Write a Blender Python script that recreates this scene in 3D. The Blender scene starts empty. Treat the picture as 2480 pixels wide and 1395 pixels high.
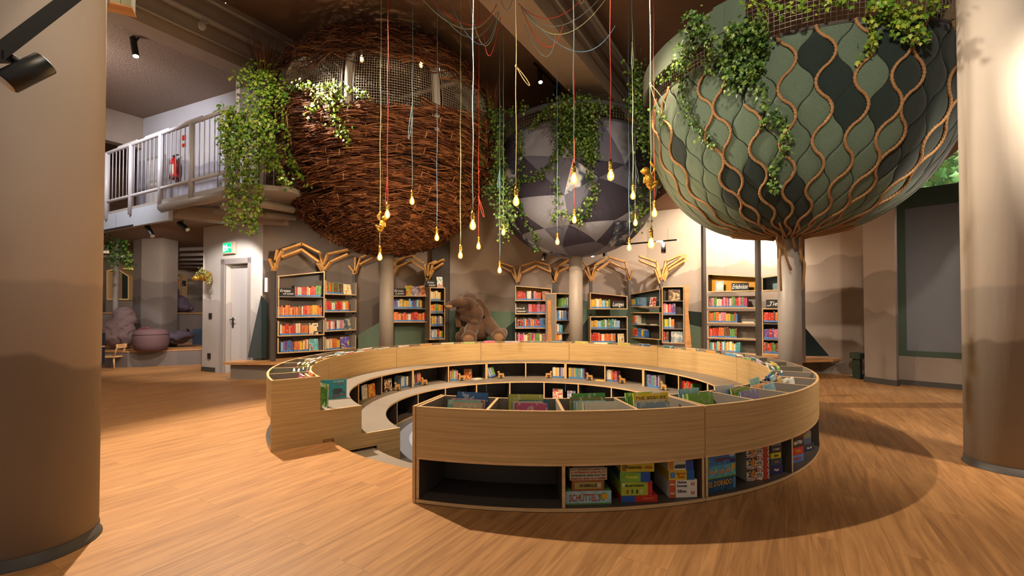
import bpy, math, random
from mathutils import Vector, Matrix, noise
random.seed(7)
PI = math.pi
SC = bpy.context.scene
COL = SC.collection

# ---------------------------------------------------------------- camera
F_PX, W_PX, H_PX = 1090.0, 2480.0, 1395.0
TILT = math.radians(1.0)
HOR = 748.0
CY = HOR - F_PX * math.tan(TILT)
CAMZ = 1.25
cam_d = bpy.data.cameras.new('camera'); cam = bpy.data.objects.new('camera', cam_d); COL.objects.link(cam)
cam_d.sensor_width = 36.0; cam_d.lens = 36.0 * F_PX / W_PX
cam_d.shift_y = (CY - H_PX / 2) / W_PX
cam_d.clip_start = 0.05; cam_d.clip_end = 200
cam.location = (0, 0, CAMZ); cam.rotation_euler = (PI / 2 + TILT, 0, 0)
SC.camera = cam
# ---------------------------------------------------------------- world, exposure
SC.view_settings.view_transform = 'Standard'; SC.view_settings.look = 'None'
SC.view_settings.gamma = 1.0; SC.view_settings.use_curve_mapping = False
SC.view_settings.exposure = 0.35
world = bpy.data.worlds.new('world'); SC.world = world; world.use_nodes = True
world.node_tree.nodes['Background'].inputs[0].default_value = (1.0, 0.88, 0.76, 1)
world.node_tree.nodes['Background'].inputs[1].default_value = 0.25
SC.cycles.max_bounces = 6; SC.cycles.diffuse_bounces = 3; SC.cycles.glossy_bounces = 3
SC.cycles.transmission_bounces = 4; SC.cycles.transparent_max_bounces = 8
SC.cycles.sample_clamp_indirect = 4.0; SC.cycles.caustics_reflective = False; SC.cycles.caustics_refractive = False
SC.cycles.use_denoising = True

# ---------------------------------------------------------------- lights
def lamp(kind, name, loc, target, power, color=(1, .78, .55), size=.1, angle=60, blend=.5, sy=None):
    d = bpy.data.lights.new(name, kind); o = bpy.data.objects.new(name, d); COL.objects.link(o)
    d.energy = power; d.color = color
    o.location = loc
    if target is not None:
        o.rotation_euler = (Vector(target) - Vector(loc)).to_track_quat('-Z', 'Y').to_euler()
    if kind == 'SPOT':
        d.spot_size = math.radians(angle); d.spot_blend = blend; d.shadow_soft_size = size
    elif kind == 'AREA':
        d.size = size
        if sy: d.shape = 'RECTANGLE'; d.size_y = sy
    else: d.shadow_soft_size = size
    return o
WARM = (1, .74, .48); WW = (1, .83, .64); COOL = (.70, .80, 1.0)
lamp('SPOT', 'key_ceiling_spot', (-4.05, 5.95, 5.88), (.3, 3.5, 0), 2400, WW, .05, 78, .4)
lamp('SPOT', 'inner_spot_right', (1.7, 4.3, 5.12), (.1, 8.2, .2), 1050, WARM, .08, 56, .6)
lamp('SPOT', 'inner_spot_left', (-1.0, 4.2, 5.0), (1.3, 8.1, .2), 1050, WARM, .08, 56, .6)
lamp('SPOT', 'room_spot', (1.1, 3.5, 4.9), (.9, 10.0, 2.0), 170, WARM, .12, 70, .8)
lamp('POINT', 'left_bay_fill', (-7.4, 6.6, 4.5), None, 75, (1, .84, .7), .15)  # unseen light added to lift the dark ceiling of the left bay
lamp('SPOT', 'front_left_spot', (-.6, 3.2, 3.9), (-1.7, 8.0, 3.3), 260, WARM, .12, 62, .8)
lamp('SPOT', 'right_ceiling_spot', (.9, .9, 4.4), (3.0, 5.4, 3.2), 440, WW, .12, 62, .8)
lamp('SPOT', 'shelf_spot_left', (-2.7, 6.3, 2.2), (-4.1, 8.9, 1.1), 170, WW, .05, 75, .6)
lamp('SPOT', 'shelf_spot_second', (-3.0, 8.1, 2.15), (-3.6, 9.6, 1.5), 40, WW, .04, 80, .6)
lamp('SPOT', 'shelf_spot_mid_left', (-.75, 9.1, 2.85), (-2.3, 10.5, 1.2), 75, WW, .05, 80, .6)
lamp('SPOT', 'shelf_spot_centre', (.1, 8.6, 2.6), (.9, 10.6, .9), 95, WW, .05, 68, .6)
lamp('SPOT', 'shelf_spot_mid_right', (3.05, 9.05, 2.6), (2.6, 10.4, 1.4), 120, WW, .04, 120, .6)
lamp('SPOT', 'shelf_spot_right', (3.3, 7.6, 2.3), (4.3, 8.9, 1.4), 130, WW, .05, 100, .6)
lamp('SPOT', 'wall_spot_right', (4.5, 8.75, 3.5), (4.6, 9.9, 2.5), 420, WW, .05, 120, .6)
lamp('SPOT', 'door_spot', (-4.9, 7.2, 2.75), (-5.5, 8.8, 1.2), 190, (1, .9, .86), .05, 75, .5)
lamp('SPOT', 'platform_spot', (-6.3, 8.3, 2.7), (-8.6, 10.6, .5), 190, (1, .82, .7), .05, 90, .6)
lamp('SPOT', 'balcony_spot', (-6.6, 5.6, 5.2), (-6.8, 9.0, 4.0), 420, (.86, .88, 1), .1, 70, .7)
lamp('SPOT', 'right_floor_spot', (4.4, 2.2, 3.6), (4.6, 5.4, 0), 420, WW, .15, 95, .7)
lamp('SPOT', 'right_wall_spot', (4.6, 5.2, 2.9), (6.4, 8.0, 1.6), 160, WW, .1, 90, .7)
lamp('SPOT', 'left_floor_spot', (-2.2, 3.6, 4.8), (-3.2, 5.4, 0), 380, WARM, .2, 95, .8)
lamp('SPOT', 'near_floor_spot', (-.4, .3, 5.2), (-.3, 2.0, 0), 110, WARM, .2, 110, .8)
lamp('AREA', 'daylight_window', (8.6, 6.4, 7.8), (9.0, 9.0, 4.2), 1500, (.95, 1, 1), 2.5)
lamp('SPOT', 'nook_fill', (-10.4, 11.0, 2.65), (-11.6, 13.4, 1.8), 110, WW, .05, 75, .6)  # extra light put in so the nook frame shows, no fitting
lamp('SPOT', 'step_spot', (-7.0, 10.9, 2.7), (-8.4, 13.2, 1.2), 70, (1, .85, .8), .05, 80, .6)

lamp('SPOT', 'ivy_fill', (-2.9, 4.7, 4.9), (-3.95, 6.7, 4.1), 150, WW, .06, 40, .7)  # added in front of the balcony corner to brighten its ivy
lamp('SPOT', 'left_column_fill', (-.2, .9, 4.3), (-2.5, 2.3, 1.6), 85, (1, .86, .7), .1, 70, .8)  # unseen extra light that brightens the near left column
lamp('SPOT', 'right_column_fill', (2.0, 1.2, 4.6), (3.9, 3.5, 2.2), 60, (1, .86, .7), .1, 60, .8)  # likewise added, lifts the right column only

# ---------------------------------------------------------------- helpers
def srgb(h):
    h = h.lstrip('#'); r = []
    for i in (0, 2, 4):
        c = int(h[i:i+2], 16) / 255
        r.append(c / 12.92 if c <= .04045 else ((c + .055) / 1.055) ** 2.4)
    return (*r, 1)
def ray(px, py):
    a = (px - 1240) / F_PX; b = (CY - py) / F_PX
    return Vector((a, math.cos(TILT) - b * math.sin(TILT), math.sin(TILT) + b * math.cos(TILT)))
def A(px, py, Y):
    d = ray(px, py); return Vector((0, 0, CAMZ)) + d * (Y / d.y)
def G(px, py, z):
    d = ray(px, py); return Vector((0, 0, CAMZ)) + d * ((z - CAMZ) / d.z)

class MB:
    def __init__(s): s.v = []; s.f = []; s.m = []; s.s = []
    def add(s, vs, fs, m=0, smooth=False):
        k = len(s.v); s.v += [tuple(v) for v in vs]
        for i, f in enumerate(fs):
            s.f.append([j + k for j in f]); s.m.append(m[i] if isinstance(m, (list, tuple)) else m); s.s.append(smooth)
        return s
    def hexa(s, p, m=0):     # p: 4 bottom ccw + 4 top ccw ; m: one or (bottom, top, side01, side12, side23, side30)
        return s.add(p, [(0, 3, 2, 1), (4, 5, 6, 7), (0, 1, 5, 4), (1, 2, 6, 5), (2, 3, 7, 6), (3, 0, 4, 7)], m)
    def box(s, c, d, M=None, m=0):
        x, y, z = c; a, b, h = d[0] / 2, d[1] / 2, d[2] / 2
        p = [Vector((x + i * a, y + j * b, z + k * h)) for k in (-1, 1) for i, j in ((-1, -1), (1, -1), (1, 1), (-1, 1))]
        if M is not None: p = [M @ q for q in p]
        return s.hexa(p, m)
    def prism(s, poly, z0, z1, m=0, ms=None):
        n = len(poly); vs = [(x, y, z0) for x, y in poly] + [(x, y, z1) for x, y in poly]
        fs = [tuple(range(n))[::-1], tuple(range(n, 2 * n))] + [(i, (i + 1) % n, n + (i + 1) % n, n + i) for i in range(n)]
        return s.add(vs, fs, [m, m] + [(ms if ms is not None else m)] * n)
    def extrude(s, pts, vec, m=0, ms=None):   # pts planar 3-D polygon, extruded along vec
        n = len(pts); vec = Vector(vec); vs = [Vector(p) for p in pts] + [Vector(p) + vec for p in pts]
        fs = [tuple(range(n))[::-1], tuple(range(n, 2 * n))] + [(i, (i + 1) % n, n + (i + 1) % n, n + i) for i in range(n)]
        return s.add(vs, fs, [m, m] + [(ms if ms is not None else m)] * n)
    def bar(s, a, b, w, d=None, up=(0, 0, 1), m=0):   # rectangular bar a->b
        a = Vector(a); b = Vector(b); t = (b - a).normalized(); d = d or w
        u = Vector(up); x = t.cross(u)
        if x.length < 1e-4: x = t.cross(Vector((1, 0, 0)))
        x.normalize(); y = x.cross(t).normalized()
        q = [(-1, -1), (1, -1), (1, 1), (-1, 1)]
        p = [e + x * (i * w / 2) + y * (j * d / 2) for e in (a, b) for i, j in q]
        return s.hexa(p, m)
    def tube(s, pts, r, n=8, m=0, caps=True, smooth=True, twist=0.0, lobes=0, amp=0.0):
        pts = [Vector(p) for p in pts]; N = len(pts); rf = r if callable(r) else (lambda t: r)
        T = [(pts[min(i + 1, N - 1)] - pts[max(i - 1, 0)]).normalized() for i in range(N)]
        ref = Vector((0, 0, 1)) if abs(T[0].z) < .9 else Vector((1, 0, 0))
        x = T[0].cross(ref).normalized(); vs = []; L = 0
        for i in range(N):
            if i: L += (pts[i] - pts[i - 1]).length
            x = (x - T[i] * x.dot(T[i]))
            x = x.normalized() if x.length > 1e-6 else T[i].cross(Vector((0, 1, 0))).normalized()
            y = T[i].cross(x); rr = rf(i / (N - 1)) if N > 1 else rf(0)
            for k in range(n):
                a = 2 * PI * k / n
                q = rr * (1 + amp * math.cos(lobes * (a + twist * L))) if lobes else rr
                vs.append(pts[i] + x * (q * math.cos(a)) + y * (q * math.sin(a)))
        fs = [(i * n + k, i * n + (k + 1) % n, (i + 1) * n + (k + 1) % n, (i + 1) * n + k) for i in range(N - 1) for k in range(n)]
        if caps: fs += [tuple(range(n))[::-1], tuple((N - 1) * n + k for k in range(n))]
        return s.add(vs, fs, m, smooth)
    def lathe(s, prof, n=24, c=(0, 0, 0), m=0, smooth=True, M=None, caps=True):
        vs = []; c = Vector(c)
        for r, z in prof:
            for k in range(n):
                a = 2 * PI * k / n; p = Vector((r * math.cos(a), r * math.sin(a), z))
                vs.append((M @ p if M is not None else p) + c)
        N = len(prof)
        fs = [(i * n + k, i * n + (k + 1) % n, (i + 1) * n + (k + 1) % n, (i + 1) * n + k) for i in range(N - 1) for k in range(n)]
        if caps: fs += [tuple(range(n))[::-1], tuple((N - 1) * n + k for k in range(n))]
        return s.add(vs, fs, m, smooth)
    def arc(s, r0, r1, a0, a1, z0, z1, n=12, m=(0, 0, 0, 0, 0), c=(0, 0)):   # m: inner, outer, top, bottom, ends
        vs = []
        for i in range(n + 1):
            a = a0 + (a1 - a0) * i / n; x, y = math.cos(a), math.sin(a)
            for r, z in ((r0, z0), (r1, z0), (r1, z1), (r0, z1)): vs.append((c[0] + r * x, c[1] + r * y, z))
        fs = []; ms = []
        for i in range(n):
            a, b = 4 * i, 4 * i + 4
            fs += [(a + 3, a, b, b + 3)[::-1], (a + 1, a + 2, b + 2, b + 1)[::-1], (a + 2, a + 3, b + 3, b + 2)[::-1], (a, a + 1, b + 1, b)[::-1]]
            ms += [m[0], m[1], m[2], m[3]]
        e = 4 * n; fs += [(0, 1, 2, 3), (e + 3, e + 2, e + 1, e)]; ms += [m[4], m[4]]
        k = len(s.v); s.v += vs
        for f, mm in zip(fs, ms): s.f.append([j + k for j in f]); s.m.append(mm); s.s.append(False)
        return s
    def ball(s, c, r, n=12, m=0, M=None):
        r = (r, r, r) if not hasattr(r, '__len__') else r; c = Vector(c); vs = []; h = n // 2
        for i in range(h + 1):
            t = PI * i / h
            for k in range(n):
                a = 2 * PI * k / n; p = Vector((r[0] * math.sin(t) * math.cos(a), r[1] * math.sin(t) * math.sin(a), r[2] * math.cos(t)))
                vs.append((M @ p if M is not None else p) + c)
        fs = [(i * n + k, (i + 1) * n + k, (i + 1) * n + (k + 1) % n, i * n + (k + 1) % n) for i in range(h) for k in range(n)]
        return s.add(vs, fs, m, True)
    def mesh(s, name, mats):
        me = bpy.data.meshes.new(name); me.from_pydata(s.v, [], s.f)
        for mt in (mats if isinstance(mats, (list, tuple)) else [mats]): me.materials.append(mt)
        me.polygons.foreach_set('material_index', s.m); me.polygons.foreach_set('use_smooth', s.s)
        me.update(); return me
    def build(s, name, mats, parent=None, loc=None, rot=None):
        o = bpy.data.objects.new(name, s.mesh(name, mats)); COL.objects.link(o)
        if parent is not None: o.parent = parent
        if loc is not None: o.location = loc
        if rot is not None: o.rotation_euler = rot
        return o
def tag(o, label=None, cat=None, group=None, kind=None):
    if label: o['label'] = label
    if cat: o['category'] = cat
    if group: o['group'] = group
    if kind: o['kind'] = kind
    return o
def thing(name, label, cat, loc=(0, 0, 0), rz=0, group=None):
    o = bpy.data.objects.new(name, None); COL.objects.link(o); o.location = loc; o.rotation_euler = (0, 0, rz)
    o.empty_display_size = .1
    return tag(o, label, cat, group)
def copy_tree(o, parent=None):
    kids = KIDS.get(o.name) or [c for c in o.children]
    c = o.copy(); COL.objects.link(c); c.parent = parent
    for ch in kids: copy_tree(ch, c)
    return c
KIDS = {}
def struct(mb, name, mats, parent=None):
    o = mb.build(name, mats, parent)
    if parent is None: o['kind'] = 'structure'
    return o
def text_mesh(txt, size, mat, parent, M, name='lettering', ext=.0006, align='CENTER', bold=0.0, width=None, label=None):
    cu = bpy.data.curves.new('t', 'FONT'); cu.body = txt; cu.size = size; cu.align_x = align; cu.align_y = 'CENTER'
    cu.extrude = ext; cu.offset = bold; cu.resolution_u = 2
    t = bpy.data.objects.new('t', cu); COL.objects.link(t)
    dg = bpy.context.evaluated_depsgraph_get(); me = bpy.data.meshes.new_from_object(t.evaluated_get(dg))
    bpy.data.objects.remove(t); bpy.data.curves.remove(cu)
    if width and len(me.vertices):
        xs = [v.co.x for v in me.vertices]; w = max(xs) - min(xs)
        if w > width:
            k = width / w
            for v in me.vertices: v.co.x *= k
    me.materials.clear(); me.materials.append(mat)
    me.transform(M)
    o = bpy.data.objects.new(name, me); COL.objects.link(o); o.parent = parent
    if label: o['label'] = label
    return o
def basis(o, x, y, z):   # matrix from columns
    M = Matrix.Identity(4)
    for i, c in enumerate((x, y, z)):
        c = Vector(c).normalized()
        for r in range(3): M[r][i] = c[r]
    o = Vector(o)
    for r in range(3): M[r][3] = o[r]
    return M

# ---------------------------------------------------------------- materials
def nt(name):
    m = bpy.data.materials.new(name); m.use_nodes = True; n = m.node_tree
    return m, n, n.nodes['Principled BSDF']
def mat(name, col, rough=.6, metal=0.0, nz=None, bump=None, emit=None, estr=1.0, spec=.5, sheen=0, coord='Object', scale=(1, 1, 1)):
    m, n, p = nt(name); c = srgb(col) if isinstance(col, str) else col
    p.inputs['Base Color'].default_value = c; p.inputs['Roughness'].default_value = rough; p.inputs['Metallic'].default_value = metal
    p.inputs['Specular IOR Level'].default_value = spec
    if sheen: p.inputs['Sheen Weight'].default_value = sheen
    if emit: p.inputs['Emission Color'].default_value = srgb(emit) if isinstance(emit, str) else emit; p.inputs['Emission Strength'].default_value = estr
    if nz or bump:
        tc = n.nodes.new('ShaderNodeTexCoord'); mp = n.nodes.new('ShaderNodeMapping'); mp.inputs['Scale'].default_value = scale
        n.links.new(tc.outputs[coord], mp.inputs[0])
    if nz:
        t = n.nodes.new('ShaderNodeTexNoise'); t.inputs['Scale'].default_value = nz[0]; t.inputs['Detail'].default_value = 4
        n.links.new(mp.outputs[0], t.inputs['Vector'])
        r = n.nodes.new('ShaderNodeMapRange'); r.inputs[1].default_value = .3; r.inputs[2].default_value = .7
        r.inputs[3].default_value = 1 - nz[1]; r.inputs[4].default_value = 1 + nz[1]; n.links.new(t.outputs[0], r.inputs[0])
        v = n.nodes.new('ShaderNodeVectorMath'); v.operation = 'SCALE'; v.inputs[0].default_value = c[:3]
        n.links.new(r.outputs[0], v.inputs['Scale']); n.links.new(v.outputs[0], p.inputs['Base Color'])
    if bump:
        t = n.nodes.new('ShaderNodeTexNoise'); t.inputs['Scale'].default_value = bump[0]; t.inputs['Detail'].default_value = 3
        n.links.new(mp.outputs[0], t.inputs['Vector'])
        b = n.nodes.new('ShaderNodeBump'); b.inputs['Strength'].default_value = bump[1]; b.inputs['Distance'].default_value = bump[2] if len(bump) > 2 else .01
        n.links.new(t.outputs[0], b.inputs['Height']); n.links.new(b.outputs[0], p.inputs['Normal'])
    return m
def wood(name, c1, c2, scale=(2, 2, 40), rough=.45, rot=(0, 0, 0), coord='Object', streak=.5, spec=.4):
    m, n, p = nt(name); N = n.nodes; L = n.links
    tc = N.new('ShaderNodeTexCoord'); mp = N.new('ShaderNodeMapping'); mp.inputs['Rotation'].default_value = rot; mp.inputs['Scale'].default_value = scale
    L.new(tc.outputs[coord], mp.inputs[0])
    t = N.new('ShaderNodeTexNoise'); t.inputs['Scale'].default_value = 1.0; t.inputs['Detail'].default_value = 6; t.inputs['Roughness'].default_value = .62; t.inputs['Distortion'].default_value = .35
    L.new(mp.outputs[0], t.inputs['Vector'])
    r = N.new('ShaderNodeValToRGB'); r.color_ramp.elements[0].position = .5 - streak / 2 + .05; r.color_ramp.elements[1].position = .5 + streak / 2 - .05
    r.color_ramp.elements[0].color = srgb(c1); r.color_ramp.elements[1].color = srgb(c2); L.new(t.outputs[0], r.inputs[0])
    L.new(r.outputs[0], p.inputs['Base Color']); p.inputs['Roughness'].default_value = rough; p.inputs['Specular IOR Level'].default_value = spec
    b = N.new('ShaderNodeBump'); b.inputs['Strength'].default_value = .12; b.inputs['Distance'].default_value = .002
    L.new(t.outputs[0], b.inputs['Height']); L.new(b.outputs[0], p.inputs['Normal'])
    return m
GA = math.atan2(.857, .515)     # direction of the building grid and of the planks
def floor_mat():
    m, n, p = nt('oak_plank_floor'); N = n.nodes; L = n.links
    tc = N.new('ShaderNodeTexCoord'); mp = N.new('ShaderNodeMapping'); mp.inputs['Rotation'].default_value = (0, 0, -GA)
    L.new(tc.outputs['Object'], mp.inputs[0])
    bk = N.new('ShaderNodeTexBrick'); bk.inputs['Scale'].default_value = 1; bk.inputs['Brick Width'].default_value = 1.5; bk.inputs['Row Height'].default_value = .24
    bk.inputs['Mortar Size'].default_value = .0015; bk.inputs['Color1'].default_value = (0, 0, 0, 1); bk.inputs['Color2'].default_value = (1, 1, 1, 1); bk.inputs['Mortar'].default_value = (.3, .3, .3, 1)
    bk.inputs['Mortar Smooth'].default_value = .3; bk.inputs['Bias'].default_value = 0
    L.new(mp.outputs[0], bk.inputs['Vector'])
    sc = N.new('ShaderNodeMapping'); sc.inputs['Scale'].default_value = (1.6, 22, 1)
    L.new(mp.outputs[0], sc.inputs[0])
    off = N.new('ShaderNodeVectorMath'); off.operation = 'MULTIPLY_ADD'; off.inputs[1].default_value = (9, 5, 7)
    L.new(bk.outputs['Color'], off.inputs[0]); L.new(sc.outputs[0], off.inputs[2])
    t = N.new('ShaderNodeTexNoise'); t.inputs['Scale'].default_value = 1; t.inputs['Detail'].default_value = 7; t.inputs['Roughness'].default_value = .6; t.inputs['Distortion'].default_value = .9
    L.new(off.outputs[0], t.inputs['Vector'])
    r = N.new('ShaderNodeValToRGB'); e = r.color_ramp.elements
    e[0].position = .3; e[0].color = srgb('#8a613b'); e[1].position = .68; e[1].color = srgb('#b68756')
    L.new(t.outputs[0], r.inputs[0])
    mx = N.new('ShaderNodeMix'); mx.data_type = 'RGBA'; mx.blend_type = 'MULTIPLY'; mx.inputs[0].default_value = 1
    g = N.new('ShaderNodeMapRange'); g.inputs[3].default_value = .93; g.inputs[4].default_value = 1.05
    L.new(bk.outputs['Color'], g.inputs[0]); L.new(r.outputs[0], mx.inputs[6]); L.new(g.outputs[0], mx.inputs[7])
    mo = N.new('ShaderNodeMix'); mo.data_type = 'RGBA'; mo.inputs[7].default_value = srgb('#6b4a30')
    k = N.new('ShaderNodeMath'); k.operation = 'MULTIPLY'; k.inputs[1].default_value = .45; L.new(bk.outputs['Fac'], k.inputs[0])
    L.new(k.outputs[0], mo.inputs[0]); L.new(mx.outputs[2], mo.inputs[6]); L.new(mo.outputs[2], p.inputs['Base Color'])
    p.inputs['Roughness'].default_value = .48; p.inputs['Specular IOR Level'].default_value = .35
    b = N.new('ShaderNodeBump'); b.inputs['Strength'].default_value = .15; b.inputs['Distance'].default_value = .002
    L.new(t.outputs[0], b.inputs['Height']); L.new(b.outputs[0], p.inputs['Normal'])
    return m
def mural_mat(name, base, layers, board=0.0, seed=0.0, freq=.9):
    """painted mountain mural: ridges (height, colour, amplitude) over a base coat"""
    m, n, p = nt(name); N = n.nodes; L = n.links
    g = N.new('ShaderNodeNewGeometry'); sp = N.new('ShaderNodeSeparateXYZ'); L.new(g.outputs['Position'], sp.inputs[0])
    cur = None
    hz = N.new('ShaderNodeTexNoise'); hz.inputs['Scale'].default_value = .8; hz.inputs['Detail'].default_value = 3; L.new(g.outputs['Position'], hz.inputs['Vector'])
    hr = N.new('ShaderNodeMapRange'); hr.inputs[1].default_value = .3; hr.inputs[2].default_value = .7; hr.inputs[3].default_value = .86; hr.inputs[4].default_value = 1.08; L.new(hz.outputs[0], hr.inputs[0])
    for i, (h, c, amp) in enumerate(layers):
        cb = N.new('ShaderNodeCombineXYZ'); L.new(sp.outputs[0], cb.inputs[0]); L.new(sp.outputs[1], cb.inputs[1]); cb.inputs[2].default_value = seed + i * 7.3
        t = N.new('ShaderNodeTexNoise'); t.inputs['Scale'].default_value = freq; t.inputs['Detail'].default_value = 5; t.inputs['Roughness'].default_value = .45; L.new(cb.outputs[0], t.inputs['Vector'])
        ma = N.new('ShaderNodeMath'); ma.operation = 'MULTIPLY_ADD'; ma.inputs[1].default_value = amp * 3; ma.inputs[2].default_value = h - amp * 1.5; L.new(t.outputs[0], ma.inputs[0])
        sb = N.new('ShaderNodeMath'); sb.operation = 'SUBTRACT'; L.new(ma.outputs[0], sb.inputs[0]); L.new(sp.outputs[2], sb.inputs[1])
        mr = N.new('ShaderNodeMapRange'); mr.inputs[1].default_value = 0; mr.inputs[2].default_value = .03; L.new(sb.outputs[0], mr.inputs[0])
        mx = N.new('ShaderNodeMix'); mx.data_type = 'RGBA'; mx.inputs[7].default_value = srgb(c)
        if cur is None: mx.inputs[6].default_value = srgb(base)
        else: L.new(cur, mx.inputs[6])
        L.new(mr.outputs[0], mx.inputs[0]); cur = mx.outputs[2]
    mm = N.new('ShaderNodeMix'); mm.data_type = 'RGBA'; mm.blend_type = 'MULTIPLY'; mm.inputs[0].default_value = 1
    if cur is None: mm.inputs[6].default_value = srgb(base)
    else: L.new(cur, mm.inputs[6])
    L.new(hr.outputs[0], mm.inputs[7]); L.new(mm.outputs[2], p.inputs['Base Color']); p.inputs['Roughness'].default_value = .7; p.inputs['Specular IOR Level'].default_value = .25
    t = N.new('ShaderNodeTexNoise'); t.inputs['Scale'].default_value = 1; t.inputs['Detail'].default_value = 3
    mp = N.new('ShaderNodeMapping'); mp.inputs['Scale'].default_value = (2, 2, 28) if board else (28, 28, 2); L.new(g.outputs['Position'], mp.inputs[0]); L.new(mp.outputs[0], t.inputs['Vector'])
    b = N.new('ShaderNodeBump'); b.inputs['Strength'].default_value = .35; b.inputs['Distance'].default_value = .004; L.new(t.outputs[0], b.inputs['Height']); L.new(b.outputs[0], p.inputs['Normal'])
    return m
def felt(name, c, amt=.22):
    return mat(name, c, .95, nz=(140, amt), bump=(220, .35, .004), spec=.15, sheen=.2)

m_floor = floor_mat()
m_oak = wood('light_oak_veneer', '#a88a5c', '#c8ab7a', (1.3, 1.3, 75), .42)
m_oakedge = wood('oak_edge', '#c09a6a', '#d8b788', (6, 6, 30), .45)
m_grey = mat('grey_laminate', '#7f766c', .5, nz=(3, .04))
m_dark = mat('anthracite_laminate', '#453d37', .55, nz=(4, .05))
m_wallwhite = mural_mat('white_wall_paint', '#c9c2ba', [(1.3, '#b3aaa2', .3)], 0, 3.1)
m_mural = mural_mat('mountain_mural', '#ab9a8b', [(2.15, '#93847a', .42), (1.55, '#7f736a', .35)], 1, 1.7)  # centre wall copy, dimmer light there put into the darker colours
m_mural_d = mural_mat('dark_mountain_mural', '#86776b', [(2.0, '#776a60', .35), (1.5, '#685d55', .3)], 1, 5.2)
m_mural_r = mural_mat('grey_mountain_mural', '#b3a396', [(1.95, '#98897d', .4), (1.2, '#84776d', .35)], 1, 9.4)
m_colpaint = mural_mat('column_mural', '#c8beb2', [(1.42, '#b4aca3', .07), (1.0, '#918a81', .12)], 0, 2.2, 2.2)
m_upper = mural_mat('upper_wall_paint', '#b4b1b4', [(4.5, '#96929a', .8)], 0, 4.0, .5)
m_ceil = mat('rough_render_ceiling', '#8a7566', .9, nz=(30, .1), bump=(45, .8, .02))
m_ceild = mat('brown_ceiling', '#8a6c57', .9, nz=(30, .08), bump=(45, .6, .02))
m_beam = mat('painted_beam', '#a08f80', .8, nz=(4, .05))
m_steel = mat('grey_painted_steel', '#9c948d', .45, nz=(5, .04))
m_base = mat('dark_skirting', '#3b3733', .6)
m_black = mat('black_metal', '#191817', .4, spec=.5)
m_greenframe = mat('dark_green_frame', '#2d4030', .5)
m_carpet = mat('blue_grey_carpet', '#5c626e', .95, nz=(60, .12), bump=(160, .5, .004))
m_carpet2 = mat('pale_blue_carpet', '#858b9b', .95, nz=(60, .12), bump=(160, .5, .004))
m_postpaint = mat('dark_grey_post_paint', '#4f4844', .6)
m_board = wood('bench_oak', '#a9764a', '#c9965f', (3, 20, 20), .4)
m_feltg = felt('green_felt', '#586a5b'); m_feltd = felt('dark_green_felt', '#222e2c')

# ---------------------------------------------------------------- structure
CX, CYY = .288, 5.81
HOLE = 2.51
def poly_floor():
    mb = MB(); n = 144; R0 = 4.2
    ring = lambda r: [(CX + r * math.cos(2 * PI * i / n), CYY + r * math.sin(2 * PI * i / n), 0) for i in range(n)]
    vs = ring(HOLE)
    X0, X1, Y0, Y1 = -16, 11, -2.5, 24
    for i in range(n):
        a = 2 * PI * i / n; dx, dy = math.cos(a), math.sin(a)
        t = min(((X1 - CX) / dx if dx > 1e-9 else (X0 - CX) / dx if dx < -1e-9 else 1e9), ((Y1 - CYY) / dy if dy > 1e-9 else (Y0 - CYY) / dy if dy < -1e-9 else 1e9))
        vs.append((CX + t * dx, CYY + t * dy, 0))
    vs += [(x, y, -.12) for x, y, z in ring(HOLE)]
    cor = [(X1, Y1, 0), (X0, Y1, 0), (X0, Y0, 0), (X1, Y0, 0)]
    fs = [(i, n + i, n + (i + 1) % n, (i + 1) % n) for i in range(n)] + [(i, (i + 1) % n, 2 * n + (i + 1) % n, 2 * n + i) for i in range(n)]
    # fill the four corners
    k = len(vs); vs += cor
    for ci, (cx, cy, _) in enumerate(cor):
        for i in range(n):
            p, q = vs[n + i], vs[n + (i + 1) % n]
            on = lambda P: (abs(P[0] - cx) < 1e-6, abs(P[1] - cy) < 1e-6)
            if (on(p)[0] and on(q)[1]) or (on(p)[1] and on(q)[0]):
                fs.append((n + i, k + ci, n + (i + 1) % n))
    mb.add(vs, fs)
    return struct(mb, 'floor', m_floor)
poly_floor()
mb = MB(); mb.lathe([(2.75, -.33), (2.75, -.305)], 96, (CX, CYY, 0), smooth=False)
struct(mb, 'floor_pit', m_carpet)
# step inside the opening
mb = MB(); mb.arc(2.1, 2.52, math.radians(216), math.radians(254), -.30, -.14, 16, c=(CX, CYY)); struct(mb, 'trim_pit_step', m_grey)

def wall(name, pts, z0, z1, m, t=.12, parent=None, flip=1):
    mb = MB()
    for (x0, y0), (x1, y1) in zip(pts, pts[1:]):
        d = Vector((x1 - x0, y1 - y0)).normalized(); nn = Vector((-d.y, d.x)) * t * flip
        mb.prism([(x0, y0), (x1, y1), (x1 + nn.x, y1 + nn.y), (x0 + nn.x, y0 + nn.y)] if flip > 0 else [(x1, y1), (x0, y0), (x0 + nn.x, y0 + nn.y), (x1 + nn.x, y1 + nn.y)], z0, z1)
    return struct(mb, name, m, parent)
U = Vector((.515, .857)); R_ = Vector((.857, -.515))
def gp(r, u): return (R_.x * r + U.x * u, R_.y * r + U.y * u)     # grid coords -> xy
def onl(px, P, Q):
    a = (px - 1240) / F_PX; dx, dy = Q[0] - P[0], Q[1] - P[1]
    t = (a * P[1] - P[0]) / (dx - a * dy); return (P[0] + dx * t, P[1] + dy * t)
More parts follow.
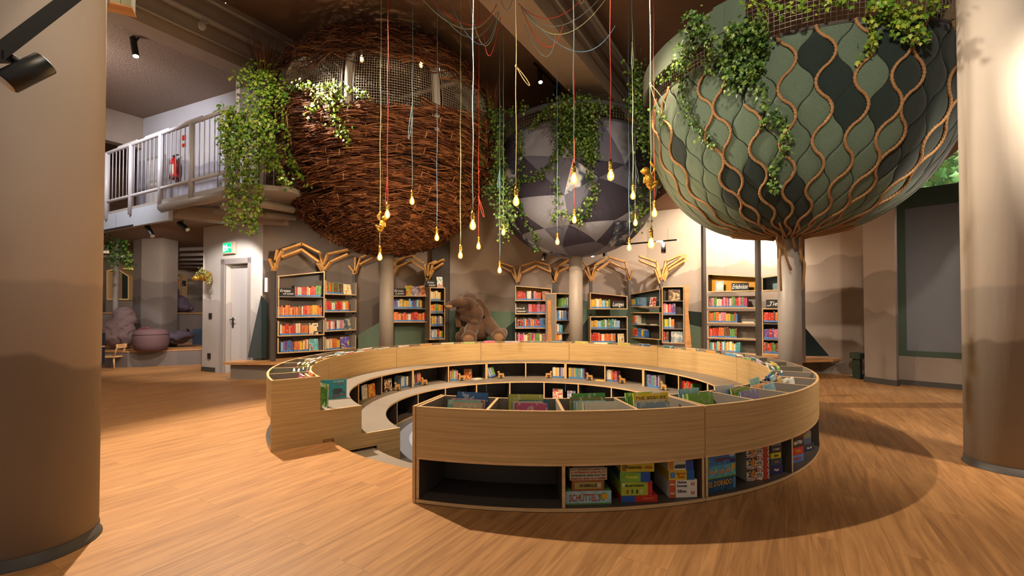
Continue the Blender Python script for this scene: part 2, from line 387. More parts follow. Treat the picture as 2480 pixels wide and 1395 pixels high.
# --- door wall and the upper wall over the balcony
D0 = (-6.234, 9.07); D1 = (-4.62, 8.33)
ja, jb = onl(545, D0, D1), onl(601, D0, D1)
n_d = Vector((-(D1[1] - D0[1]), D1[0] - D0[0])).normalized()
mb = MB()
def wseg(mb, a, b, z0, z1, t=.3, m=0, n=n_d):
    mb.prism([a, b, (b[0] + n.x * t, b[1] + n.y * t), (a[0] + n.x * t, a[1] + n.y * t)], z0, z1, m)
wseg(mb, D0, ja, 0, 3.1); wseg(mb, jb, D1, 0, 3.1); wseg(mb, ja, jb, 2.12, 3.1)
struct(mb, 'wall_left', m_wallwhite)
mb = MB(); wseg(mb, (D0[0] - n_d.x * .015, D0[1] - n_d.y * .015), (onl(523, D0, D1)[0] - n_d.x * .015, onl(523, D0, D1)[1] - n_d.y * .015), 0, .09, .02)
struct(mb, 'baseboard_left', m_base)
# door
m_door = mat('white_door_paint', '#c6c1be', .45); m_frame = mat('door_frame_paint', '#9a938e', .5)
fa, fb = onl(527, D0, D1), onl(606, D0, D1)
dr = Vector((D1[0] - D0[0], D1[1] - D0[1])).normalized()
def dpt(s, off, z): return (ja[0] + dr.x * s + n_d.x * off, ja[1] + dr.y * s + n_d.y * off, z)
DW = math.dist(ja, jb)
mb = MB(); mb.extrude([dpt(.012, .12, .01), dpt(DW - .012, .12, .01), dpt(DW - .012, .12, 2.10), dpt(.012, .12, 2.10)], (n_d.x * .05, n_d.y * .05, 0))
door = struct(mb, 'door_1', m_door)
mb = MB(); c = dpt(.06, .095, 1.02)
mb.box((0, 0, 0), (.035, .012, .2), Matrix.Translation(dpt(.07, .112, .98)) @ Matrix.Rotation(math.atan2(dr.y, dr.x), 4, 'Z'))
mb.tube([dpt(.07, .11, 1.04), dpt(.07, .06, 1.04), dpt(.19, .06, 1.04)], .011)
mb.build('door_handle', m_black, door)
mb = MB()
for s0, s1, z0, z1 in ((-.11, 0, 0, 2.22), (DW, DW + .07, 0, 2.22), (-.11, DW + .07, 2.12, 2.22)):
    mb.extrude([dpt(s0, -.02, z0), dpt(s1, -.02, z0), dpt(s1, -.02, z1), dpt(s0, -.02, z1)], (n_d.x * .035, n_d.y * .035, 0))
struct(mb, 'trim_1', m_frame)
# --- upper wall
UW0, UW1 = (-8.45, 10.08), (-4.75, 8.40)
mb = MB(); wseg(mb, UW0, UW1, 3.13, 5.5, .2); struct(mb, 'wall_upper', m_upper)
mb = MB()
rl = Vector((UW1[0] - UW0[0], UW1[1] - UW0[1])).normalized(); nu = Vector((-rl.y, rl.x))
def upt(px, off, z):
    q = onl(px, UW0, UW1); return (q[0] - nu.x * off, q[1] - nu.y * off, z)
for i, (x0, x1, zt) in enumerate(((352, 398, 5.02 - .45), (569, 625, 4.98))):
    fr = MB()
    fr.extrude([upt(x0, 0, 3.15), upt(x1, 0, 3.15), upt(x1, 0, zt), upt(x0, 0, zt)], (-nu.x * .03, -nu.y * .03, 0))
    d_ = struct(fr, 'door_%d' % (i + 2), m_frame)
    fr = MB(); fr.extrude([upt(x0 + 4, .03, 3.16), upt(x1 - 4, .03, 3.16), upt(x1 - 4, .03, zt - .07), upt(x0 + 4, .03, zt - .07)], (-nu.x * .012, -nu.y * .012, 0))
    fr.build('door_leaf', m_door, d_)
for x0, x1, zt in ((402, 430, 4.83), (497, 525, 5.02)):
    fr = MB(); fr.extrude([upt(x0, 0, 3.6), upt(x1, 0, 3.6), upt(x1, 0, zt), upt(x0, 0, zt)], (-nu.x * .02, -nu.y * .02, 0))
    struct(fr, 'trim_%d' % (2 if x0 < 450 else 3), m_upper)
# --- back walls
B = [(-4.62, 8.33), (-3.75, 9.9), (-2.9, 10.85), (3.3, 11.0), (4.75, 10.1), (6.75, 8.25), (6.2, 7.66)]
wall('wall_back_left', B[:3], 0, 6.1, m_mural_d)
wall('wall_back', B[2:4], 0, 6.1, m_mural)
m_mural_lit = mural_mat('lit_mountain_mural', '#c6b7a7', [(2.1, '#ab9c8f', .42), (1.5, '#93867b', .35)], 1, 1.7)  # same mural in lighter tones, stronger light on this wall painted in
wall('wall_back_right', B[3:6], 0, 6.1, m_mural_lit)
# pilaster, window wall on the right
mb = MB(); mb.prism([(6.05, 7.74), (6.23, 7.31), (6.38, 7.44), (6.75, 8.2), (6.4, 8.1)], 0, 6.1); struct(mb, 'wall_pilaster', m_mural_r)
mb = MB(); mb.prism([(6.035, 7.74), (6.22, 7.29), (6.30, 7.325), (6.2, 7.8)], 0, .09); struct(mb, 'baseboard_pilaster', m_base)
WP, WQ = (6.41, 7.52), (7.86, 6.07)
mb = MB(); wseg(mb, WP, WQ, 0, .47, .2, n=Vector((.7, .7))); struct(mb, 'wall_right', m_mural_r)
mb = MB(); wseg(mb, (WP[0] - .012, WP[1] - .012), (WQ[0] - .012, WQ[1] - .012), 0, .08, .02, n=Vector((.7, .7))); struct(mb, 'baseboard_right', m_base)
wl = Vector((1, -1)).normalized(); wn = Vector((.7, .7))
def wpt(s, off, z): return (WP[0] + wl.x * s + wn.x * off, WP[1] + wl.y * s + wn.y * off, z)
fr = MB()
for s0, s1, z0, z1 in ((-.02, .13, .47, 6.0), (1.95, 2.05, .47, 6.0), (.13, 1.95, .47, .56), (.13, 1.95, 2.92, 3.22), (.13, 1.95, 5.8, 6.0)):
    fr.extrude([wpt(s0, .02, z0), wpt(s1, .02, z0), wpt(s1, .02, z1), wpt(s0, .02, z1)], (wn.x * .09, wn.y * .09, 0))
win = struct(fr, 'window_1', m_greenframe)
gm, gn, gp_ = nt('window_glass'); gp_.inputs['Base Color'].default_value = (.9, .95, .95, 1); gp_.inputs['Roughness'].default_value = .02; gp_.inputs['Alpha'].default_value = .12; gp_.inputs['Specular IOR Level'].default_value = .5
mb = MB(); mb.extrude([wpt(.13, .07, 3.22), wpt(1.95, .07, 3.22), wpt(1.95, .07, 5.8), wpt(.13, .07, 5.8)], (wn.x * .008, wn.y * .008, 0)); mb.build('transom_glass', gm, win)
m_frost = mat('dimmed_glass', '#6d7078', .25, spec=.6)
mb = MB(); mb.extrude([wpt(.13, .06, .56), wpt(1.95, .06, .56), wpt(1.95, .06, 2.92), wpt(.13, .06, 2.92)], (wn.x * .01, wn.y * .01, 0)); tag(mb.build('frosted_pane', m_frost, win), 'grey blue frosted pane')
# dark recess behind the narrow bookcase
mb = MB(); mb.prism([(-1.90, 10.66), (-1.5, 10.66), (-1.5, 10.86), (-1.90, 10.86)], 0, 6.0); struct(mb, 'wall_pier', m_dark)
# --- ceiling
def gbox(r0, r1, u0, u1, z0, z1, m, name):
    mb = MB(); mb.prism([gp(r0, u0), gp(r1, u0), gp(r1, u1), gp(r0, u1)], z0, z1); return struct(mb, name, m)
gbox(-17, -7.8, -1, 20, 5.5, 5.7, m_ceil, 'ceiling_left')
mb = MB(); mb.prism([(-6.9, 2.98), (11.5, -8), (11.5, 3.0), (9.6, 4.45), (6.6, 7.5), (6.9, 8.5), (4.9, 10.4), (3.4, 11.3), (-1.9, 11.3)], 6.05, 6.2); struct(mb, 'ceiling', m_ceild)
gbox(-7.8, -7.45, -1, 4.9, 5.15, 6.2, m_beam, 'ceiling_beam_left')
gbox(-3.3, -2.7, -1, 10.7, 5.2, 6.05, m_beam, 'ceiling_beam_centre')
gbox(1.9, 2.5, -1, 8.3, 5.2, 6.05, m_beam, 'ceiling_beam_right')
def pipe(name, pts, r, label=None, m=None):
    mb = MB(); mb.tube(pts, r, 10); o = mb.build(name, m or m_steel); o['kind'] = 'structure'; return o
for k, (r, z, rad) in enumerate(((-7.3, 5.55, .05), (-7.2, 5.8, .03), (-7.36, 5.3, .02), (-2.5, 5.75, .045), (-2.35, 5.6, .025), (-2.6, 5.45, .02))):
    a, b = gp(r, 0), gp(r, 6.6 if k < 3 else 9.5); pipe('trim_pipe_%d' % k, [(a[0], a[1], z), (b[0], b[1], z)], rad)
a, b = gp(-7.3, 6.6), gp(-5.0, 6.75); pipe('trim_pipe_6', [(a[0], a[1], 5.55), (b[0], b[1], 5.55)], .045)
# steel beam at the far end of the balcony ceiling
mb = MB(); q = UW0; w = Vector((.3, -.14)) * .7
mb.prism([(q[0], q[1]), (q[0] + w.x, q[1] + w.y), (q[0] + w.x - 2.6, q[1] + w.y - 4.2), (q[0] - 2.6, q[1] - 4.2)], 4.82, 5.5); struct(mb, 'ceiling_beam_far', m_beam)
m_slat = wood('brown_boarding', '#7a5a42', '#94705a', (1, 1, 14), .6)
mb = MB(); mb.prism([(3.15, 8.15), (5.1, 7.2), (6.3, 6.1), (6.9, 7.1), (6.9, 8.3), (4.8, 10.2), (3.3, 11.0), (3.15, 10.9)], 3.62, 3.85); struct(mb, 'ceiling_mezzanine', m_ceild)
mb = MB(); mb.prism([(6.3, 6.1), (7.6, 5.0), (8.0, 6.0), (6.9, 7.1)], 3.86, 4.0); struct(mb, 'ceiling_window_bay', m_ceild)
wall('wall_far_upper', [(-16, 13.2), (-7.0, 13.4)], 3.1, 6.0, m_slat)
# --- near columns
def column(x, y, r, name):
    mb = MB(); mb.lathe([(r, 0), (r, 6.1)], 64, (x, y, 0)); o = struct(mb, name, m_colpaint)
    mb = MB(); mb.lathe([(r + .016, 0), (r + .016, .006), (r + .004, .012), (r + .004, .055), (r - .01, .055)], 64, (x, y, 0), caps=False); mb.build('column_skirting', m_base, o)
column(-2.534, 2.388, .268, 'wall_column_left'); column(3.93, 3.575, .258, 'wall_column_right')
# box duct crossing the top left corner over the column, slatted box beside it
mb = MB(); mb.prism([(-2.75, 1.5), (-2.1, 1.75), (-2.35, 2.6), (-3.0, 2.4)], 3.02, 3.5); struct(mb, 'ceiling_duct', m_beam)

# --- balcony
def rail_pt(px): return onl(px, (-4.31, 6.79), (-7.92, 8.74))
rd = Vector((-3.61, 1.95)).normalized(); rn = Vector((.475, .88))
e0, e1 = Vector((-4.1, 6.68)), Vector((-10.5, 10.14))
DK = MB(); DK.prism([tuple(e1), tuple(e0), (-3.4, 6.9), (-3.3, 7.55), (-4.3, 8.35), (-8.6, 11.4), (-10.5, 11.6)], 3.05, 3.13)
struct(DK, 'floor_balcony', m_steel)
e1s = e1; es = Vector(rail_pt(405))
m_fascia = mat('pale_blue_grey_fascia', '#aeb4bd', .5)
mb = MB(); a = es; b = e1s; mb.prism([(b.x, b.y), (a.x, a.y), (a.x + .03, a.y + .06), (b.x + .03, b.y + .06)], 2.76, 3.08); struct(mb, 'trim_fascia', m_fascia)
mb = MB(); mb.prism([(b.x + .2, b.y + .3), (es.x + .02, es.y + .06), (D0[0] + .9, D0[1] - .43), (-3.9, 8.2), (-4.55, 8.5), (-4.9, 8.6), (-6.3, 9.25), (-7.5, 14.2), (-14, 14.2)], 2.9, 3.0); struct(mb, 'ceiling_soffit', m_ceil)
for k, (p, q, r, z) in enumerate((((-4.25, 6.78), (-6.05, 7.74), .07, 2.99), ((-5.95, 7.8), (-4.9, 8.5), .05, 2.86), ((-4.3, 6.85), (-3.7, 7.6), .07, 2.94), ((-5.0, 7.5), (-3.9, 8.1), .06, 2.9), ((-4.6, 7.1), (-4.2, 8.2), .05, 2.88))):
    pipe('trim_balcony_beam_%d' % k, [(p[0], p[1], z), (q[0], q[1], z)], r)
mb = MB(); mb.bar((-5.9, 7.75, 2.93), (-4.1, 8.25, 2.87), .08, .2); struct(mb, 'trim_balcony_joist', m_beam)
rail = thing('balcony_railing', 'pale grey tubular steel balcony railing with thin vertical rods', 'railing', (-4.31, 6.79, 3.1))
m_rail = mat('pale_grey_rail_paint', '#b9b5b6', .4)
ro = Vector((-4.31, 6.79, 3.1))
def rp(px, z, off=0):
    q = rail_pt(px); return Vector((q[0] + rn.x * off, q[1] + rn.y * off, z)) - ro
far = Vector((-9.9, 9.81, 0))
mb = MB(); mb.tube([rp(545, 4.28), Vector((far.x, far.y, 4.28)) - ro], .032, 10); mb.build('top_rail', m_rail, rail)
mb = MB(); mb.tube([rp(545, 3.33), Vector((far.x, far.y, 3.33)) - ro], .028, 10); mb.build('bottom_rail', m_rail, rail)
for px in (548, 460, 385, 313, 255):
    mb = MB(); mb.tube([rp(px, 2.98), rp(px, 4.27)], .042, 12)
    mb.bar(rp(px, 3.07), rp(px, 3.07, .12), .05, .08); mb.build('post', m_rail, rail)
mb = MB(); L = (far.xy - ro.xy).length; nrod = 44
for i in range(nrod):
    q = ro.xy + rd * (L * (i + .5) / nrod); mb.tube([Vector((q.x, q.y, 3.33)) - ro, Vector((q.x, q.y, 4.27)) - ro], .0075, 6)
o = mb.build('rods', m_rail, rail); o['kind'] = 'stuff'
mb = MB()
for a0, a1 in ((500, 545), (418, 480), (336, 400), (270, 324)):
    mb.tube([rp(a0, 4.27, .03), rp(a0 + 4, 4.36, .05), rp(a1 - 4, 4.36, .05), rp(a1, 4.27, .03)], .016, 8)
mb.build('hand_rail', m_rail, rail)
mb = MB(); mb.tube([(-4.2, 6.85, 3.13), (-4.2, 6.85, 4.72), (-4.17, 6.9, 4.8), (-3.95, 7.1, 4.84), (-3.75, 7.3, 4.84)], .035, 10)
for i in range(4): mb.tube([(-4.1 + i * .09, 6.93 + i * .09, 3.2), (-4.1 + i * .09, 6.93 + i * .09, 4.82)], .008, 6)
tag(mb.build('gate_railing', m_rail), 'tall pale grey tube railing behind the ivy at the balcony corner', 'railing')

# --- back bench platform along the shelves
bench = [(-5.08, 7.92), (-4.2, 7.86), (-3.45, 8.55), (-2.7, 9.55), (-1.2, 9.95), (1.2, 10.0), (2.9, 9.6), (3.75, 8.6), (4.75, 8.15), (5.95, 8.35), (6.3, 8.62)]
back = [(6.2, 8.7), (4.7, 10.03), (3.25, 10.93), (-2.84, 10.78), (-3.66, 9.86), (-4.5, 8.34), (-4.62, 8.2), (-5.08, 8.4)]
mb = MB(); ctr = Vector((.4, 12))
mb.prism(bench + back, .27, .31, 0); tag(mb.build('bench_seat', m_board), 'long angular oak bench top running under the wall bookcases', 'bench')
ins = [(x + (0.4 - x) * .012, y + .09) for x, y in bench[1:-2]]
mb = MB(); mb.prism([(-4.98, 7.98)] + ins + [(5.7, 8.72), (6.1, 8.8)] + [(x * .99, y - .02) for x, y in back], 0, .268); struct(mb, 'wall_bench_base', m_grey)
# ---------------------------------------------------------------- the ring of low bookshelves
RM = math.radians(36.111); RC = (0, 0)
R = [3.03, 2.645, 2.24, 1.84]; T = .02; ZT = .62
def da(r, t=T): return t / r
def slab_radial(mb, r0, r1, a, z0, z1, t=T, m=(0, 0, 0), c=(0, 0), sgn=0):
    """radial board at angle a: faces grey (m[0]), visible end edges (m[1]), top edge m[2]"""
    ca, sa = math.cos(a), math.sin(a); e = Vector((ca, sa, 0)); s = Vector((-sa, ca, 0)); off = s * (sgn * t / 2)
    p = [e * r0 - s * t / 2, e * r1 - s * t / 2, e * r1 + s * t / 2, e * r0 + s * t / 2]; p = [q + off for q in p]
    v = [Vector((q.x, q.y, z)) for z in (z0, z1) for q in p]
    mb.hexa(v, (m[0], m[2], m[0], m[1], m[0], m[1])); return mb
MS = [m_grey, m_oak, m_oakedge, m_dark]
def ring_module(loc, rz, label):
    t = thing('ring_bookshelf', label, 'bookshelf', (CX, CYY, 0), 0)
    t.rotation_euler.z = rz
    g = .0012; a0, a1 = g, RM - g
    b = lambda: MB()
    b().arc(R[0] - T, R[0], a0, a1, .302, ZT, 16, (0, 1, 2, 2, 2)).build('outer_panel', MS, t)
    b().arc(R[1] - T, R[1], a0, a1, .302, ZT, 16, (1, 0, 2, 2, 2)).build('backrest_panel', MS, t)
    b().arc(R[1], R[0] - T - .001, a0, a1, .33, .345, 12, (0, 0, 0, 0, 0)).build('bin_floor', MS, t)
    b().arc(R[1] - .01, R[0] - .003, a0, a1, .282, .301, 16, (3, 2, 0, 3, 2)).build('cubby_ceiling', MS, t)
    b().arc(R[1] - .01, R[0], a0, a1, .004, .026, 16, (3, 2, 3, 3, 2)).build('base_board', MS, t)
    b().arc(R[1] - .012, R[1], a0, a1, .027, .281, 12, (3, 3, 3, 3, 3)).build('back_panel', MS, t)
    for k in range(4):
        a = RM * k / 4
        slab_radial(MB(), R[1] + .001, R[0] - T - .001, max(a, da(2.8) / 2 + g), .3455, ZT - .001, T, (0, 2, 2)).build('bin_divider', MS, t)
    slab_radial(MB(), R[1] + .001, R[0] - T - .001, RM - da(2.8) / 2 - g, .3455, ZT - .001, T, (0, 2, 2)).build('bin_divider', MS, t)
    for k, a in enumerate((da(2.8) / 2 + g, RM / 2, RM - da(2.8) / 2 - g)):
        slab_radial(MB(), R[1] + .001, R[0] - .004, a, .027, .281, T, (3, 2, 2)).build('cubby_divider', MS, t)
        slab_radial(MB(), R[2] + .003, R[1] - .014, a, .022, .28, T, (3, 2, 2)).build('cubby_divider', MS, t)
    for k, a in enumerate((RM / 4, RM * 3 / 4)):
        slab_radial(MB(), R[3] + .003, R[2] - .001, a, -.283, -.001, T, (3, 2, 2)).build('cubby_divider', MS, t)
    b().arc(R[2], R[1] - T - .001, a0, a1, .282, .301, 14, (2, 2, 0, 3, 2)).build('upper_bench_top', MS, t)
    b().arc(R[3], R[1] - .014, a0, a1, 0, .02, 14, (2, 2, 0, 3, 2)).build('lower_bench_top', MS, t)
    b().arc(R[2], R[2] + .012, a0, a1, -.283, -.001, 12, (3, 3, 3, 3, 3)).build('lower_back_panel', MS, t)
    b().arc(R[3], R[2] + .012, a0, a1, -.304, -.285, 12, (2, 3, 3, 3, 2)).build('lower_base_board', MS, t)
    return t
ang0 = math.radians(252.5)
m0 = None; mods = []
mod_lab = ['front section of the round oak bookshelf ring, with game boxes in its floor cubbies',
 'right front section of the round oak bookshelf ring, with game boxes and picture book bins',
 'right section of the round oak bookshelf ring, beside the roped grey column',
 'back right section of the round oak bookshelf ring in front of the yellow backed bookcase',
 'back section of the round oak bookshelf ring below the grey fabric pod column',
 'back section of the round oak bookshelf ring in front of the plush elephant',
 'back left section of the round oak bookshelf ring below the wicker nest',
 'left section of the round oak bookshelf ring nearest the wooden bench corner',
 'left front section of the round oak bookshelf ring beside the entrance gap']
kids0 = None
for i in range(9):
    rz = ang0 + RM * i
    if i == 0:
        m0 = ring_module((0, 0, 0), rz, mod_lab[0]); kids0 = list(m0.children); mods.append(m0)
    else:
        t = thing('ring_bookshelf', mod_lab[i], 'bookshelf', (CX, CYY, 0), rz)
        for k in kids0:
            c = k.copy(); COL.objects.link(c); c.parent = t
        mods.append(t)
# stepped end boards of the ring
def end_board(a, sgn, parent, notch):
    """profile in (r, z), built in the local frame of the parent module"""
    if notch: prof = [(R[0] + .002, 0), (HOLE + .09, 0), (HOLE + .09, .03), (HOLE - .012, .03), (HOLE - .012, -.115), (2.08, -.115), (2.08, -.30), (R[3] - .004, -.30), (R[3] - .004, .022)]
    else: prof = [(R[0] + .002, 0), (HOLE - .012, 0), (HOLE - .012, -.30), (R[3] - .004, -.30), (R[3] - .004, .022)]
    prof += [(R[2] - .003, .022), (R[2] - .003, .303), (R[1] - T - .003, .303), (R[1] - T - .003, ZT + .002), (R[0] + .002, ZT + .002)]
    la = a
    e = Vector((math.cos(la), math.sin(la), 0)); s = Vector((-math.sin(la), math.cos(la), 0)) * sgn
    pts = [e * r + Vector((0, 0, z)) + s * .001 for r, z in prof]
    mb = MB(); mb.extrude(pts, s * .02, 0, 1)
    return mb.build('end_panel', [m_oak, m_oakedge], parent)
end_board(0, -1, m0, False)
end_board(RM, 1, mods[8], True)
def rxy(r, deg, z=0): a = math.radians(deg); return Vector((CX + r * math.cos(a), CYY + r * math.sin(a), z))
# pale round carpet in the pit
mb = MB(); mb.lathe([(1.45, -.304), (1.45, -.296)], 72, (CX - .1, CYY - .1, 0), smooth=False); tag(mb.build('round_carpet', m_carpet2), 'pale blue grey round carpet on the floor of the sunken ring', 'carpet')
# ---------------------------------------------------------------- bookcases along the wall
def cover_nodes(name, use_attr=False):
    m, n, p = nt(name); N = n.nodes; L = n.links
    if use_attr:
        oi = N.new('ShaderNodeVertexColor'); oi.layer_name = 'Col'; colr = oi.outputs['Color']; rnd = None
    else:
        oi = N.new('ShaderNodeObjectInfo'); colr = oi.outputs['Color']; rnd = oi.outputs['Random']
    tc = N.new('ShaderNodeTexCoord'); mp = N.new('ShaderNodeMapping'); mp.inputs['Scale'].default_value = (2, 2, 9)
    L.new(tc.outputs['Object' if not use_attr else 'Object'], mp.inputs[0])
    if use_attr: mp.inputs['Scale'].default_value = (45, 9, 26)
    t = N.new('ShaderNodeTexNoise'); t.noise_dimensions = '4D'; t.inputs['Scale'].default_value = 1.0; t.inputs['Detail'].default_value = 1.5
    L.new(mp.outputs[0], t.inputs['Vector'])
    if rnd is not None:
        k = N.new('ShaderNodeMath'); k.operation = 'MULTIPLY'; k.inputs[1].default_value = 60; L.new(rnd, k.inputs[0]); L.new(k.outputs[0], t.inputs['W'])
    r = N.new('ShaderNodeValToRGB'); r.color_ramp.interpolation = 'CONSTANT'; e = r.color_ramp.elements
    e[0].position = 0; e[0].color = (0, 0, 0, 1); e[1].position = .6; e[1].color = (1, 1, 1, 1)
    L.new(t.outputs[0], r.inputs[0])
    mx = N.new('ShaderNodeMix'); mx.data_type = 'RGBA'; mx.inputs[7].default_value = srgb('#efe6d6')
    kk = N.new('ShaderNodeMath'); kk.operation = 'MULTIPLY'; kk.inputs[1].default_value = .38; L.new(r.outputs[0], kk.inputs[0])
    L.new(kk.outputs[0], mx.inputs[0]); L.new(colr, mx.inputs[6]); L.new(mx.outputs[2], p.inputs['Base Color']); p.inputs['Roughness'].default_value = .45
    return m
m_cover = cover_nodes('book_cover'); m_cover_s = cover_nodes('book_cover_rows', True)
m_pages = mat('book_pages', '#e9dfca', .8); m_sticker = mat('blue_spine_label', '#4f86c4', .5)
def book_mesh(sticker=True):
    mb = MB(); t = .08
    # unit book: x thickness 0..1, y depth 0..1 (spine at y=0), z height 0..1
    mb.box((t / 2, .5, .5), (t, 1, 1)); mb.box((1 - t / 2, .5, .5), (t, 1, 1))
    z0 = .0
    if sticker:
        mb.hexa([(0, 0, 0), (1, 0, 0), (1, .04, 0), (0, .04, 0), (0, 0, .16), (1, 0, .16), (1, .04, .16), (0, .04, .16)], 2); z0 = .16
    mb.hexa([(0, 0, z0), (1, 0, z0), (1, .04, z0), (0, .04, z0), (0, 0, 1), (1, 0, 1), (1, .04, 1), (0, .04, 1)], 0)
    mb.box((.5, .51, .5), (1 - 2 * t, .93, .965), m=1)
    return mb
bk_me = book_mesh().mesh('book', [m_cover, m_pages, m_sticker]); bk_me2 = book_mesh(False).mesh('book_plain', [m_cover, m_pages, m_sticker])
COLS = {'red': '#c4321f', 'orange': '#d9702a', 'yellow': '#dcae2e', 'green': '#5f8f43', 'blue': '#3b6fa8', 'white': '#ddd5c6', 'purple': '#6b4a8c', 'pink': '#d27a8c', 'brown': '#6b4630', 'black': '#2b2826', 'grey': '#8b8d90', 'turquoise': '#4a9c9a', 'light blue': '#8db4d4', 'magenta': '#b82a6a', 'cream': '#e2d0a8'}
PAL = {'warm': 'red orange orange yellow red green white', 'orange': 'orange orange cream orange red white', 'indigo': 'purple blue purple blue light_blue', 'mix': 'red yellow blue white green orange pink black light_blue turquoise', 'cool': 'blue white light_blue purple grey yellow turquoise', 'dark': 'black brown red black purple yellow blue', 'yellow': 'yellow yellow orange cream', 'pinkish': 'pink red magenta pink purple cream green', 'reds': 'red red orange red green brown', 'green': 'yellow green yellow red light_blue white turquoise green', 'white': 'white black red pink white orange'}
STUFF = []; NB = [0]
def put_book(M, th, dp, h, cname, label, group, lean=0.0, sticker=True, stuff=False):
    c = srgb(COLS[cname]); v = random.uniform(.8, 1.15); c = (min(c[0] * v, 1), min(c[1] * v, 1), min(c[2] * v, 1), 1)
    if stuff: STUFF.append((M, th, dp, h, c)); return
    o = bpy.data.objects.new('book', bk_me if sticker else bk_me2); COL.objects.link(o)
    o.matrix_world = M @ Matrix.Diagonal((th, dp, h, 1)); o.color = c; NB[0] += 1
    tag(o, label, 'book', group); return o
def art(cname): return 'an' if cname[0] in 'aeiou' else 'a'
def ordn(k): return {1: 'first', 2: 'second', 3: 'third'}.get(k) or '%d%s' % (k, {1: 'st', 2: 'nd', 3: 'rd'}.get(k % 10 if k > 20 else 0, 'th'))
def row(t_M, x0, x1, z, pal, where, hmin=.17, hmax=.22, th=(.018, .032), stuff=False, dp=.15, y0=.02, group=None, sticker=True):
    pal = [p.replace('_', ' ') for p in PAL[pal].split()]; x = x0
    runc = 0; cn = None; hh = 0; tt = .02; cnt = 0
    while x < x1 - .012:
        if runc <= 0: cn = random.choice(pal); runc = random.choice((1, 1, 1, 2, 3)); hh = random.uniform(hmin, hmax); tt = random.uniform(*th)
        runc -= 1; w = min(tt, x1 - x)
        M = t_M @ Matrix.Translation((x, y0 + random.uniform(0, .012), z + .001))
        cnt += 1
        put_book(M, w - .0012, dp, hh + random.uniform(-.004, .004), cn, '%s book, %s from left %s' % (cn, ordn(cnt), where), group or 'books ' + where, sticker=sticker, stuff=stuff)
        x += w
def art_mat(name, cols, scale=5, seed=0, dist=1.2, bands=None):
    m, n, p = nt(name); N = n.nodes; L = n.links
    tc = N.new('ShaderNodeTexCoord'); t = N.new('ShaderNodeTexNoise'); t.noise_dimensions = '4D'; t.inputs['Scale'].default_value = scale; t.inputs['W'].default_value = seed; t.inputs['Detail'].default_value = 2; t.inputs['Distortion'].default_value = dist
    L.new(tc.outputs['Object'], t.inputs['Vector']); r = N.new('ShaderNodeValToRGB'); r.color_ramp.interpolation = 'CONSTANT'
    e = r.color_ramp.elements; k = len(cols)
    while len(e) < k: e.new(.5)
    for i, c in enumerate(cols): e[i].position = 0 if i == 0 else .36 + .3 * i / k; e[i].color = srgb(c)
    L.new(t.outputs[0], r.inputs[0]); L.new(r.outputs[0], p.inputs['Base Color']); p.inputs['Roughness'].default_value = .4
    return m
ARTN = [0]
def face_book(M, w, h, cols, label, group=None, tilt=.18, th=.012, name='picture_book', text=None, tcol='#f0e8d8', seed=None, scale=9):
    """book shown with its cover to the front (-y), leaning back a little"""
    ARTN[0] += 1; am = art_mat('cover_art_%d' % ARTN[0], cols, scale, seed if seed is not None else ARTN[0] * 3.7)
    pl = mat('cover_plain_%d' % ARTN[0], cols[0], .45)
    Mt = M @ Matrix.Rotation(-tilt, 4, 'X')
    mb = MB()
    mb.hexa([(-w / 2, 0, 0), (w / 2, 0, 0), (w / 2, .002, 0), (-w / 2, .002, 0), (-w / 2, 0, h), (w / 2, 0, h), (w / 2, .002, h), (-w / 2, .002, h)], (1, 1, 0, 1, 1, 1))
    mb.box((0, th - .001, h / 2), (w, .002, h), m=1); mb.box((-w / 2 + .001, th / 2, h / 2), (.002, th, h), m=1)
    mb.box((.001, th / 2, h / 2), (w - .006, th - .004, h - .008), m=2)
    o = mb.build(name, [am, pl, m_pages]); o.matrix_world = Mt; tag(o, label, 'book', group)
    if text:
        tm = mat('title_ink_%d' % ARTN[0], tcol, .5)
        for i, (s, sz, zz) in enumerate(text):
            text_mesh(s, sz, tm, o, basis((0, -.0008, h * zz), (1, 0, 0), (0, 0, 1), (0, -1, 0)), 'title', width=w * .86)
    return o
m_ylw = mat('mustard_back_panel', '#d89a12', .6); m_red = mat('russet_back_panel', '#8a4a38', .6); m_blu = mat('slate_blue_back_panel', '#7f97a0', .6); m_ochre = mat('ochre_back_panel', '#a87418', .6)
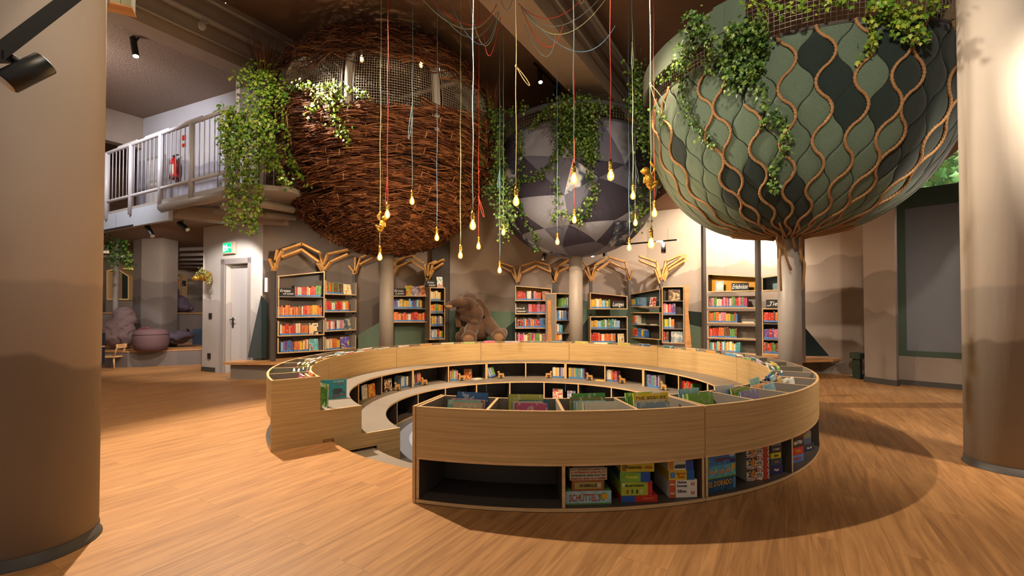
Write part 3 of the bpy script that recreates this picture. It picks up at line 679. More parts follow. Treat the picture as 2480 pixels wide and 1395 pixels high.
class Case:
    def __init__(s, px0, d0, px1, d1, label, depth=.30):
        a = A(px0, 748, d0); b = A(px1, 748, d1); s.P = Vector((a.x, a.y, 0)); s.Q = Vector((b.x, b.y, 0))
        s.w = (s.Q - s.P).length; d = (s.Q - s.P).normalized(); s.ang = math.atan2(d.y, d.x); s.depth = depth
        s.t = thing('bookcase', label, 'bookcase', s.P, s.ang); s.M = Matrix.Translation(s.P) @ Matrix.Rotation(s.ang, 4, 'Z')
    def box(s, z0, zl, zr, shelves=(), back=None, side=None, th=.02):
        """closed box with slanting top: frame + shelves"""
        mb = MB(); w, D = s.w, s.depth
        mb.box((w / 2, D / 2, z0 + th / 2), (w, D, th), m=[0, 2, 1, 0, 0, 0])
        mb.hexa([(0, 0, zl - th), (w, 0, zr - th), (w, D, zr - th), (0, D, zl - th), (0, 0, zl), (w, 0, zr), (w, D, zr), (0, D, zl)], (2, 0, 1, 0, 0, 0))
        mb.hexa([(0, 0, z0 + th), (th, 0, z0 + th), (th, D, z0 + th), (0, D, z0 + th), (0, 0, zl - th), (th, 0, zl - th), (th, D, zl - th), (0, D, zl - th)], (0, 0, 1, side if side is not None else 2, 0, 3))
        mb.hexa([(w - th, 0, z0 + th), (w, 0, z0 + th), (w, D, z0 + th), (w - th, D, z0 + th), (w - th, 0, zr - th), (w, 0, zr - th), (w, D, zr - th), (w - th, D, zr - th)], (0, 0, 1, 3, 0, side if side is not None else 2))
        mb.build('frame', [m_oakedge, m_oakedge, m_dark, m_grey], s.t)
        mb = MB(); mb.hexa([(th, D - .012, z0 + th), (w - th, D - .012, z0 + th), (w - th, D - .002, z0 + th), (th, D - .002, z0 + th), (th, D - .012, zl - th), (w - th, D - .012, zr - th), (w - th, D - .002, zr - th), (th, D - .002, zl - th)])
        o = mb.build('back_panel', back or m_dark, s.t)
        for z in shelves:
            mb = MB(); mb.box((w / 2, D / 2 - .005, z - th / 2), (w - 2 * th - .002, D - .02, .016), m=1); mb.build('shelf', [m_oakedge, m_grey], s.t)
    def tray(s, z, hs=.27, th=.02):
        mb = MB(); w, D = s.w, s.depth
        mb.box((w / 2, D / 2, z - th / 2), (w, D, th), m=[0, 3, 1, 0, 0, 0])
        for x in (th / 2, w - th / 2): mb.box((x, D / 2, z + hs / 2), (th, D, hs), m=[0, 1, 1, 3, 0, 3])
        mb.box((w / 2, D - .007, z + hs / 2), (w - 2 * th, .012, hs), m=3)
        mb.build('tray', [m_oakedge, m_oakedge, m_dark, m_grey], s.t)
LZ = lambda M, x, y, z: M @ Matrix.Translation((x, y, z))
def sign(M, w, h, lines, label, cursive=True):
    t = MB(); t.box((0, .006, h / 2), (w, .012, h)); o = t.build('chalkboard_sign', m_chalk); o.matrix_world = M @ Matrix.Rotation(-.12, 4, 'X')
    tag(o, label, 'sign')
    for s, sz, x, z in lines:
        B_ = basis((x, -.0012, z), (1, 0, 0), (0, 0, 1), (0, -1, 0)); B_ = B_ @ Matrix.Shear('XZ', 4, (0, 0)) if False else B_
        sh = Matrix.Identity(4); sh[0][1] = .25
        text_mesh(s, sz, m_chalkw, o, B_ @ sh, width=w * .88)
    return o
m_chalk = mat('chalkboard_black', '#1d1a18', .7); m_chalkw = mat('white_chalk_pen', '#f2eee6', .6)

cA = Case(673, 8.45, 786, 8.96, 'tall wall bookcase at the left end with a slanted top, beside the white door')
cA.box(1.08, 1.87, 2.0, (1.49,)); cA.tray(.75); cA.tray(.43)
for z, x0, x1, pal, w in ((1.49, .36, .93, 'warm', 'on the top shelf of the slanted left bookcase'), (1.10, .03, .965, 'warm', 'on the long second shelf of the slanted left bookcase'), (.75, .05, .66, 'orange', 'in the third tray of the slanted left bookcase')):
    row(cA.M, x0 * cA.w, x1 * cA.w, z, pal, w, th=(.02, .034))
row(cA.M, .07 * cA.w, .35 * cA.w, .43, 'indigo', 'in the bottom tray of the slanted left bookcase', th=(.022, .028))
row(cA.M, .35 * cA.w, .66 * cA.w, .43, 'yellow', 'in the bottom tray of the slanted left bookcase', th=(.024, .034))
face_book(LZ(cA.M, .78 * cA.w, .06, .751), .17, .22, ['#e0b878', '#d9c49a', '#3c2a22'], 'cream picture book with black figures, in the third tray of the left bookcase')
face_book(LZ(cA.M, .78 * cA.w, .06, .431), .18, .23, ['#4fa3a8', '#7fc3c0', '#c93a30'], 'turquoise picture book in the bottom tray of the left bookcase')
sign(LZ(cA.M, .2 * cA.w, .05, 1.491), .24, .16, [('Erstes', .075, -.03, .105), ('x3 Lesen', .055, .03, .05)], 'black chalkboard sign on the top shelf of the slanted left bookcase')
mb = MB(); mb.box((0, .13, .11), (.012, .2, .2)); o = mb.build('book_end', m_black); o.matrix_world = LZ(cA.M, .345 * cA.w, 0, 1.491); tag(o, 'dark book end at the left of the red books on the top left shelf', 'bookend')
cB = Case(788, 9.0, 863, 9.75, 'open tray bookcase right of the slanted left bookcase, one book cover brightly lit')
for z in (.42, .81, 1.2, 1.56): cB.tray(z, .26)
for z, x0, x1, pal, w in ((1.56, .05, .58, 'reds', 'in the top tray of the second bookcase from the left'), (1.2, .05, .8, 'warm', 'in the second tray of the second bookcase from the left'), (.81, .08, .6, 'white', 'in the third tray of the second bookcase from the left'), (.42, .05, .5, 'yellow', 'in the bottom tray of the second bookcase from the left')):
    row(cB.M, x0 * cB.w, x1 * cB.w, z, pal, w, th=(.026, .042))
face_book(LZ(cB.M, .78 * cB.w, .06, 1.561), .22, .22, ['#e8d49a', '#f2e6c4', '#d9b060'], 'pale yellow picture book brightly lit in the top tray of the second bookcase')
face_book(LZ(cB.M, .78 * cB.w, .06, .811), .2, .24, ['#3f4b50', '#6f7c80', '#b8a888'], 'dark grey picture book in the third tray of the second bookcase')
face_book(LZ(cB.M, .72 * cB.w, .06, .421), .24, .24, ['#5b4a94', '#7b68b4', '#c8c23c'], 'violet picture book with yellow blobs in the bottom tray of the second bookcase')
cC = Case(935, 10.25, 1039, 10.3, 'wide two shelf bookcase behind the wicker nest column, books and a sign on its top')
cC.box(.94, 1.55, 1.55, (1.26,))
row(cC.M, .03, .82 * cC.w, 1.26, 'cool', 'on the upper shelf of the bookcase behind the nest column', th=(.024, .036), stuff=True)
row(cC.M, .03, .9 * cC.w, .96, 'warm', 'on the lower shelf of the bookcase behind the nest column', th=(.024, .036), stuff=True)
sign(LZ(cC.M, .31 * cC.w, .05, 1.551), .26, .17, [('Erstes', .085, -.02, .115), ('Lesen', .085, .0, .055)], 'black chalkboard sign on top of the bookcase behind the nest column')
face_book(LZ(cC.M, .51 * cC.w, .06, 1.551), .17, .24, ['#b8c43c', '#e6c04a', '#d8653a'], 'yellow green picture book beside the sign on top of the two shelf bookcase')
face_book(LZ(cC.M, .67 * cC.w, .06, 1.551), .17, .22, ['#c9c2cc', '#7a6a94', '#e8e0d8'], 'grey violet picture book, middle of three on the two shelf bookcase')
face_book(LZ(cC.M, .84 * cC.w, .06, 1.551), .19, .24, ['#e3a47c', '#eab894', '#c8604a'], 'peach picture book, rightmost on top of the two shelf bookcase')
cD = Case(1041, 10.15, 1078, 10.35, 'narrow tall bookcase left of the plush elephant with a sign on top')
cD.box(.55, 1.74, 1.74, (1.44, 1.16, .87))
for z, x1, pal in ((1.44, .8, 'yellow'), (1.16, .95, 'warm'), (.87, .95, 'cool'), (.57, .95, 'mix')):
    row(cD.M, .03, x1 * cD.w - .025, z, pal, 'x', th=(.022, .034), stuff=True)
sign(LZ(cD.M, .07, .03, 1.741), .24, .16, [('Erstes', .065, -.03, .11), ('Lesen', .065, .0, .05)], 'black chalkboard sign on top of the narrow bookcase left of the elephant')
face_book(LZ(cD.M, .27, .05, 1.741), .15, .25, ['#dfe0d0', '#8fb0b0', '#d07a50'], 'white and teal picture book on top of the narrow bookcase left of the elephant')
cE = Case(1248, 10.4, 1336, 10.4, 'bookcase right of the plush elephant with a slanting ochre backed top box')
cE.box(1.43, 1.79, 1.72, (), m_ochre)
for z in (1.145, .815, .47): cE.tray(z, .23)
for z, x0, x1, pal in ((1.45, .03, .72, 'white'), (1.145, .34, .95, 'pinkish'), (.815, .03, .95, 'dark'), (.47, .03, .9, 'pinkish')):
    row(cE.M, x0 * cE.w + .02, x1 * cE.w, z, pal, 'x', th=(.02, .032), stuff=True)
sign(LZ(cE.M, .17 * cE.w, .04, 1.146), .24, .16, [('Krimi &', .06, -.02, .115), ('Gespenster', .055, .0, .05)], 'black chalkboard sign in the second tray of the bookcase right of the elephant')
face_book(LZ(cE.M, .85 * cE.w, .08, 1.451), .17, .22, ['#8a6a5a', '#c07850', '#5b5060'], 'dim brown picture book in the ochre backed top box right of the elephant')
cF = Case(1346, 9.9, 1382, 10.26, 'narrow grey bookcase turned sideways left of the grey pod column')
cF.box(.5, 1.60, 1.60, (1.29, 1.0, .71), side=3)
for z, x0, x1, pal in ((1.29, .5, .9, 'green'), (1.0, .05, .8, 'cool'), (.71, .05, .5, 'cool'), (.52, .05, .5, 'yellow')):
    row(cF.M, x0 * cF.w, x1 * cF.w, z, pal, 'x', th=(.022, .034), stuff=True)
mb = MB(); y0 = .09
prof = [(.10, .5), (.24, .5), (.2, 1.0), (.235, 1.44), (.115, 1.44), (.15, 1.0)]
mb.extrude([(-.022, y, z) for y, z in prof], (.02, 0, 0)); tag(mb.build('wooden_trim', m_board, cF.t), 'hourglass shaped oak strip on the side panel')
cG = Case(1429, 10.15, 1520, 10.15, 'two box bookcase with a russet backed slanting top box and a sign')
cG.box(1.24, 1.62, 1.54, (), m_red); cG.box(.47, 1.08, 1.08, (.80,))
for z, x0, x1, pal in ((1.26, .03, .55, 'green'), (.80, .03, .8, 'green'), (.49, .03, .69, 'warm')):
    row(cG.M, x0 * cG.w, x1 * cG.w, z, pal, 'x', th=(.02, .03), stuff=True)
sign(LZ(cG.M, .77 * cG.w, .05, 1.261), .28, .17, [('Lustiges', .13, 0, .09)], 'black chalkboard sign in the russet backed top box')
face_book(LZ(cG.M, .84 * cG.w, .06, .491), .15, .2, ['#d8c79c', '#efe0bc', '#a88450'], 'cream picture book on the bottom shelf of the russet topped bookcase')
cH = Case(1524, 10.74, 1599, 10.0, 'two box bookcase with a slate blue backed top box')
cH.box(1.29, 1.60, 1.70, (), m_blu); cH.box(.56, 1.17, 1.17, (.885,))
for z, x0, x1, pal in ((1.31, .03, .42, 'cool'), (.885, .05, .25, 'orange'), (.58, .05, .5, 'mix')):
    row(cH.M, x0 * cH.w, x1 * cH.w, z, pal, 'x', th=(.022, .032), stuff=True)
face_book(LZ(cH.M, .7 * cH.w, .06, 1.311), .17, .21, ['#c83a2c', '#e8e0d4', '#b02820'], 'red picture book with white panel in the slate blue backed box')
for xx, l in ((.4, 'small cream notice card lying on the empty middle shelf, left one'), (.75, 'small cream notice card lying on the empty middle shelf, right one')):
    mb = MB(); mb.box((0, .05, .008), (.13, .1, .016)); o = mb.build('notice_card', m_pages); o.matrix_world = LZ(cH.M, xx * cH.w, 0, .886); tag(o, l, 'card')
cI = Case(1603, 9.9, 1657, 9.72, 'narrow tall bookcase with four compartments beside the slanting wooden plank')
cI.box(.5, 1.74, 1.74, (1.43, 1.13, .82))
for z, x0, x1, pal in ((1.13, .06, .62, 'pinkish'), (.82, .06, .55, 'warm'), (.52, .06, .3, 'reds')):
    row(cI.M, x0 * cI.w, x1 * cI.w, z, pal, 'on the shelves of the narrow bookcase beside the wooden plank', .19, .24, th=(.026, .036), stuff=True)
face_book(LZ(cI.M, .55 * cI.w, .06, 1.431), .24, .25, ['#4a2e1c', '#a87838', '#e0c89a'], 'dark brown picture book standing in the top compartment of the narrow bookcase by the plank')
face_book(LZ(cI.M, .66 * cI.w, .06, .521), .24, .24, ['#7a8890', '#aab4b8', '#d8d2c4'], 'blue grey picture book at the bottom of the narrow bookcase by the plank')
face_book(LZ(cI.M, .55 * cI.w, .1, 1.131) , .01, .01, ['#7a8890', '#aab4b8'], 'x') if False else None
q = A(1664, 748, 9.68)
mb = MB(); mb.extrude([(q.x - .065, q.y, 1.76), (q.x + .05, q.y - .02, 1.76), (q.x + .02, q.y - .02, 1.2), (q.x + .09, q.y - .03, .33), (q.x - .05, q.y, .33), (q.x - .04, q.y, 1.2)], (.02, .05, 0)); tag(mb.build('wooden_plank', m_board), 'reddish oak plank standing right of the narrow four compartment bookcase', 'plank')
cJ = Case(1713, 8.96, 1838, 8.40, 'wide tray bookcase with a mustard yellow backed top box and a white lettered sign')
cJ.box(1.58, 1.95, 1.855, (), m_ylw)
for z in (1.28, .985, .69, .41): cJ.tray(z, .22)
for z, x0, x1, pal, w in ((1.28, .03, .78, 'pinkish', 'in the first tray below the yellow box'), (.985, .03, .6, 'mix', 'in the second tray below the yellow box'), (.69, .03, .58, 'reds', 'in the third tray below the yellow box'), (.41, .03, .64, 'green', 'in the lowest tray of the yellow topped bookcase')):
    row(cJ.M, x0 * cJ.w, x1 * cJ.w, z, pal, w, .16, .205, th=(.022, .032))
sign(LZ(cJ.M, .64 * cJ.w, .05, 1.601), .30, .15, [('Erlebnisse', .13, 0, .075)], 'black chalkboard sign with one word in the mustard yellow box')
fb = face_book(LZ(cJ.M, .235 * cJ.w, .06, 1.601), .15, .2, ['#8fa3a8', '#a4b4b6', '#94a8ac'], 'blue grey picture book with a white oval in the mustard yellow box')
mb = MB(); mb.extrude([(.06 * math.cos(a), -.0015, .11 + .068 * math.sin(a)) for a in [2 * PI * i / 24 for i in range(24)]], (0, .001, 0)); mb.build('oval_panel', m_pages, fb)
mb = MB(); mb.box((0, .05, .01), (.2, .1, .02)); o = mb.build('notice_card', m_pages); o.matrix_world = LZ(cJ.M, .8 * cJ.w, 0, .986); tag(o, 'small cream notice card lying in the second tray below the yellow box', 'card')
cK = Case(1845, 8.35, 1942, 7.95, 'tray bookcase partly behind the roped column, with a pale blue backed top box')
cK.box(1.58, 1.84, 1.9, (), m_blu); cK.box(.41, 1.26, 1.26, (.985, .69))
for z, x0, x1, pal, w in ((1.0, .04, .95, 'reds', 'on the upper shelf behind the roped column'), (.69, .04, .95, 'pinkish', 'on the middle shelf behind the roped column'), (.43, .04, .95, 'reds', 'on the bottom shelf behind the roped column')):
    row(cK.M, x0 * cK.w, min(x1, .62) * cK.w, z, pal, w, .17, .2, th=(.024, .03), stuff=True)
sign(LZ(cK.M, .27 * cK.w, .05, 1.262), .22, .16, [('aus', .04, -.07, .05), ('Tier', .11, .03, .08)], 'black chalkboard sign on the bookcase half hidden by the roped column')
# all remaining shelf books: one object with vertex colours
mb = MB(); cols = []
for M, th, dp, h, c in STUFF:
    k = len(mb.f)
    for part, mm in (((0, 0, 0, th, dp, h), 0),):
        mb.box((th / 2, dp / 2, h / 2), (th, dp, h), M, m=[0, 1, 0, 0, 0, 0])
    mb.box((th / 2, -.0008, .02), (th, .0016, .032), M, m=2)
    cols += [c] * (len(mb.f) - k)
me = mb.mesh('rows_of_books', [m_cover_s, m_pages, m_sticker]); ca = me.color_attributes.new('Col', 'FLOAT_COLOR', 'CORNER')
li = 0
for p_, c in zip(me.polygons, cols):
    for l in p_.loop_indices: ca.data[l].color = c
o = bpy.data.objects.new('rows_of_books', me); COL.objects.link(o); tag(o, 'rows of colourful books on the middle bookcases behind the ring', 'books', kind='stuff')

# ---------------------------------------------------------------- branching posts
m_branch = wood('pale_branch_wood', '#bb8442', '#dba765', (8, 8, 8), .45)
def bpoly(mb, pts, d, w=.034, t=.06):
    q = [A(x, y, d) for x, y in pts]
    for a, b in zip(q, q[1:]):
        e = (b - a).normalized() * .008; mb.bar(a - e, b + e, t, w, up=(0, 1, 0)) if False else mb.bar(a - e, b + e, w, t, up=Vector((0, 1, 0)))
def tree_post(px, d, ytop, lines, label, ybot=.31, w=.065, back=True):
    q = A(px, ytop, d); t = thing('branching_post', label, 'post', (q.x, q.y, .31)); iv = Matrix.Translation((-q.x, -q.y, -.31))
    mb = MB(); mb.box((0, 0, (q.z - .31) / 2), (w, w, q.z - .31)); mb.build('post', m_postpaint, t)
    mb = MB(); mb.box((0, 0, q.z - .31 + .04), (w, w, .08)); mb.build('post_cap', m_branch, t)
    for ln in lines:
        mb = MB(); bpoly(mb, ln, d - .02)
        if len(ln) > 2: bpoly(mb, [(x + 1.5, y + 2) for x, y in ln], d + .09)
        mb.v = [(v[0] - q.x, v[1] - q.y, v[2] - .31) for v in mb.v]
        mb.build('branch', m_branch, t)
T_ = [(663, 8.12, 656, [[(663, 652), (653, 628)], [(668, 648), (667, 632), (672, 606)], [(668, 636), (684, 606), (732, 590), (774, 611)], [(684, 622), (732, 604), (772, 633)]], 'branching post at the left end of the bookcases, standing on the bench corner'),
 (784, 9.25, 655, [[(784, 652), (774, 611)], [(784, 655), (772, 633)], [(778, 655), (769, 638)], [(784, 640), (793, 615), (843, 604)], [(786, 652), (800, 634), (842, 615)]], 'branching post between the two left bookcases with two brightly lit branches'),
 (858, 9.85, 664, [[(859, 660), (846, 644)], [(860, 660), (861, 624)], [(861, 660), (873, 624), (906, 611), (932, 626)], [(872, 640), (909, 621), (932, 643)]], 'branching post right of the second bookcase, left of the nest column'),
 (946, 10.5, 672, [[(946, 668), (932, 626)], [(946, 672), (932, 643)], [(946, 668), (958, 632), (985, 622), (1000, 620)], [(948, 672), (960, 647), (998, 632)]], 'branching post mostly hidden behind the nest column'),
 (1034, 10.4, 680, [[(1034, 672), (1029, 638), (1000, 620)], [(1034, 676), (1028, 653), (998, 632)], [(1036, 672), (1038, 640), (1056, 632)], [(1037, 674), (1048, 640), (1075, 628)], [(1038, 674), (1050, 652), (1073, 637)]], 'branching post left of the narrow bookcase with the sign on top'),
 (1252, 10.74, 684, [[(1251, 680), (1244, 647), (1208, 635)], [(1249, 678), (1239, 659), (1210, 643)], [(1254, 678), (1260, 645), (1297, 633), (1329, 642)], [(1256, 680), (1262, 661), (1299, 643), (1335, 659)]], 'branching post right of the plush elephant'),
 (1341, 10.74, 684, [[(1341, 680), (1329, 642)], [(1341, 682), (1335, 659)], [(1342, 680), (1351, 644), (1386, 624), (1412, 636)], [(1345, 680), (1352, 658), (1386, 641), (1416, 653)]], 'branching post beside the sideways grey bookcase, left of the pod column'),
 (1431, 10.74, 681, [[(1431, 676), (1422, 645), (1412, 636)], [(1429, 678), (1416, 653)], [(1431, 678), (1441, 641), (1474, 622), (1514, 634)], [(1434, 678), (1443, 655), (1476, 633), (1516, 652)]], 'branching post at the left of the russet topped bookcase'),
 (1524, 10.74, 679, [[(1524, 675), (1514, 634)], [(1523, 677), (1516, 652)], [(1526, 675), (1532, 656)]], 'branching post between the russet and the slate blue topped bookcases'),
 (1601, 10.35, 678, [[(1601, 674), (1589, 634), (1548, 620)], [(1597, 672), (1589, 647), (1548, 630)], [(1602, 672), (1612, 632), (1653, 615)], [(1605, 676), (1615, 648), (1661, 618)], [(1607, 678), (1617, 655), (1661, 628)], [(1597, 686), (1586, 654)]], 'free standing brightly lit branching post left of the narrow plank bookcase')]
for a in T_: tree_post(*a)
for px, d, z1, l in ((1708, 9.05, 3.6, 'tall dark post left of the yellow topped bookcase'), (1841, 8.33, 3.6, 'tall dark post right of the yellow topped bookcase'), (1947, 7.95, 2.5, 'dark post just right of the roped column')):
    q = A(px, 748, d); mb = MB(); mb.box((q.x, q.y + .06, (z1 + .312) / 2), (.06, .1, z1 - .312)); tag(mb.build('dark_post', m_postpaint), l, 'post')
# felt covered panels at the foot of the walls
NPN = [0]
def panel(pts, d, m, label, t=.03):
    q = [A(x, y, d_) for x, y, d_ in pts]; n = (q[1] - q[0]).cross(q[2] - q[0]).normalized() * t
    if n.y < 0: n = -n
    mb = MB(); mb.extrude(q, n); NPN[0] += 1; struct(mb, 'trim_felt_%d' % NPN[0], m)
panel([(600, 866, 8.35), (633, 868, 8.2), (650, 868, 8.3), (650, 740, 8.3), (632, 719, 8.2)], 0, m_feltd, 'dark green felt wedge beside the door and the left bookcase')
panel([(868, 852, 10.0), (925, 846, 10.35), (925, 778, 10.35), (868, 812, 10.0)], 0, m_feltg, 'green felt panel low on the wall left of the nest column')
panel([(955, 850, 10.6), (1040, 850, 10.6), (1040, 762, 10.6), (955, 782, 10.6)], 0, m_feltg, 'green felt panel below the two shelf bookcase')
panel([(1083, 850, 10.8), (1246, 850, 10.8), (1246, 755, 10.8), (1083, 752, 10.8)], 0, m_feltg, 'green felt panel behind the plush elephant')
panel([(1205, 850, 10.7), (1300, 850, 10.7), (1300, 755, 10.7), (1248, 776, 10.7), (1205, 812, 10.7)], 0, m_feltd, 'dark green felt wedge right of the plush elephant')
panel([(1411, 850, 10.7), (1600, 850, 10.7), (1600, 752, 10.7), (1411, 728, 10.7)], 0, m_feltg, 'green felt panel behind the russet topped bookcase')
panel([(1411, 850, 10.6), (1432, 850, 10.6), (1432, 758, 10.6), (1411, 790, 10.6)], 0, m_feltd, 'dark green felt wedge right of the grey pod column')
panel([(1664, 850, 9.75), (1708, 850, 9.4), (1708, 795, 9.4), (1664, 785, 9.75)], 0, m_feltg, 'green felt panel between the wooden plank and the yellow topped bookcase')
panel([(1664, 786, 9.77), (1708, 796, 9.42), (1708, 757, 9.42), (1664, 753, 9.77)], 0, m_feltd, 'dark green felt band above the green one beside the wooden plank')
panel([(1945, 862, 8.6), (2008, 862, 8.35), (1945, 788, 8.6)], 0, m_feltd, 'dark green felt triangle on the wall right of the roped column')
# ---------------------------------------------------------------- tree pods
import numpy as np
def proj(P):
    x, y, z = P[0], P[1], P[2] - CAMZ
    f = y * math.cos(TILT) + z * math.sin(TILT); u = -y * math.sin(TILT) + z * math.cos(TILT)
    return 1240 + F_PX * x / f, CY - F_PX * u / f
def interp(tab, z):
    if z <= tab[0][1]: return tab[0][0]
    for (r0, z0), (r1, z1) in zip(tab, tab[1:]):
        if z <= z1: return r0 + (r1 - r0) * (z - z0) / (z1 - z0 + 1e-9)
    return tab[-1][0]
def smooth_tab(tab, n=60):
    """Catmull-Rom resample of an (r, z) profile, evenly spaced"""
    P = [np.array(p, float) for p in tab]; P = [2 * P[0] - P[1]] + P + [2 * P[-1] - P[-2]]; out = []
    for i in range(1, len(P) - 2):
        for k in range(12):
            t = k / 12; a, b, c, d = P[i-1], P[i], P[i+1], P[i+2]
            out.append(.5 * (2*b + (c-a)*t + (2*a-5*b+4*c-d)*t*t + (3*b-a-3*c+d)*t**3))
    out.append(P[-2]); out = np.array(out); s = np.r_[0, np.cumsum(np.hypot(*np.diff(out, axis=0).T))]
    q = np.linspace(0, s[-1], n); return np.c_[np.interp(q, s, out[:, 0]), np.interp(q, s, out[:, 1])], s[-1]
def hit(px, py, c, tab, off=.03, dmin=1.5):
    d = ray(px, py).normalized(); o = Vector((0, 0, CAMZ)); t = dmin; z0, z1 = tab[0][1], tab[-1][1]
    best = None
    while t < 16:
        p = o + d * t
        if z0 <= p.z <= z1:
            g = math.hypot(p.x - c[0], p.y - c[1]) - interp(tab, p.z) - off
            if best is None or g < best[0]: best = (g, p.copy())
            if g < 0: return p
        t += .02
    return best[1] if best else o + d * 6
def isl_mat(name, c0, c1, c2, rough=.6, spec=.4, trans=0):
    m, n, p = nt(name); N = n.nodes; L = n.links
    g = N.new('ShaderNodeNewGeometry'); r = N.new('ShaderNodeValToRGB'); e = r.color_ramp.elements
    e[0].color = srgb(c0); e[1].color = srgb(c2); k = e.new(.55); k.color = srgb(c1)
    L.new(g.outputs['Random Per Island'], r.inputs[0]); L.new(r.outputs[0], p.inputs['Base Color']); p.inputs['Roughness'].default_value = rough; p.inputs['Specular IOR Level'].default_value = spec
    return m
m_twig = isl_mat('willow_twigs', '#2e1a12', '#673c26', '#a8744a', .55, .25)
m_rope = mat('manila_rope', '#94704a', .85, nz=(90, .2))
def np_mesh(name, V, F, mats, mi=None, smooth=True):
    me = bpy.data.meshes.new(name); V = np.asarray(V, np.float32); F = np.asarray(F, np.int32); n, k = F.shape
    me.vertices.add(len(V)); me.vertices.foreach_set('co', V.ravel()); me.loops.add(n * k); me.loops.foreach_set('vertex_index', F.ravel())
    me.polygons.add(n); me.polygons.foreach_set('loop_start', np.arange(0, n * k, k, dtype=np.int32)); me.polygons.foreach_set('loop_total', np.full(n, k, np.int32))
    for mt in mats: me.materials.append(mt)
    if mi is not None: me.polygons.foreach_set('material_index', np.asarray(mi, np.int32))
    if smooth: me.polygons.foreach_set('use_smooth', np.ones(n, bool))
    me.update(calc_edges=True); me.validate(); return me
def link(me, name, parent=None):
    o = bpy.data.objects.new(name, me); COL.objects.link(o)
    if parent is not None: o.parent = parent
    return o
rng = np.random.default_rng(5)
def twig_field(prof, smin, smax, n, nseg=9, length=(.6, 1.3), rad=(.0075, .012), a0=0, a1=2 * PI, limit=None, stakes=40, wob=.042, drift=.05, bundle=4, seed=1):
    """bundles of tapered twigs woven in and out of stakes on a surface of revolution. prof: evenly spaced (r, z), arc length L"""
    P, L = prof; sg = np.linspace(0, L, len(P)); V = []; F = []; base = 0
    dr = np.gradient(P[:, 0], sg); dz = np.gradient(P[:, 1], sg)
    for i in range(n):
        ph0 = rng.uniform(a0, a1); row_ = int(rng.uniform(smin, smax) / .082); s0 = min(max(row_ * .082 + rng.normal() * .009, smin), smax)
        if rng.random() > max(.18, np.interp(s0, sg, P[:, 0]) / P[:, 0].max()): continue
        zz = np.interp(s0, sg, P[:, 1])
        if limit is not None and not limit(ph0, zz): continue
        r0 = max(np.interp(s0, sg, P[:, 0]), .25); dd = drift * rng.normal()
        nb = rng.integers(max(1, bundle - 2), bundle + 2)
        for b_ in range(nb):
            ln = rng.uniform(*length) / r0; t = np.linspace(0, 1, nseg); ph = ph0 + rng.normal() * .05 + ln * (t - .5)
            fan = (b_ - nb / 2) * .014; s = s0 + dd * (t - .5) * 2 + fan * (1 + 1.6 * (t - .5) ** 2 * 4) + rng.normal() * .005
            s = np.clip(s, 0, L); r = np.interp(s, sg, P[:, 0]); z = np.interp(s, sg, P[:, 1]); nr = np.interp(s, sg, dz); nz_ = -np.interp(s, sg, dr)
            w = wob * np.cos(ph * stakes / 2 + PI * row_) + rng.uniform(-.006, .012) + .05 * max(0, rng.uniform(-2, 1)) * (t - .5) ** 2 * 4
            r = r + nr * w; z = z + nz_ * w; c = np.c_[r * np.cos(ph), r * np.sin(ph), z]
            q = rng.uniform(*rad) * (1 - .5 * np.abs(t - .35)); er = np.c_[np.cos(ph) * nr, np.sin(ph) * nr, nz_]; es = np.c_[np.cos(ph) * np.interp(s, sg, dr), np.sin(ph) * np.interp(s, sg, dr), np.interp(s, sg, dz)]
            for k in range(3):
                a = 2 * PI * k / 3 + .5; V.append(c + (er * math.cos(a) + es * math.sin(a)) * q[:, None])
            idx = base + np.arange(nseg); j = idx[:-1]
            for k in range(3):
                k2 = (k + 1) % 3; F.append(np.c_[j + k * nseg, j + 1 + k * nseg, j + 1 + k2 * nseg, j + k2 * nseg])
            base += 3 * nseg
    return np.concatenate(V), np.concatenate(F)
def rev_shell(prof, mat_, name, parent, n=72, off=0.0, s0=0, s1=None, c=(0, 0, 0), a0=0, a1=2 * PI):
    P, L = prof; sg = np.linspace(0, L, len(P)); s1 = L if s1 is None else s1
    mb = MB(); S = np.linspace(s0, s1, 40); vs = []; full = abs(a1 - a0 - 2 * PI) < 1e-6; m = n if full else n + 1
    for s in S:
        r = max(np.interp(s, sg, P[:, 0]) + off, .001); z = np.interp(s, sg, P[:, 1])
        for k in range(m): a = a0 + (a1 - a0) * k / n; vs.append((r * math.cos(a), r * math.sin(a), z))
    fs = [(i * m + k, i * m + (k + 1) % m, (i + 1) * m + (k + 1) % m, (i + 1) * m + k) for i in range(39) for k in range(n)]
    mb.add(vs, fs, 0, True); return mb.build(name, mat_, parent)
# ---- wicker nest
NC = (-2.34, 8.4); front = math.atan2(-NC[1], -NC[0])
low = [(.15, 2.27), (.5, 2.35), (.95, 2.52), (1.3, 2.76), (1.53, 3.0), (1.7, 3.28), (1.83, 3.62), (1.93, 4.0), (1.97, 4.4), (1.95, 4.8), (1.9, 5.15)]
dome = [(1.95, 4.8), (1.9, 5.1), (1.78, 5.35), (1.58, 5.58), (1.28, 5.78), (.85, 5.9), (.4, 5.95), (.05, 5.97)]
nest = thing('wicker_nest', 'giant brown woven willow nest pod with mesh windows, standing on a grey column', 'nest', (NC[0], NC[1], 0))
adif = lambda a: abs((a - front + PI) % (2 * PI) - PI)
rim = lambda a: min(5.05, 4.22 + 1.7 * math.sin(adif(a) / 2) ** 2 + .04 * math.sin(5 * a))
dedge = lambda a: min(5.3, 4.98 + .5 * math.sin(adif(a) / 2) ** 2)
LP = smooth_tab(low, 80); DP = smooth_tab(dome, 60)
V1, F1 = twig_field(LP, .15, LP[1], 2100, a0=front - 1.95, a1=front + 1.95, limit=lambda a, z: z < rim(a))
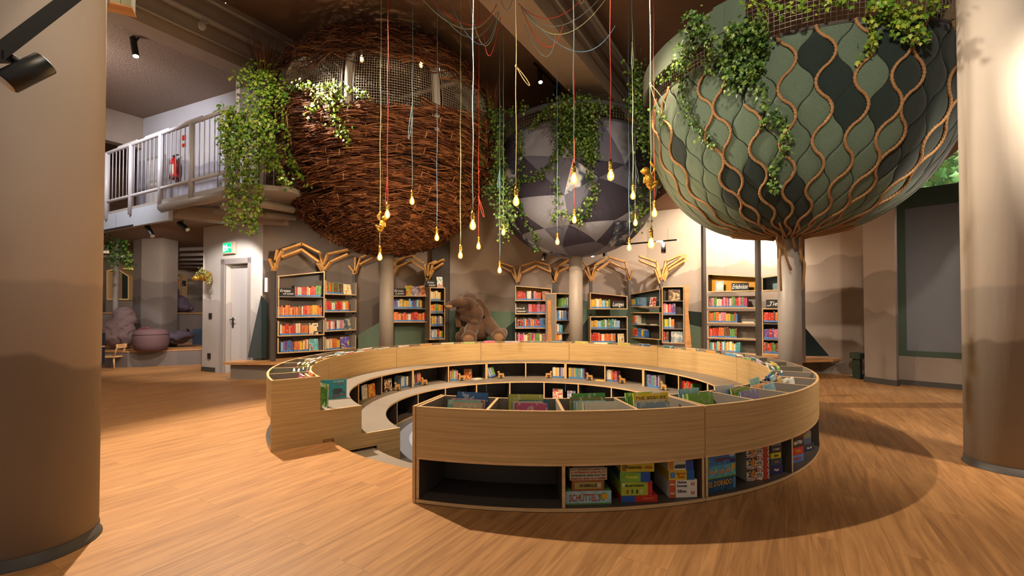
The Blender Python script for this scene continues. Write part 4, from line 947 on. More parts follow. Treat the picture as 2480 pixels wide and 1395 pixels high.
V2, F2 = twig_field(LP, .1, LP[1], 500, a0=front + 1.9, a1=front + 2 * PI - 1.9, limit=lambda a, z: z < rim(a))
link(np_mesh('woven_bowl', np.r_[V1, V2], np.r_[F1, F2 + len(V1)], [m_twig]), 'woven_bowl', nest)
V1, F1 = twig_field(LP, .0, 1.5, 500, length=(.25, .6), drift=.2, bundle=2); link(np_mesh('loose_underside', V1, F1, [m_twig]), 'loose_underside', nest)
V1, F1 = twig_field(DP, 0, DP[1], 2200, length=(.5, 1.3), wob=.035, drift=.14, bundle=3, limit=lambda a, z: z > dedge(a)); link(np_mesh('woven_dome', V1, F1, [m_twig]), 'woven_dome', nest)
# stakes poking through the weave
mb = MB(); Pq, Lq = LP; sg = np.linspace(0, Lq, len(Pq))
for i in range(170):
    a = front + random.uniform(-1.7, 1.7); a = round(a * 28 / PI) * PI / 28; s = random.uniform(.6, Lq - .8)
    pts = []
    for ds in (0, .05, .1):
        r = np.interp(s + ds, sg, Pq[:, 0]) + .035; pts.append((r * math.cos(a + ds * .1), r * math.sin(a + ds * .1), np.interp(s + ds, sg, Pq[:, 1])))
    if pts[2][2] < rim(a) - .05: mb.tube(pts, .008, 5)
o = mb.build('stake_ends', isl_mat('pale_stakes', '#8a5a34', '#a97848', '#c09a68'), nest); o['kind'] = 'stuff'
m_inner = mat('nest_shade_shell', '#190e09', .9)  # dark shell added behind the weave to block light, darkening its gaps
mb = MB(); vs = []; n = 96; S = np.linspace(0, Lq, 50)
for s in S:
    for k in range(n):
        a = 2 * PI * k / n; z = np.interp(s, sg, Pq[:, 1]); zc = min(z, rim(a) - .06); sc = s if z <= zc else np.interp(zc, Pq[:, 1], sg)
        r = max(np.interp(sc, sg, Pq[:, 0]) - .075, .01); vs.append((r * math.cos(a), r * math.sin(a), zc))
mb.add(vs, [(i * n + k, i * n + (k + 1) % n, (i + 1) * n + (k + 1) % n, (i + 1) * n + k) for i in range(49) for k in range(n)], 0, True)
mb.build('bowl_shade_shell', m_inner, nest)
mb = MB(); mb.lathe([(.13, 0), (.13, 2.36)], 40); mb.build('column', m_steel, nest)
mb = MB(); mb.lathe([(.05, 4.05), (1.8, 4.05), (1.8, 4.09), (.05, 4.09)], 48, smooth=False); mb.build('floor_deck', m_board, nest)
m_postl = mat('light_grey_tube', '#aba69e', .45)
posts = [math.radians(-51.5 + 40 * k) for k in range(9)]
for a in posts:
    mb = MB(); ff = [(1.88, 4.0), (1.9, 4.4), (1.87, 4.8), (1.79, 5.15), (1.6, 5.45), (1.3, 5.68)]
    mb.tube([(r * math.cos(a), r * math.sin(a), z) for r, z in ff], .055, 12); mb.build('rib_post', m_postl, nest)
m_wire = mat('galvanised_wire', '#a39b90', .4, metal=.6)
for a in posts:
    d_ = adif(a + math.radians(20))
    if d_ > 1.9: continue
    mb = MB(); b0, b1 = a + math.radians(2.6), a + math.radians(37.4)
    rr = lambda z: np.interp(z, [4.0, 4.4, 4.8, 5.15, 5.4], [1.9, 1.93, 1.89, 1.81, 1.68])
    nv = 32
    for i in range(nv + 1):
        q = b0 + (b1 - b0) * i / nv; mb.tube([(rr(z) * math.cos(q), rr(z) * math.sin(q), z) for z in (4.05, 4.5, 4.8, 5.1, 5.38)], .0045 if 0 < i < nv else .014, 4)
    for z in np.arange(4.08, 5.36, .04): mb.tube([(rr(z) * math.cos(q), rr(z) * math.sin(q), z) for q in np.linspace(b0, b1, 7)], .0045, 4)
    mb.build('wire_mesh_panel', m_wire, nest)
def tuft(px, py, d, n, h, label):
    c = A(px, py, d); mb = MB()
    for i in range(n):
        a = random.uniform(-.09, .09); b = random.uniform(-.08, .08); q = Vector((c.x + a, c.y + b, c.z)); hh = h * random.uniform(.6, 1.1)
        k = random.uniform(-.06, .06) + a * .8
        mb.tube([q, q + Vector((k * .3, b, hh * .5)), q + Vector((k * 1.6, b * 1.8, hh))], lambda t: .005 * (1.1 - t), 4)
    tag(mb.build('twig_bundle', m_twig), label, 'twigs')
tuft(636, 185, 6.75, 90, .62, 'upright bundle of brown twigs above the ivy at the balcony corner')
tuft(1192, 262, 7.9, 70, .55, 'upright bundle of brown twigs at the right edge of the wicker nest')
# ---- grey fabric pod
PC = (1.317, 9.28)
gtab = [(.16, 2.33), (.5, 2.38), (.95, 2.55), (1.3, 2.85), (1.5, 3.2), (1.6, 3.6), (1.62, 4.0), (1.58, 4.3), (1.52, 4.55)]
GP = smooth_tab(gtab, 60)
pod = thing('fabric_pod', 'grey patchwork fabric pod on a grey column, hung with ivy', 'tree pod', (PC[0], PC[1], 0))
dn = [mat('denim_pale', '#7f869c', .85, nz=(50, .1)), mat('denim_mid', '#5a5f78', .85, nz=(50, .1)), mat('denim_dark', '#33334a', .85, nz=(50, .1)), art_mat('denim_clouds', ['#2f3850', '#4a5a78', '#9aa6bc', '#c4ccd8'], 5, 3.3, .4)]
dn[3].node_tree.nodes['Principled BSDF'].inputs['Roughness'].default_value = .85
gs = np.linspace(0, GP[1], 60); nu_, nv_ = 11, 5; pts = {}
for j in range(nv_ + 1):
    for i in range(nu_):
        jit = 0 if j in (0, nv_) else .3
        pts[i, j] = ((i + (.5 if j % 2 else 0) + random.uniform(-jit, jit)) * 2 * PI / nu_, GP[1] * min(1, max(.0, (j + random.uniform(-jit, jit)) / nv_)))
patches = []
for j in range(nv_):
    for i in range(nu_):
        a, b = pts[i, j], pts[(i + 1) % nu_, j]; c, d = pts[i, j + 1], pts[(i + 1) % nu_, j + 1]
        w = lambda p, ref: (p[0] + round((ref - p[0]) / (2 * PI)) * 2 * PI, p[1])
        b, c, d = w(b, a[0]), w(c, a[0]), w(d, a[0])
        if j % 2: patches += [(a, b, d), (a, d, c)]
        else: patches += [(a, b, c), (b, d, c)]
V = []; F = []; MI = []
for T3 in patches:
    mi = random.choices((0, 1, 2, 3), (3, 3, 3, 2.4))[0]; n = 8; off = len(V); idx = {}
    for i in range(n + 1):
        for j in range(n + 1 - i):
            u, v = i / n, j / n; w_ = 1 - u - v; a = T3[0][0] * w_ + T3[1][0] * u + T3[2][0] * v; s = T3[0][1] * w_ + T3[1][1] * u + T3[2][1] * v
            e = min(u, v, w_); r = float(np.interp(s, gs, GP[0][:, 0])) + (.008 if e > .01 else -.006); idx[i, j] = len(V); V.append((r * math.cos(a), r * math.sin(a), float(np.interp(s, gs, GP[0][:, 1]))))
    for i in range(n):
        for j in range(n - i):
            F.append((idx[i, j], idx[i + 1, j], idx[i, j + 1])); MI.append(mi)
            if i + j < n - 1: F.append((idx[i + 1, j], idx[i + 1, j + 1], idx[i, j + 1])); MI.append(mi)
link(np_mesh('patchwork_cover', V, F, dn, MI), 'patchwork_cover', pod)
mb = MB(); mb.lathe([(.14, 0), (.14, 2.4)], 40); mb.build('column', m_steel, pod)
mb = MB(); mb.tube([(1.5 * math.cos(a), 1.5 * math.sin(a), 4.56) for a in np.linspace(0, 2 * PI, 61)], .03, 8, caps=False)
mb.tube([(1.5 * math.cos(a), 1.5 * math.sin(a), 4.86) for a in np.linspace(0, 2 * PI, 61)], .045, 8, caps=False); mb.build('rim_rail', mat('slate_rim', '#4a5058', .6), pod)
mb = MB()
for i in range(150): a = 2 * PI * i / 150; mb.tube([(1.5 * math.cos(a), 1.5 * math.sin(a), 4.56), (1.5 * math.cos(a), 1.5 * math.sin(a), 4.86)], .003, 4)
for z in np.arange(4.59, 4.86, .055): mb.tube([(1.5 * math.cos(a), 1.5 * math.sin(a), z) for a in np.linspace(0, 2 * PI, 61)], .003, 4, caps=False)
mb.build('wire_mesh', m_wire, pod)
# ---- green felt pod
FC = (3.62, 5.87)
ftab = [(.17, 2.2), (.4, 2.215), (.8, 2.31), (1.12, 2.5), (1.38, 2.76), (1.58, 3.1), (1.70, 3.46), (1.74, 3.8), (1.73, 3.97)]
FP = smooth_tab(ftab, 90); fs_ = np.linspace(0, FP[1], 90); LT = FP[1]
gpod = thing('felt_tree_pod', 'large green felt pod with leaf shaped tiles and ropes on a grey column', 'tree pod', (FC[0], FC[1], 0))
NL = 68; UN = 2 * PI / NL; DV = 3.75; f2 = math.atan2(-FC[1], -FC[0])
def fsurf(a, s, off=0.0):
    s = min(max(s, 0), LT); r = float(np.interp(s, fs_, FP[0][:, 0])); z = float(np.interp(s, fs_, FP[0][:, 1]))
    e = .02; dr = float(np.interp(s + e, fs_, FP[0][:, 0]) - np.interp(s - e, fs_, FP[0][:, 0])); dz = float(np.interp(s + e, fs_, FP[0][:, 1]) - np.interp(s - e, fs_, FP[0][:, 1]))
    l = math.hypot(dr, dz) + 1e-9; r += off * dz / l; z -= off * dr / l
    return Vector((r * math.cos(a), r * math.sin(a), z))
def wv(v):
    c = math.cos(PI * v); return .49 * math.copysign(abs(c) ** .8, c)
def line_a(k, v): return (k + (1 if k % 2 == 0 else -1) * wv(v)) * UN
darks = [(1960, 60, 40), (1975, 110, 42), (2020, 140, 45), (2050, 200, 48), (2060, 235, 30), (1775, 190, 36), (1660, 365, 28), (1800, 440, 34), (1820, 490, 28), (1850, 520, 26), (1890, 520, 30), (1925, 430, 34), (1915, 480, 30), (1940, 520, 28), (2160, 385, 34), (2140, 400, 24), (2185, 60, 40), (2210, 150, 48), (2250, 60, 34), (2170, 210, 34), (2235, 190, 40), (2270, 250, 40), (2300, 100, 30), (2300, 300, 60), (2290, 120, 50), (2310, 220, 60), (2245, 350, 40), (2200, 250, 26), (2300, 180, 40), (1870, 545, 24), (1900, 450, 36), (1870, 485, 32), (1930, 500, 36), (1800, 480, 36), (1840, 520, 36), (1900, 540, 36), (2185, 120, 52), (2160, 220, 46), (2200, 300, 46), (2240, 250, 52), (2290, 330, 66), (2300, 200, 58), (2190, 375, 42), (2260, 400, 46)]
V = []; F = []; MI = []; vmax = LT * DV
mf = [m_feltg, m_feltd, mat('felt_seam', '#20261f', .95)]
for k in range(NL):
    v0 = -(k % 2) - 0.0
    while v0 < vmax:
        va, vb = max(v0, 0), min(v0 + 2, vmax)
        if vb - va > .05:
            n, m = max(3, int(16 * (vb - va) / 2)), 6; off = len(V)
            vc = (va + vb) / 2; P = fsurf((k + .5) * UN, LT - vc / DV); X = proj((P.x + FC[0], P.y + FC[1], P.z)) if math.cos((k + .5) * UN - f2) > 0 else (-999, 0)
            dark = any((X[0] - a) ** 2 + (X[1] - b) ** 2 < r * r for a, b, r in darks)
            for i in range(n + 1):
                v = va + (vb - va) * i / n; L0, L1 = line_a(k, v), line_a(k + 1, v)
                for j in range(m + 1):
                    t = j / m; t2 = .5 + (t - .5) * (1 - .0); e = min(t, 1 - t) * abs(L1 - L0)
                    V.append(fsurf(L0 + (L1 - L0) * (.04 if j == 0 else .96 if j == m else t), LT - v / DV, .0 if (j in (0, m) or (i in (0, n))) else .008))
            for i in range(n):
                for j in range(m):
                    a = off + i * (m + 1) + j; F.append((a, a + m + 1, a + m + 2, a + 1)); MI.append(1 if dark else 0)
        v0 += 2
link(np_mesh('felt_tiles', V, F, mf, MI, False), 'felt_tiles', gpod)
rev_shell(FP, mf[2], 'felt_backing', gpod, off=-.004)
mb = MB(); mb.lathe([(.135, 0), (.135, 2.3)], 48); mb.build('column', m_steel, gpod)
mb = MB()
for i in range(230): a = 2 * PI * i / 230; mb.tube([(1.71 * math.cos(a), 1.71 * math.sin(a), 3.95), (1.76 * math.cos(a), 1.76 * math.sin(a), 4.5)], .0028, 4)
for z in np.arange(3.98, 4.5, .048): mb.tube([(1.735 * math.cos(a), 1.735 * math.sin(a), z) for a in np.linspace(0, 2 * PI, 73)], .0028, 4, caps=False)
mb.build('wire_mesh', m_wire, gpod)
A0 = f2 + math.radians(8); 
mb = MB(); mb.arc(1.78, 1.82, f2 - math.radians(150), f2 - math.radians(18), 4.17, 4.46, 40); mb.arc(1.73, 1.80, f2 - math.radians(22), f2 - math.radians(12), 3.9, 4.5, 4); mb.build('felt_collar', m_feltg, gpod)
mb = MB(); mb.arc(1.70, 1.785, f2 - math.radians(150), f2 - math.radians(18), 4.145, 4.172, 40); mb.arc(1.70, 1.745, 0, 2 * PI, 3.945, 3.975, 72); mb.build('dark_trim', m_base, gpod)
# ropes
def rope_k(px, py):
    P = hit(px, py, FC, [tuple(q) for q in FP[0]]); a = math.atan2(P.y - FC[1], P.x - FC[0]); return int(round((a % (2 * PI)) / UN)) % NL
rk = []
for px, py in ((1648, 470), (1665, 430), (1700, 240), (1760, 330), (1835, 300), (1927, 222), (2004, 222), (2083, 215), (2098, 225), (2171, 215), (2211, 222), (2290, 240), (2330, 200)):
    k = rope_k(px, py)
    if k not in rk: rk.append(k)
def rope_tube(pts, name='rope', parent=None, r=.0135, m=m_rope):
    mb = MB(); mb.tube(pts, r, 12, twist=58, lobes=3, amp=.3); return mb.build(name, m, parent)
starts = {rk[0]: .55, rk[1]: .45, rk[4]: .5}
for n_, k in enumerate(rk):
    v0 = {3: 1.0, 4: 2.2, 13: 1.6, 14: 2.0}.get(n_, 0); pts = []; v = v0
    while v < vmax - .35: pts.append(fsurf(line_a(k, v), LT - v / DV, .018)); v += .03
    rope_tube(pts, 'rope', gpod)
# rope ends hanging round the column
for px0, lst in enumerate(([(1886, 566), (1889, 610), (1888, 640), (1892, 705)], [(1893, 562), (1899, 600), (1905, 625), (1916, 655)], [(1899, 566), (1892, 590), (1896, 612)], [(1925, 565), (1921, 580), (1927, 602)], [(1938, 563), (1938, 610), (1949, 640), (1944, 703)], [(1942, 563), (1941, 600), (1940, 632)], [(1884, 565), (1882, 580), (1886, 600)])):
    P_ = [A(x, y, 5.68) - Vector((FC[0], FC[1], 0)) for x, y in lst]
    rope_tube([P_[0] + Vector((0, 0, .03))] + P_, 'rope_end', gpod, .013)
mb = MB()
for a in np.linspace(f2 - 1.7, f2 + 1.7, 14):
    pts = [fsurf(a, .62, -.03)] + [fsurf(a, s, .02) for s in (.5, .35, .2, .1)]; pts += [Vector((.17 * math.cos(a), .17 * math.sin(a), 2.16))]
    mb.tube(pts, .013, 9, twist=22, lobes=3, amp=.2)
o = mb.build('gathered_ropes', m_rope, gpod); o['kind'] = 'stuff'
# ---------------------------------------------------------------- pendant bulbs
m_brass = mat('brass_socket', '#b08a3c', .28, metal=1.0)
bm, bn, bp = nt('bulb_glass'); N_ = bn.nodes
tr = N_.new('ShaderNodeBsdfTransparent'); tr.inputs[0].default_value = (1, .85, .6, 1); gl = N_.new('ShaderNodeBsdfGlossy'); gl.inputs['Roughness'].default_value = .05
em = N_.new('ShaderNodeEmission'); em.inputs[0].default_value = (1, .42, .07, 1); em.inputs[1].default_value = .9
x1 = N_.new('ShaderNodeMixShader'); x1.inputs[0].default_value = .1; bn.links.new(tr.outputs[0], x1.inputs[1]); bn.links.new(gl.outputs[0], x1.inputs[2])
x2 = N_.new('ShaderNodeAddShader'); bn.links.new(x1.outputs[0], x2.inputs[0]); bn.links.new(em.outputs[0], x2.inputs[1]); bn.links.new(x2.outputs[0], N_['Material Output'].inputs[0])
m_bulb = bm
m_fil = mat('glowing_filament', '#ffffff', .5, emit=(1, .72, .36, 1), estr=70)
CC = {'red': mat('red_cord', '#c23a2a', .6), 'blue': mat('blue_cord', '#5f93bd', .6), 'mint': mat('mint_green_cord', '#a9bd98', .6), 'cream': mat('cream_cord', '#d9c48c', .6), 'slate': mat('slate_cord', '#6d8a92', .6), 'ice': mat('ice_blue_cord', '#a4c6dc', .6)}
def ceil_z(x, y):
    r = x * R_.x + y * R_.y
    return 5.19 if (-3.32 < r < -2.68 or 1.88 < r < 2.52) else 6.04
sk_prof = [(.004, .135), (.012, .13), (.014, .112), (.0205, .106), (.0215, .09), (.017, .086), (.0195, .08), (.0215, .06), (.0195, .045), (.0225, .04), (.0225, .03), (.016, .028)]
b_prof = [(.013, .034), (.015, .02), (.024, .002), (.0325, -.022), (.0345, -.038), (.032, -.056), (.023, -.071), (.01, -.079), (.001, -.081)]
sk_me = MB().lathe(sk_prof, 20).mesh('socket', [m_brass]); bl_me = MB().lathe(b_prof, 20).mesh('bulb', [m_bulb])
_f = MB()
for k in range(4):
    a = PI * k / 2; _f.tube([(.008 * math.cos(a), .008 * math.sin(a), .01), (.013 * math.cos(a), .013 * math.sin(a), -.05)], .0035, 6)
fl_me = _f.mesh('filament', [m_fil])
def pendant(px, py, size, cord, label, extras=(), top=None, wob=.004):
    d = .069 * 1090 / size; c = A(px, py, d) + Vector((0, 0, .04))
    t = thing('pendant_bulb', label, 'pendant lamp', c, 0, 'pendant bulbs over the bookshelf ring')
    for me, nm in ((sk_me, 'socket'), (bl_me, 'bulb')):
        o = bpy.data.objects.new(nm, me); COL.objects.link(o); o.parent = t
        if nm == 'bulb': f = bpy.data.objects.new('filament', fl_me); COL.objects.link(f); f.parent = o
    zt = ceil_z(c.x, c.y) - c.z; mb = MB(); n = 26; ph = random.uniform(0, 6)
    mb.tube([(wob * math.sin(ph + i * .9) * (1 if 0 < i < n else 0), wob * math.cos(ph + i * 1.3) * (1 if 0 < i < n else 0), .135 + (zt - .135) * i / n) for i in range(n + 1)], .0042, 6)
    for kind, ky, kx, kl in extras:     # knot at ky, loop ending at (kx, kl)
        z0 = A(px, ky, d).z - c.z; q = A(kx, kl, d) - c
        mb.ball((0, 0, z0), (.012, .012, .018), 8)
        w = .035 if kind == 'wide' else .014
        mid = Vector((q.x * .5, 0, (z0 + q.z) / 2)); dirv = Vector((q.x, 0, q.z - z0)).normalized(); sd = Vector((-dirv.z, 0, dirv.x))
        P0 = Vector((0, 0, z0)); P1 = Vector((q.x, 0, q.z)); L = (P1 - P0).length; pts = []
        for i in range(25):
            tt = i / 24; s_ = math.sin(PI * tt); f_ = math.sin(PI * tt) ** .8
            along = L * (1 - abs(2 * tt - 1) ** 1.6); side = w * math.sin(2 * PI * tt) * (1.2 if kind == 'wide' else 1)
            pts.append(P0 + dirv * along + sd * side)
        mb.tube(pts, .0042, 6)
    mb.build('cord', CC[cord], t)
    lamp('POINT', 'pendant_light', c + Vector((0, 0, -.05)), None, 5.5, (1, .66, .34), .035)
    return t
PEND = [(1250, 490, 16, 'cream', 'pendant bulb on a cream cord with a knotted loop high above', [('w', 160, 1283, 208)]),
 (1390, 436, 16.5, 'slate', 'pendant bulb on a slate cord in front of the ivy on the grey pod', []),
 (1479, 428, 17, 'red', 'pendant bulb on a straight red cord, left of the climbing golden monkey', []),
 (1577, 592, 16, 'mint', 'pendant bulb at the end of the mint cord the golden monkey climbs', [('wide', 203, 1611, 270)]),
 (1585, 518, 13.5, 'red', 'pendant bulb on the red cord right of the golden monkey', []),
 (1533, 476, 12.5, 'mint', 'pendant bulb on a mint cord with a long thin knot near the top', [('n', 105, 1532, 168)]),
 (1539, 541, 11, 'slate', 'pendant bulb on a slate cord, before the ivy right of the grey pod', [('n', 395, 1546, 440)]),
 (1524, 601, 11, 'blue', 'pendant bulb on a long blue cord, low right of the grey pod', []),
 (1391, 534, 12, 'red', 'pendant bulb on a red cord below the big one before the grey pod', [('n', 380, 1383, 425)]),
 (1350, 587, 10.5, 'blue', 'pendant bulb on a thin blue cord, lowest in front of the grey pod', []),
 (1145, 548, 15.5, 'ice', 'pendant bulb on a bright ice blue cord before the wicker nest', []),
 (938, 521, 13, 'red', 'pendant bulb on a red looped cord beside the small golden monkey', [('n', 432, 936, 505)]),
 (998, 489, 12, 'slate', 'pendant bulb on a slate cord with a loop, highest before the wicker nest', [('n', 250, 990, 338)]),
 (1058, 577, 11.5, 'blue', 'pendant bulb on a blue cord at the lower right of the wicker nest', []),
 (1115, 620, 11.5, 'mint', 'pendant bulb on a mint cord just below the wicker nest', []),
 (920, 624, 12, 'mint', 'pendant bulb on a mint cord in front of the nest column', []),
 (1159, 598, 11, 'red', 'pendant bulb on a red cord with a loop, right of the wicker nest', [('n', 478, 1172, 526)]),
 (1219, 564, 10, 'mint', 'pendant bulb on a mint cord, between the wicker nest and the grey pod', []),
 (1210, 656, 10.5, 'blue', 'pendant bulb on a blue cord, lowest of all, left of a branching post', [('n', 415, 1206, 455)])]
for a in PEND: pendant(*a)
def swag(pts, d, cord, label):
    (x0, y0), (xm, ym), (x1, y1) = pts; P = []
    cx = 2 * xm - .5 * (x0 + x1); cy = 2 * ym - .5 * (y0 + y1)
    for i in range(25):
        t = i / 24; P.append(A((1 - t) ** 2 * x0 + 2 * t * (1 - t) * cx + t * t * x1, (1 - t) ** 2 * y0 + 2 * t * (1 - t) * cy + t * t * y1, d))
    mb = MB(); mb.tube(P, .0042, 6); tag(mb.build('hanging_cord', CC[cord]), label, 'cord', 'cord swags under the ceiling')
for pts, c, l in (([(1255, 8), (1335, 44), (1420, -14)], 'red', 'shallow red cord swag right of the cream pendant cord'), ([(1260, 12), (1360, 83), (1475, -14)], 'mint', 'long mint cord swag right of the cream pendant cord'),
    ([(1262, 14), (1392, 124), (1490, 62)], 'blue', 'deep blue cord swag reaching the long red pendant cord'), ([(1262, 18), (1322, 113), (1364, 60)], 'red', 'deep red cord swag below the central beam'),
    ([(1262, 16), (1352, 63), (1462, -14)], 'slate', 'slate cord swag just above the long mint one'), ([(1270, 60), (1318, 136), (1345, 90)], 'slate', 'thin slate cord swag beneath the deep red swag'),
    ([(1035, -14), (1135, 60), (1203, 10)], 'red', 'red cord swag right above the wicker nest'), ([(1020, -5), (1128, 70), (1202, 15)], 'mint', 'mint cord swag just below the red one over the nest'),
    ([(1083, -8), (1160, 107), (1207, 28)], 'blue', 'deep blue cord swag right above the wicker nest'), ([(1135, -8), (1172, 110), (1208, 32)], 'mint', 'narrow deep mint cord swag near the ice blue pendant cord'),
    ([(1044, -8), (1135, 90), (1203, 28)], 'slate', 'slate cord swag above the wicker nest'), ([(1170, 60), (1186, 135), (1212, 42)], 'red', 'short deep red cord swag at the beam edge'), ([(1210, -10), (1228, 24), (1243, -10)], 'blue', 'tiny blue cord loop at the top of the central beam'),
    ([(1399, -12), (1408, 9), (1416, -12)], 'mint', 'tiny mint cord loop at the very top right of the beam')):
    swag(pts, 5.6, c, l)

# ---------------------------------------------------------------- soft figures (fused ellipsoids)
def blob(name, balls, tubes, m, parent=None, voxel=.02, sm=6, loc=(0, 0, 0), extra=None):
    mb = MB()
    for c, r, *rot in balls:
        M = Matrix.Rotation(rot[0], 3, rot[1]) if rot else None
        mb.ball(c, r, 16, 0, M)
    for pts, r in tubes: mb.tube(pts, r, 12)
    if extra: extra(mb)
    o = mb.build('tmp', m); md = o.modifiers.new('r', 'REMESH'); md.mode = 'VOXEL'; md.voxel_size = voxel; md.use_smooth_shade = True
    s_ = o.modifiers.new('s', 'SMOOTH'); s_.iterations = sm; s_.factor = .5
    dg = bpy.context.evaluated_depsgraph_get(); me = bpy.data.meshes.new_from_object(o.evaluated_get(dg)); old = o.data
    bpy.data.objects.remove(o); bpy.data.meshes.remove(old)
    for p in me.polygons: p.use_smooth = True
    L = Vector(loc)
    for v in me.vertices: v.co -= L
    r = bpy.data.objects.new(name, me); COL.objects.link(r); r.location = loc
    if parent is not None: r.parent = parent
    return r
m_plush = mat('brown_plush', '#5c4435', .95, nz=(6, .25), bump=(60, .5, .01), spec=.1, sheen=.4)
m_pad = mat('pale_plush_pad', '#8a6a50', .95, nz=(9, .2), sheen=.3, spec=.1)
K = .00945; ED = 10.2
def E(px, py, dd=0): return A(px, py, ED) + Vector((0, dd, 0))
base = Vector((E(1160, 800).x, 10.2, .31))
el = thing('plush_elephant', 'large brown plush elephant sitting on the bench with lowered head', 'plush elephant', base)
balls = [(E(1152, 788, .22), (.34, .36, .34)), (E(1136, 742, .12), (.25, .3, .3)), (E(1136, 733, .1), (.235, .26, .235)), (E(1150, 779, -.28), (.09, .08, .055)), (E(1126, 748, -.3), (.17, .13, .12)), (E(1142, 755, -.16), (.27, .26, .2)), (E(1134, 768, -.2), (.16, .16, .12)), (E(1160, 795, .1), (.3, .3, .26)),
         (E(1141, 816, -.5), (.175, .14, .17)), (E(1209, 812, -.42), (.16, .14, .155)), (E(1114, 815, -.05), (.1, .16, .12)), (E(1220, 806, -.1), (.09, .16, .12)), (E(1124, 803, -.12), (.1, .14, .12)), (E(1150, 775, -.1), (.18, .2, .14)), (E(1162, 760, -.2), (.1, .12, .14))]
tubes = [([E(1150, 745, -.2), E(1136, 734, -.36), E(1120, 732, -.44), E(1105, 735, -.48), E(1092, 741, -.5), E(1084, 745, -.5)], lambda t: .115 * (1 - t) ** .8 + .035),
         ([E(1150, 782, -.02), E(1143, 800, -.25), E(1141, 814, -.42)], lambda t: .17 - .03 * t), ([E(1178, 780, 0), E(1192, 795, -.15), E(1207, 809, -.36)], lambda t: .17 - .03 * t)]
def ears(mb):
    for poly, dd, th in (([(905, 300), (1000, 350), (1160, 560), (1190, 700), (1130, 745), (1060, 715), (1000, 560), (920, 420)], -.12, .07), ([(1000, 360), (1160, 570), (1185, 720), (1110, 640), (1020, 470)], .06, .07), ([(415, 560), (495, 565), (560, 945), (430, 950), (415, 700)], -.2, .06), ([(410, 590), (470, 560), (500, 900), (440, 930)], -.06, .06)):
        mb.extrude([E(1060 + x / 9.3, 690 + y / 9.3, dd) for x, y in poly], (0, th, 0))
eb = blob('body', balls, tubes, m_plush, el, .016, 4, extra=ears)
eb.location = -base
mb = MB(); mb.ball(E(1141, 818, -.62) - base, (.12, .03, .1), 16); mb.ball(E(1209, 814, -.54) - base, (.11, .03, .09), 16); mb.build('foot_pads', m_pad, el)
mb = MB(); mb.ball(E(1095, 743, -.56) - base, (.085, .03, .04), 14); tag(mb.build('trunk_tip', mat('tan_plush', '#a9815a', .95), el), 'tan trunk tip')
mb = MB(); mb.ball(E(1142, 749, -.41) - base, .017, 10); mb.build('eye', m_black, el)
m_gold = mat('gold_figure', '#b58a35', .38, metal=.75, bump=(90, .6, .006))
def monkey(px, py, d, k, label, flip=1):
    c = A(px, py, d); s = k * d / F_PX
    q = lambda x, y, dd=0: Vector((c.x + flip * x * s, c.y + dd * s, c.z - y * s))
    balls = [(q(-14, -22, -4), (9.5 * s, 9 * s, 9.5 * s)), (q(-14, -21, -10), (6 * s, 4 * s, 5.5 * s)), (q(-6, -4), (10 * s, 8 * s, 12 * s)), (q(-3, 8), (9 * s, 8 * s, 9 * s)), (q(-23, -22), (2.5 * s, 2 * s, 3.5 * s)), (q(-5, -23), (2.5 * s, 2 * s, 3.5 * s))]
    for sgn in (-1, 1): pass
    tubes = [([q(-2, -12), q(8, -22), q(10, -30), q(3, -40), q(1, -44)], 3.4 * s), ([q(-14, -8), q(-17, 6, -4), q(-6, 4, -8), q(2, 0, -4)], 3.6 * s),
             ([q(0, 10), q(12, 4, -4), q(16, 0, -2), q(9, 14), q(3, 20)], 3.8 * s), ([q(-6, 14), q(-2, 20, -2), q(2, 24, 0)], 3.6 * s)]
    for hx, hy in ((1, -45), (3, 0), (3, 22)):
        for f in range(4): tubes.append(([q(hx - 1, hy + f * 1.6 - 2, -2), q(hx - 2.5, hy + f * 1.6 - 2, .5), q(hx - .5, hy + f * 1.6 - 2, 2.6)], .9 * s))
    o = blob('monkey_figure', balls, tubes, m_gold, None, 1.1 * s, 1, loc=tuple(c)); tag(o, label, 'figurine')
    mb = MB(); mb.ball(q(-17, -23, -13) - c, 1.1 * s, 8); mb.ball(q(-11, -23, -13) - c, 1.1 * s, 8); mb.build('eyes', m_black, o)
monkey(1576, 437, .069 * 1090 / 16 - .02, 1.0, 'golden monkey figure climbing the mint pendant cord beside the green pod')
monkey(922, 545, .069 * 1090 / 12 - .02, .72, 'small golden monkey figure hanging on the cord before the wicker nest', -1)
# squirrel on the grey pod rim
c = A(1525, 290, 8.05); s = .0075
q = lambda x, y, dd=0: Vector((c.x + x * s, c.y + dd * s, c.z - y * s))
o = blob('squirrel_figure', [(q(-5, -6), (4 * s, 5 * s, 4 * s)), (q(0, 5), (6 * s, 6 * s, 9 * s))], [([q(5, 12), q(9, 2), q(6, -9), q(9, -14)], lambda t: 4.5 * s * (1 - .3 * t)), ([q(-4, 2), q(-9, 0, -4)], 1.6 * s), ([q(-3, 12), q(-8, 16, -3)], 2 * s), ([q(-7, -10), q(-8, -14)], 1.1 * s)], mat('red_squirrel_fur', '#a85a28', .9, bump=(80, .5, .006)), None, .008, 1, loc=tuple(c)); tag(o, 'reddish squirrel figure on the rim of the grey fabric pod', 'figurine')
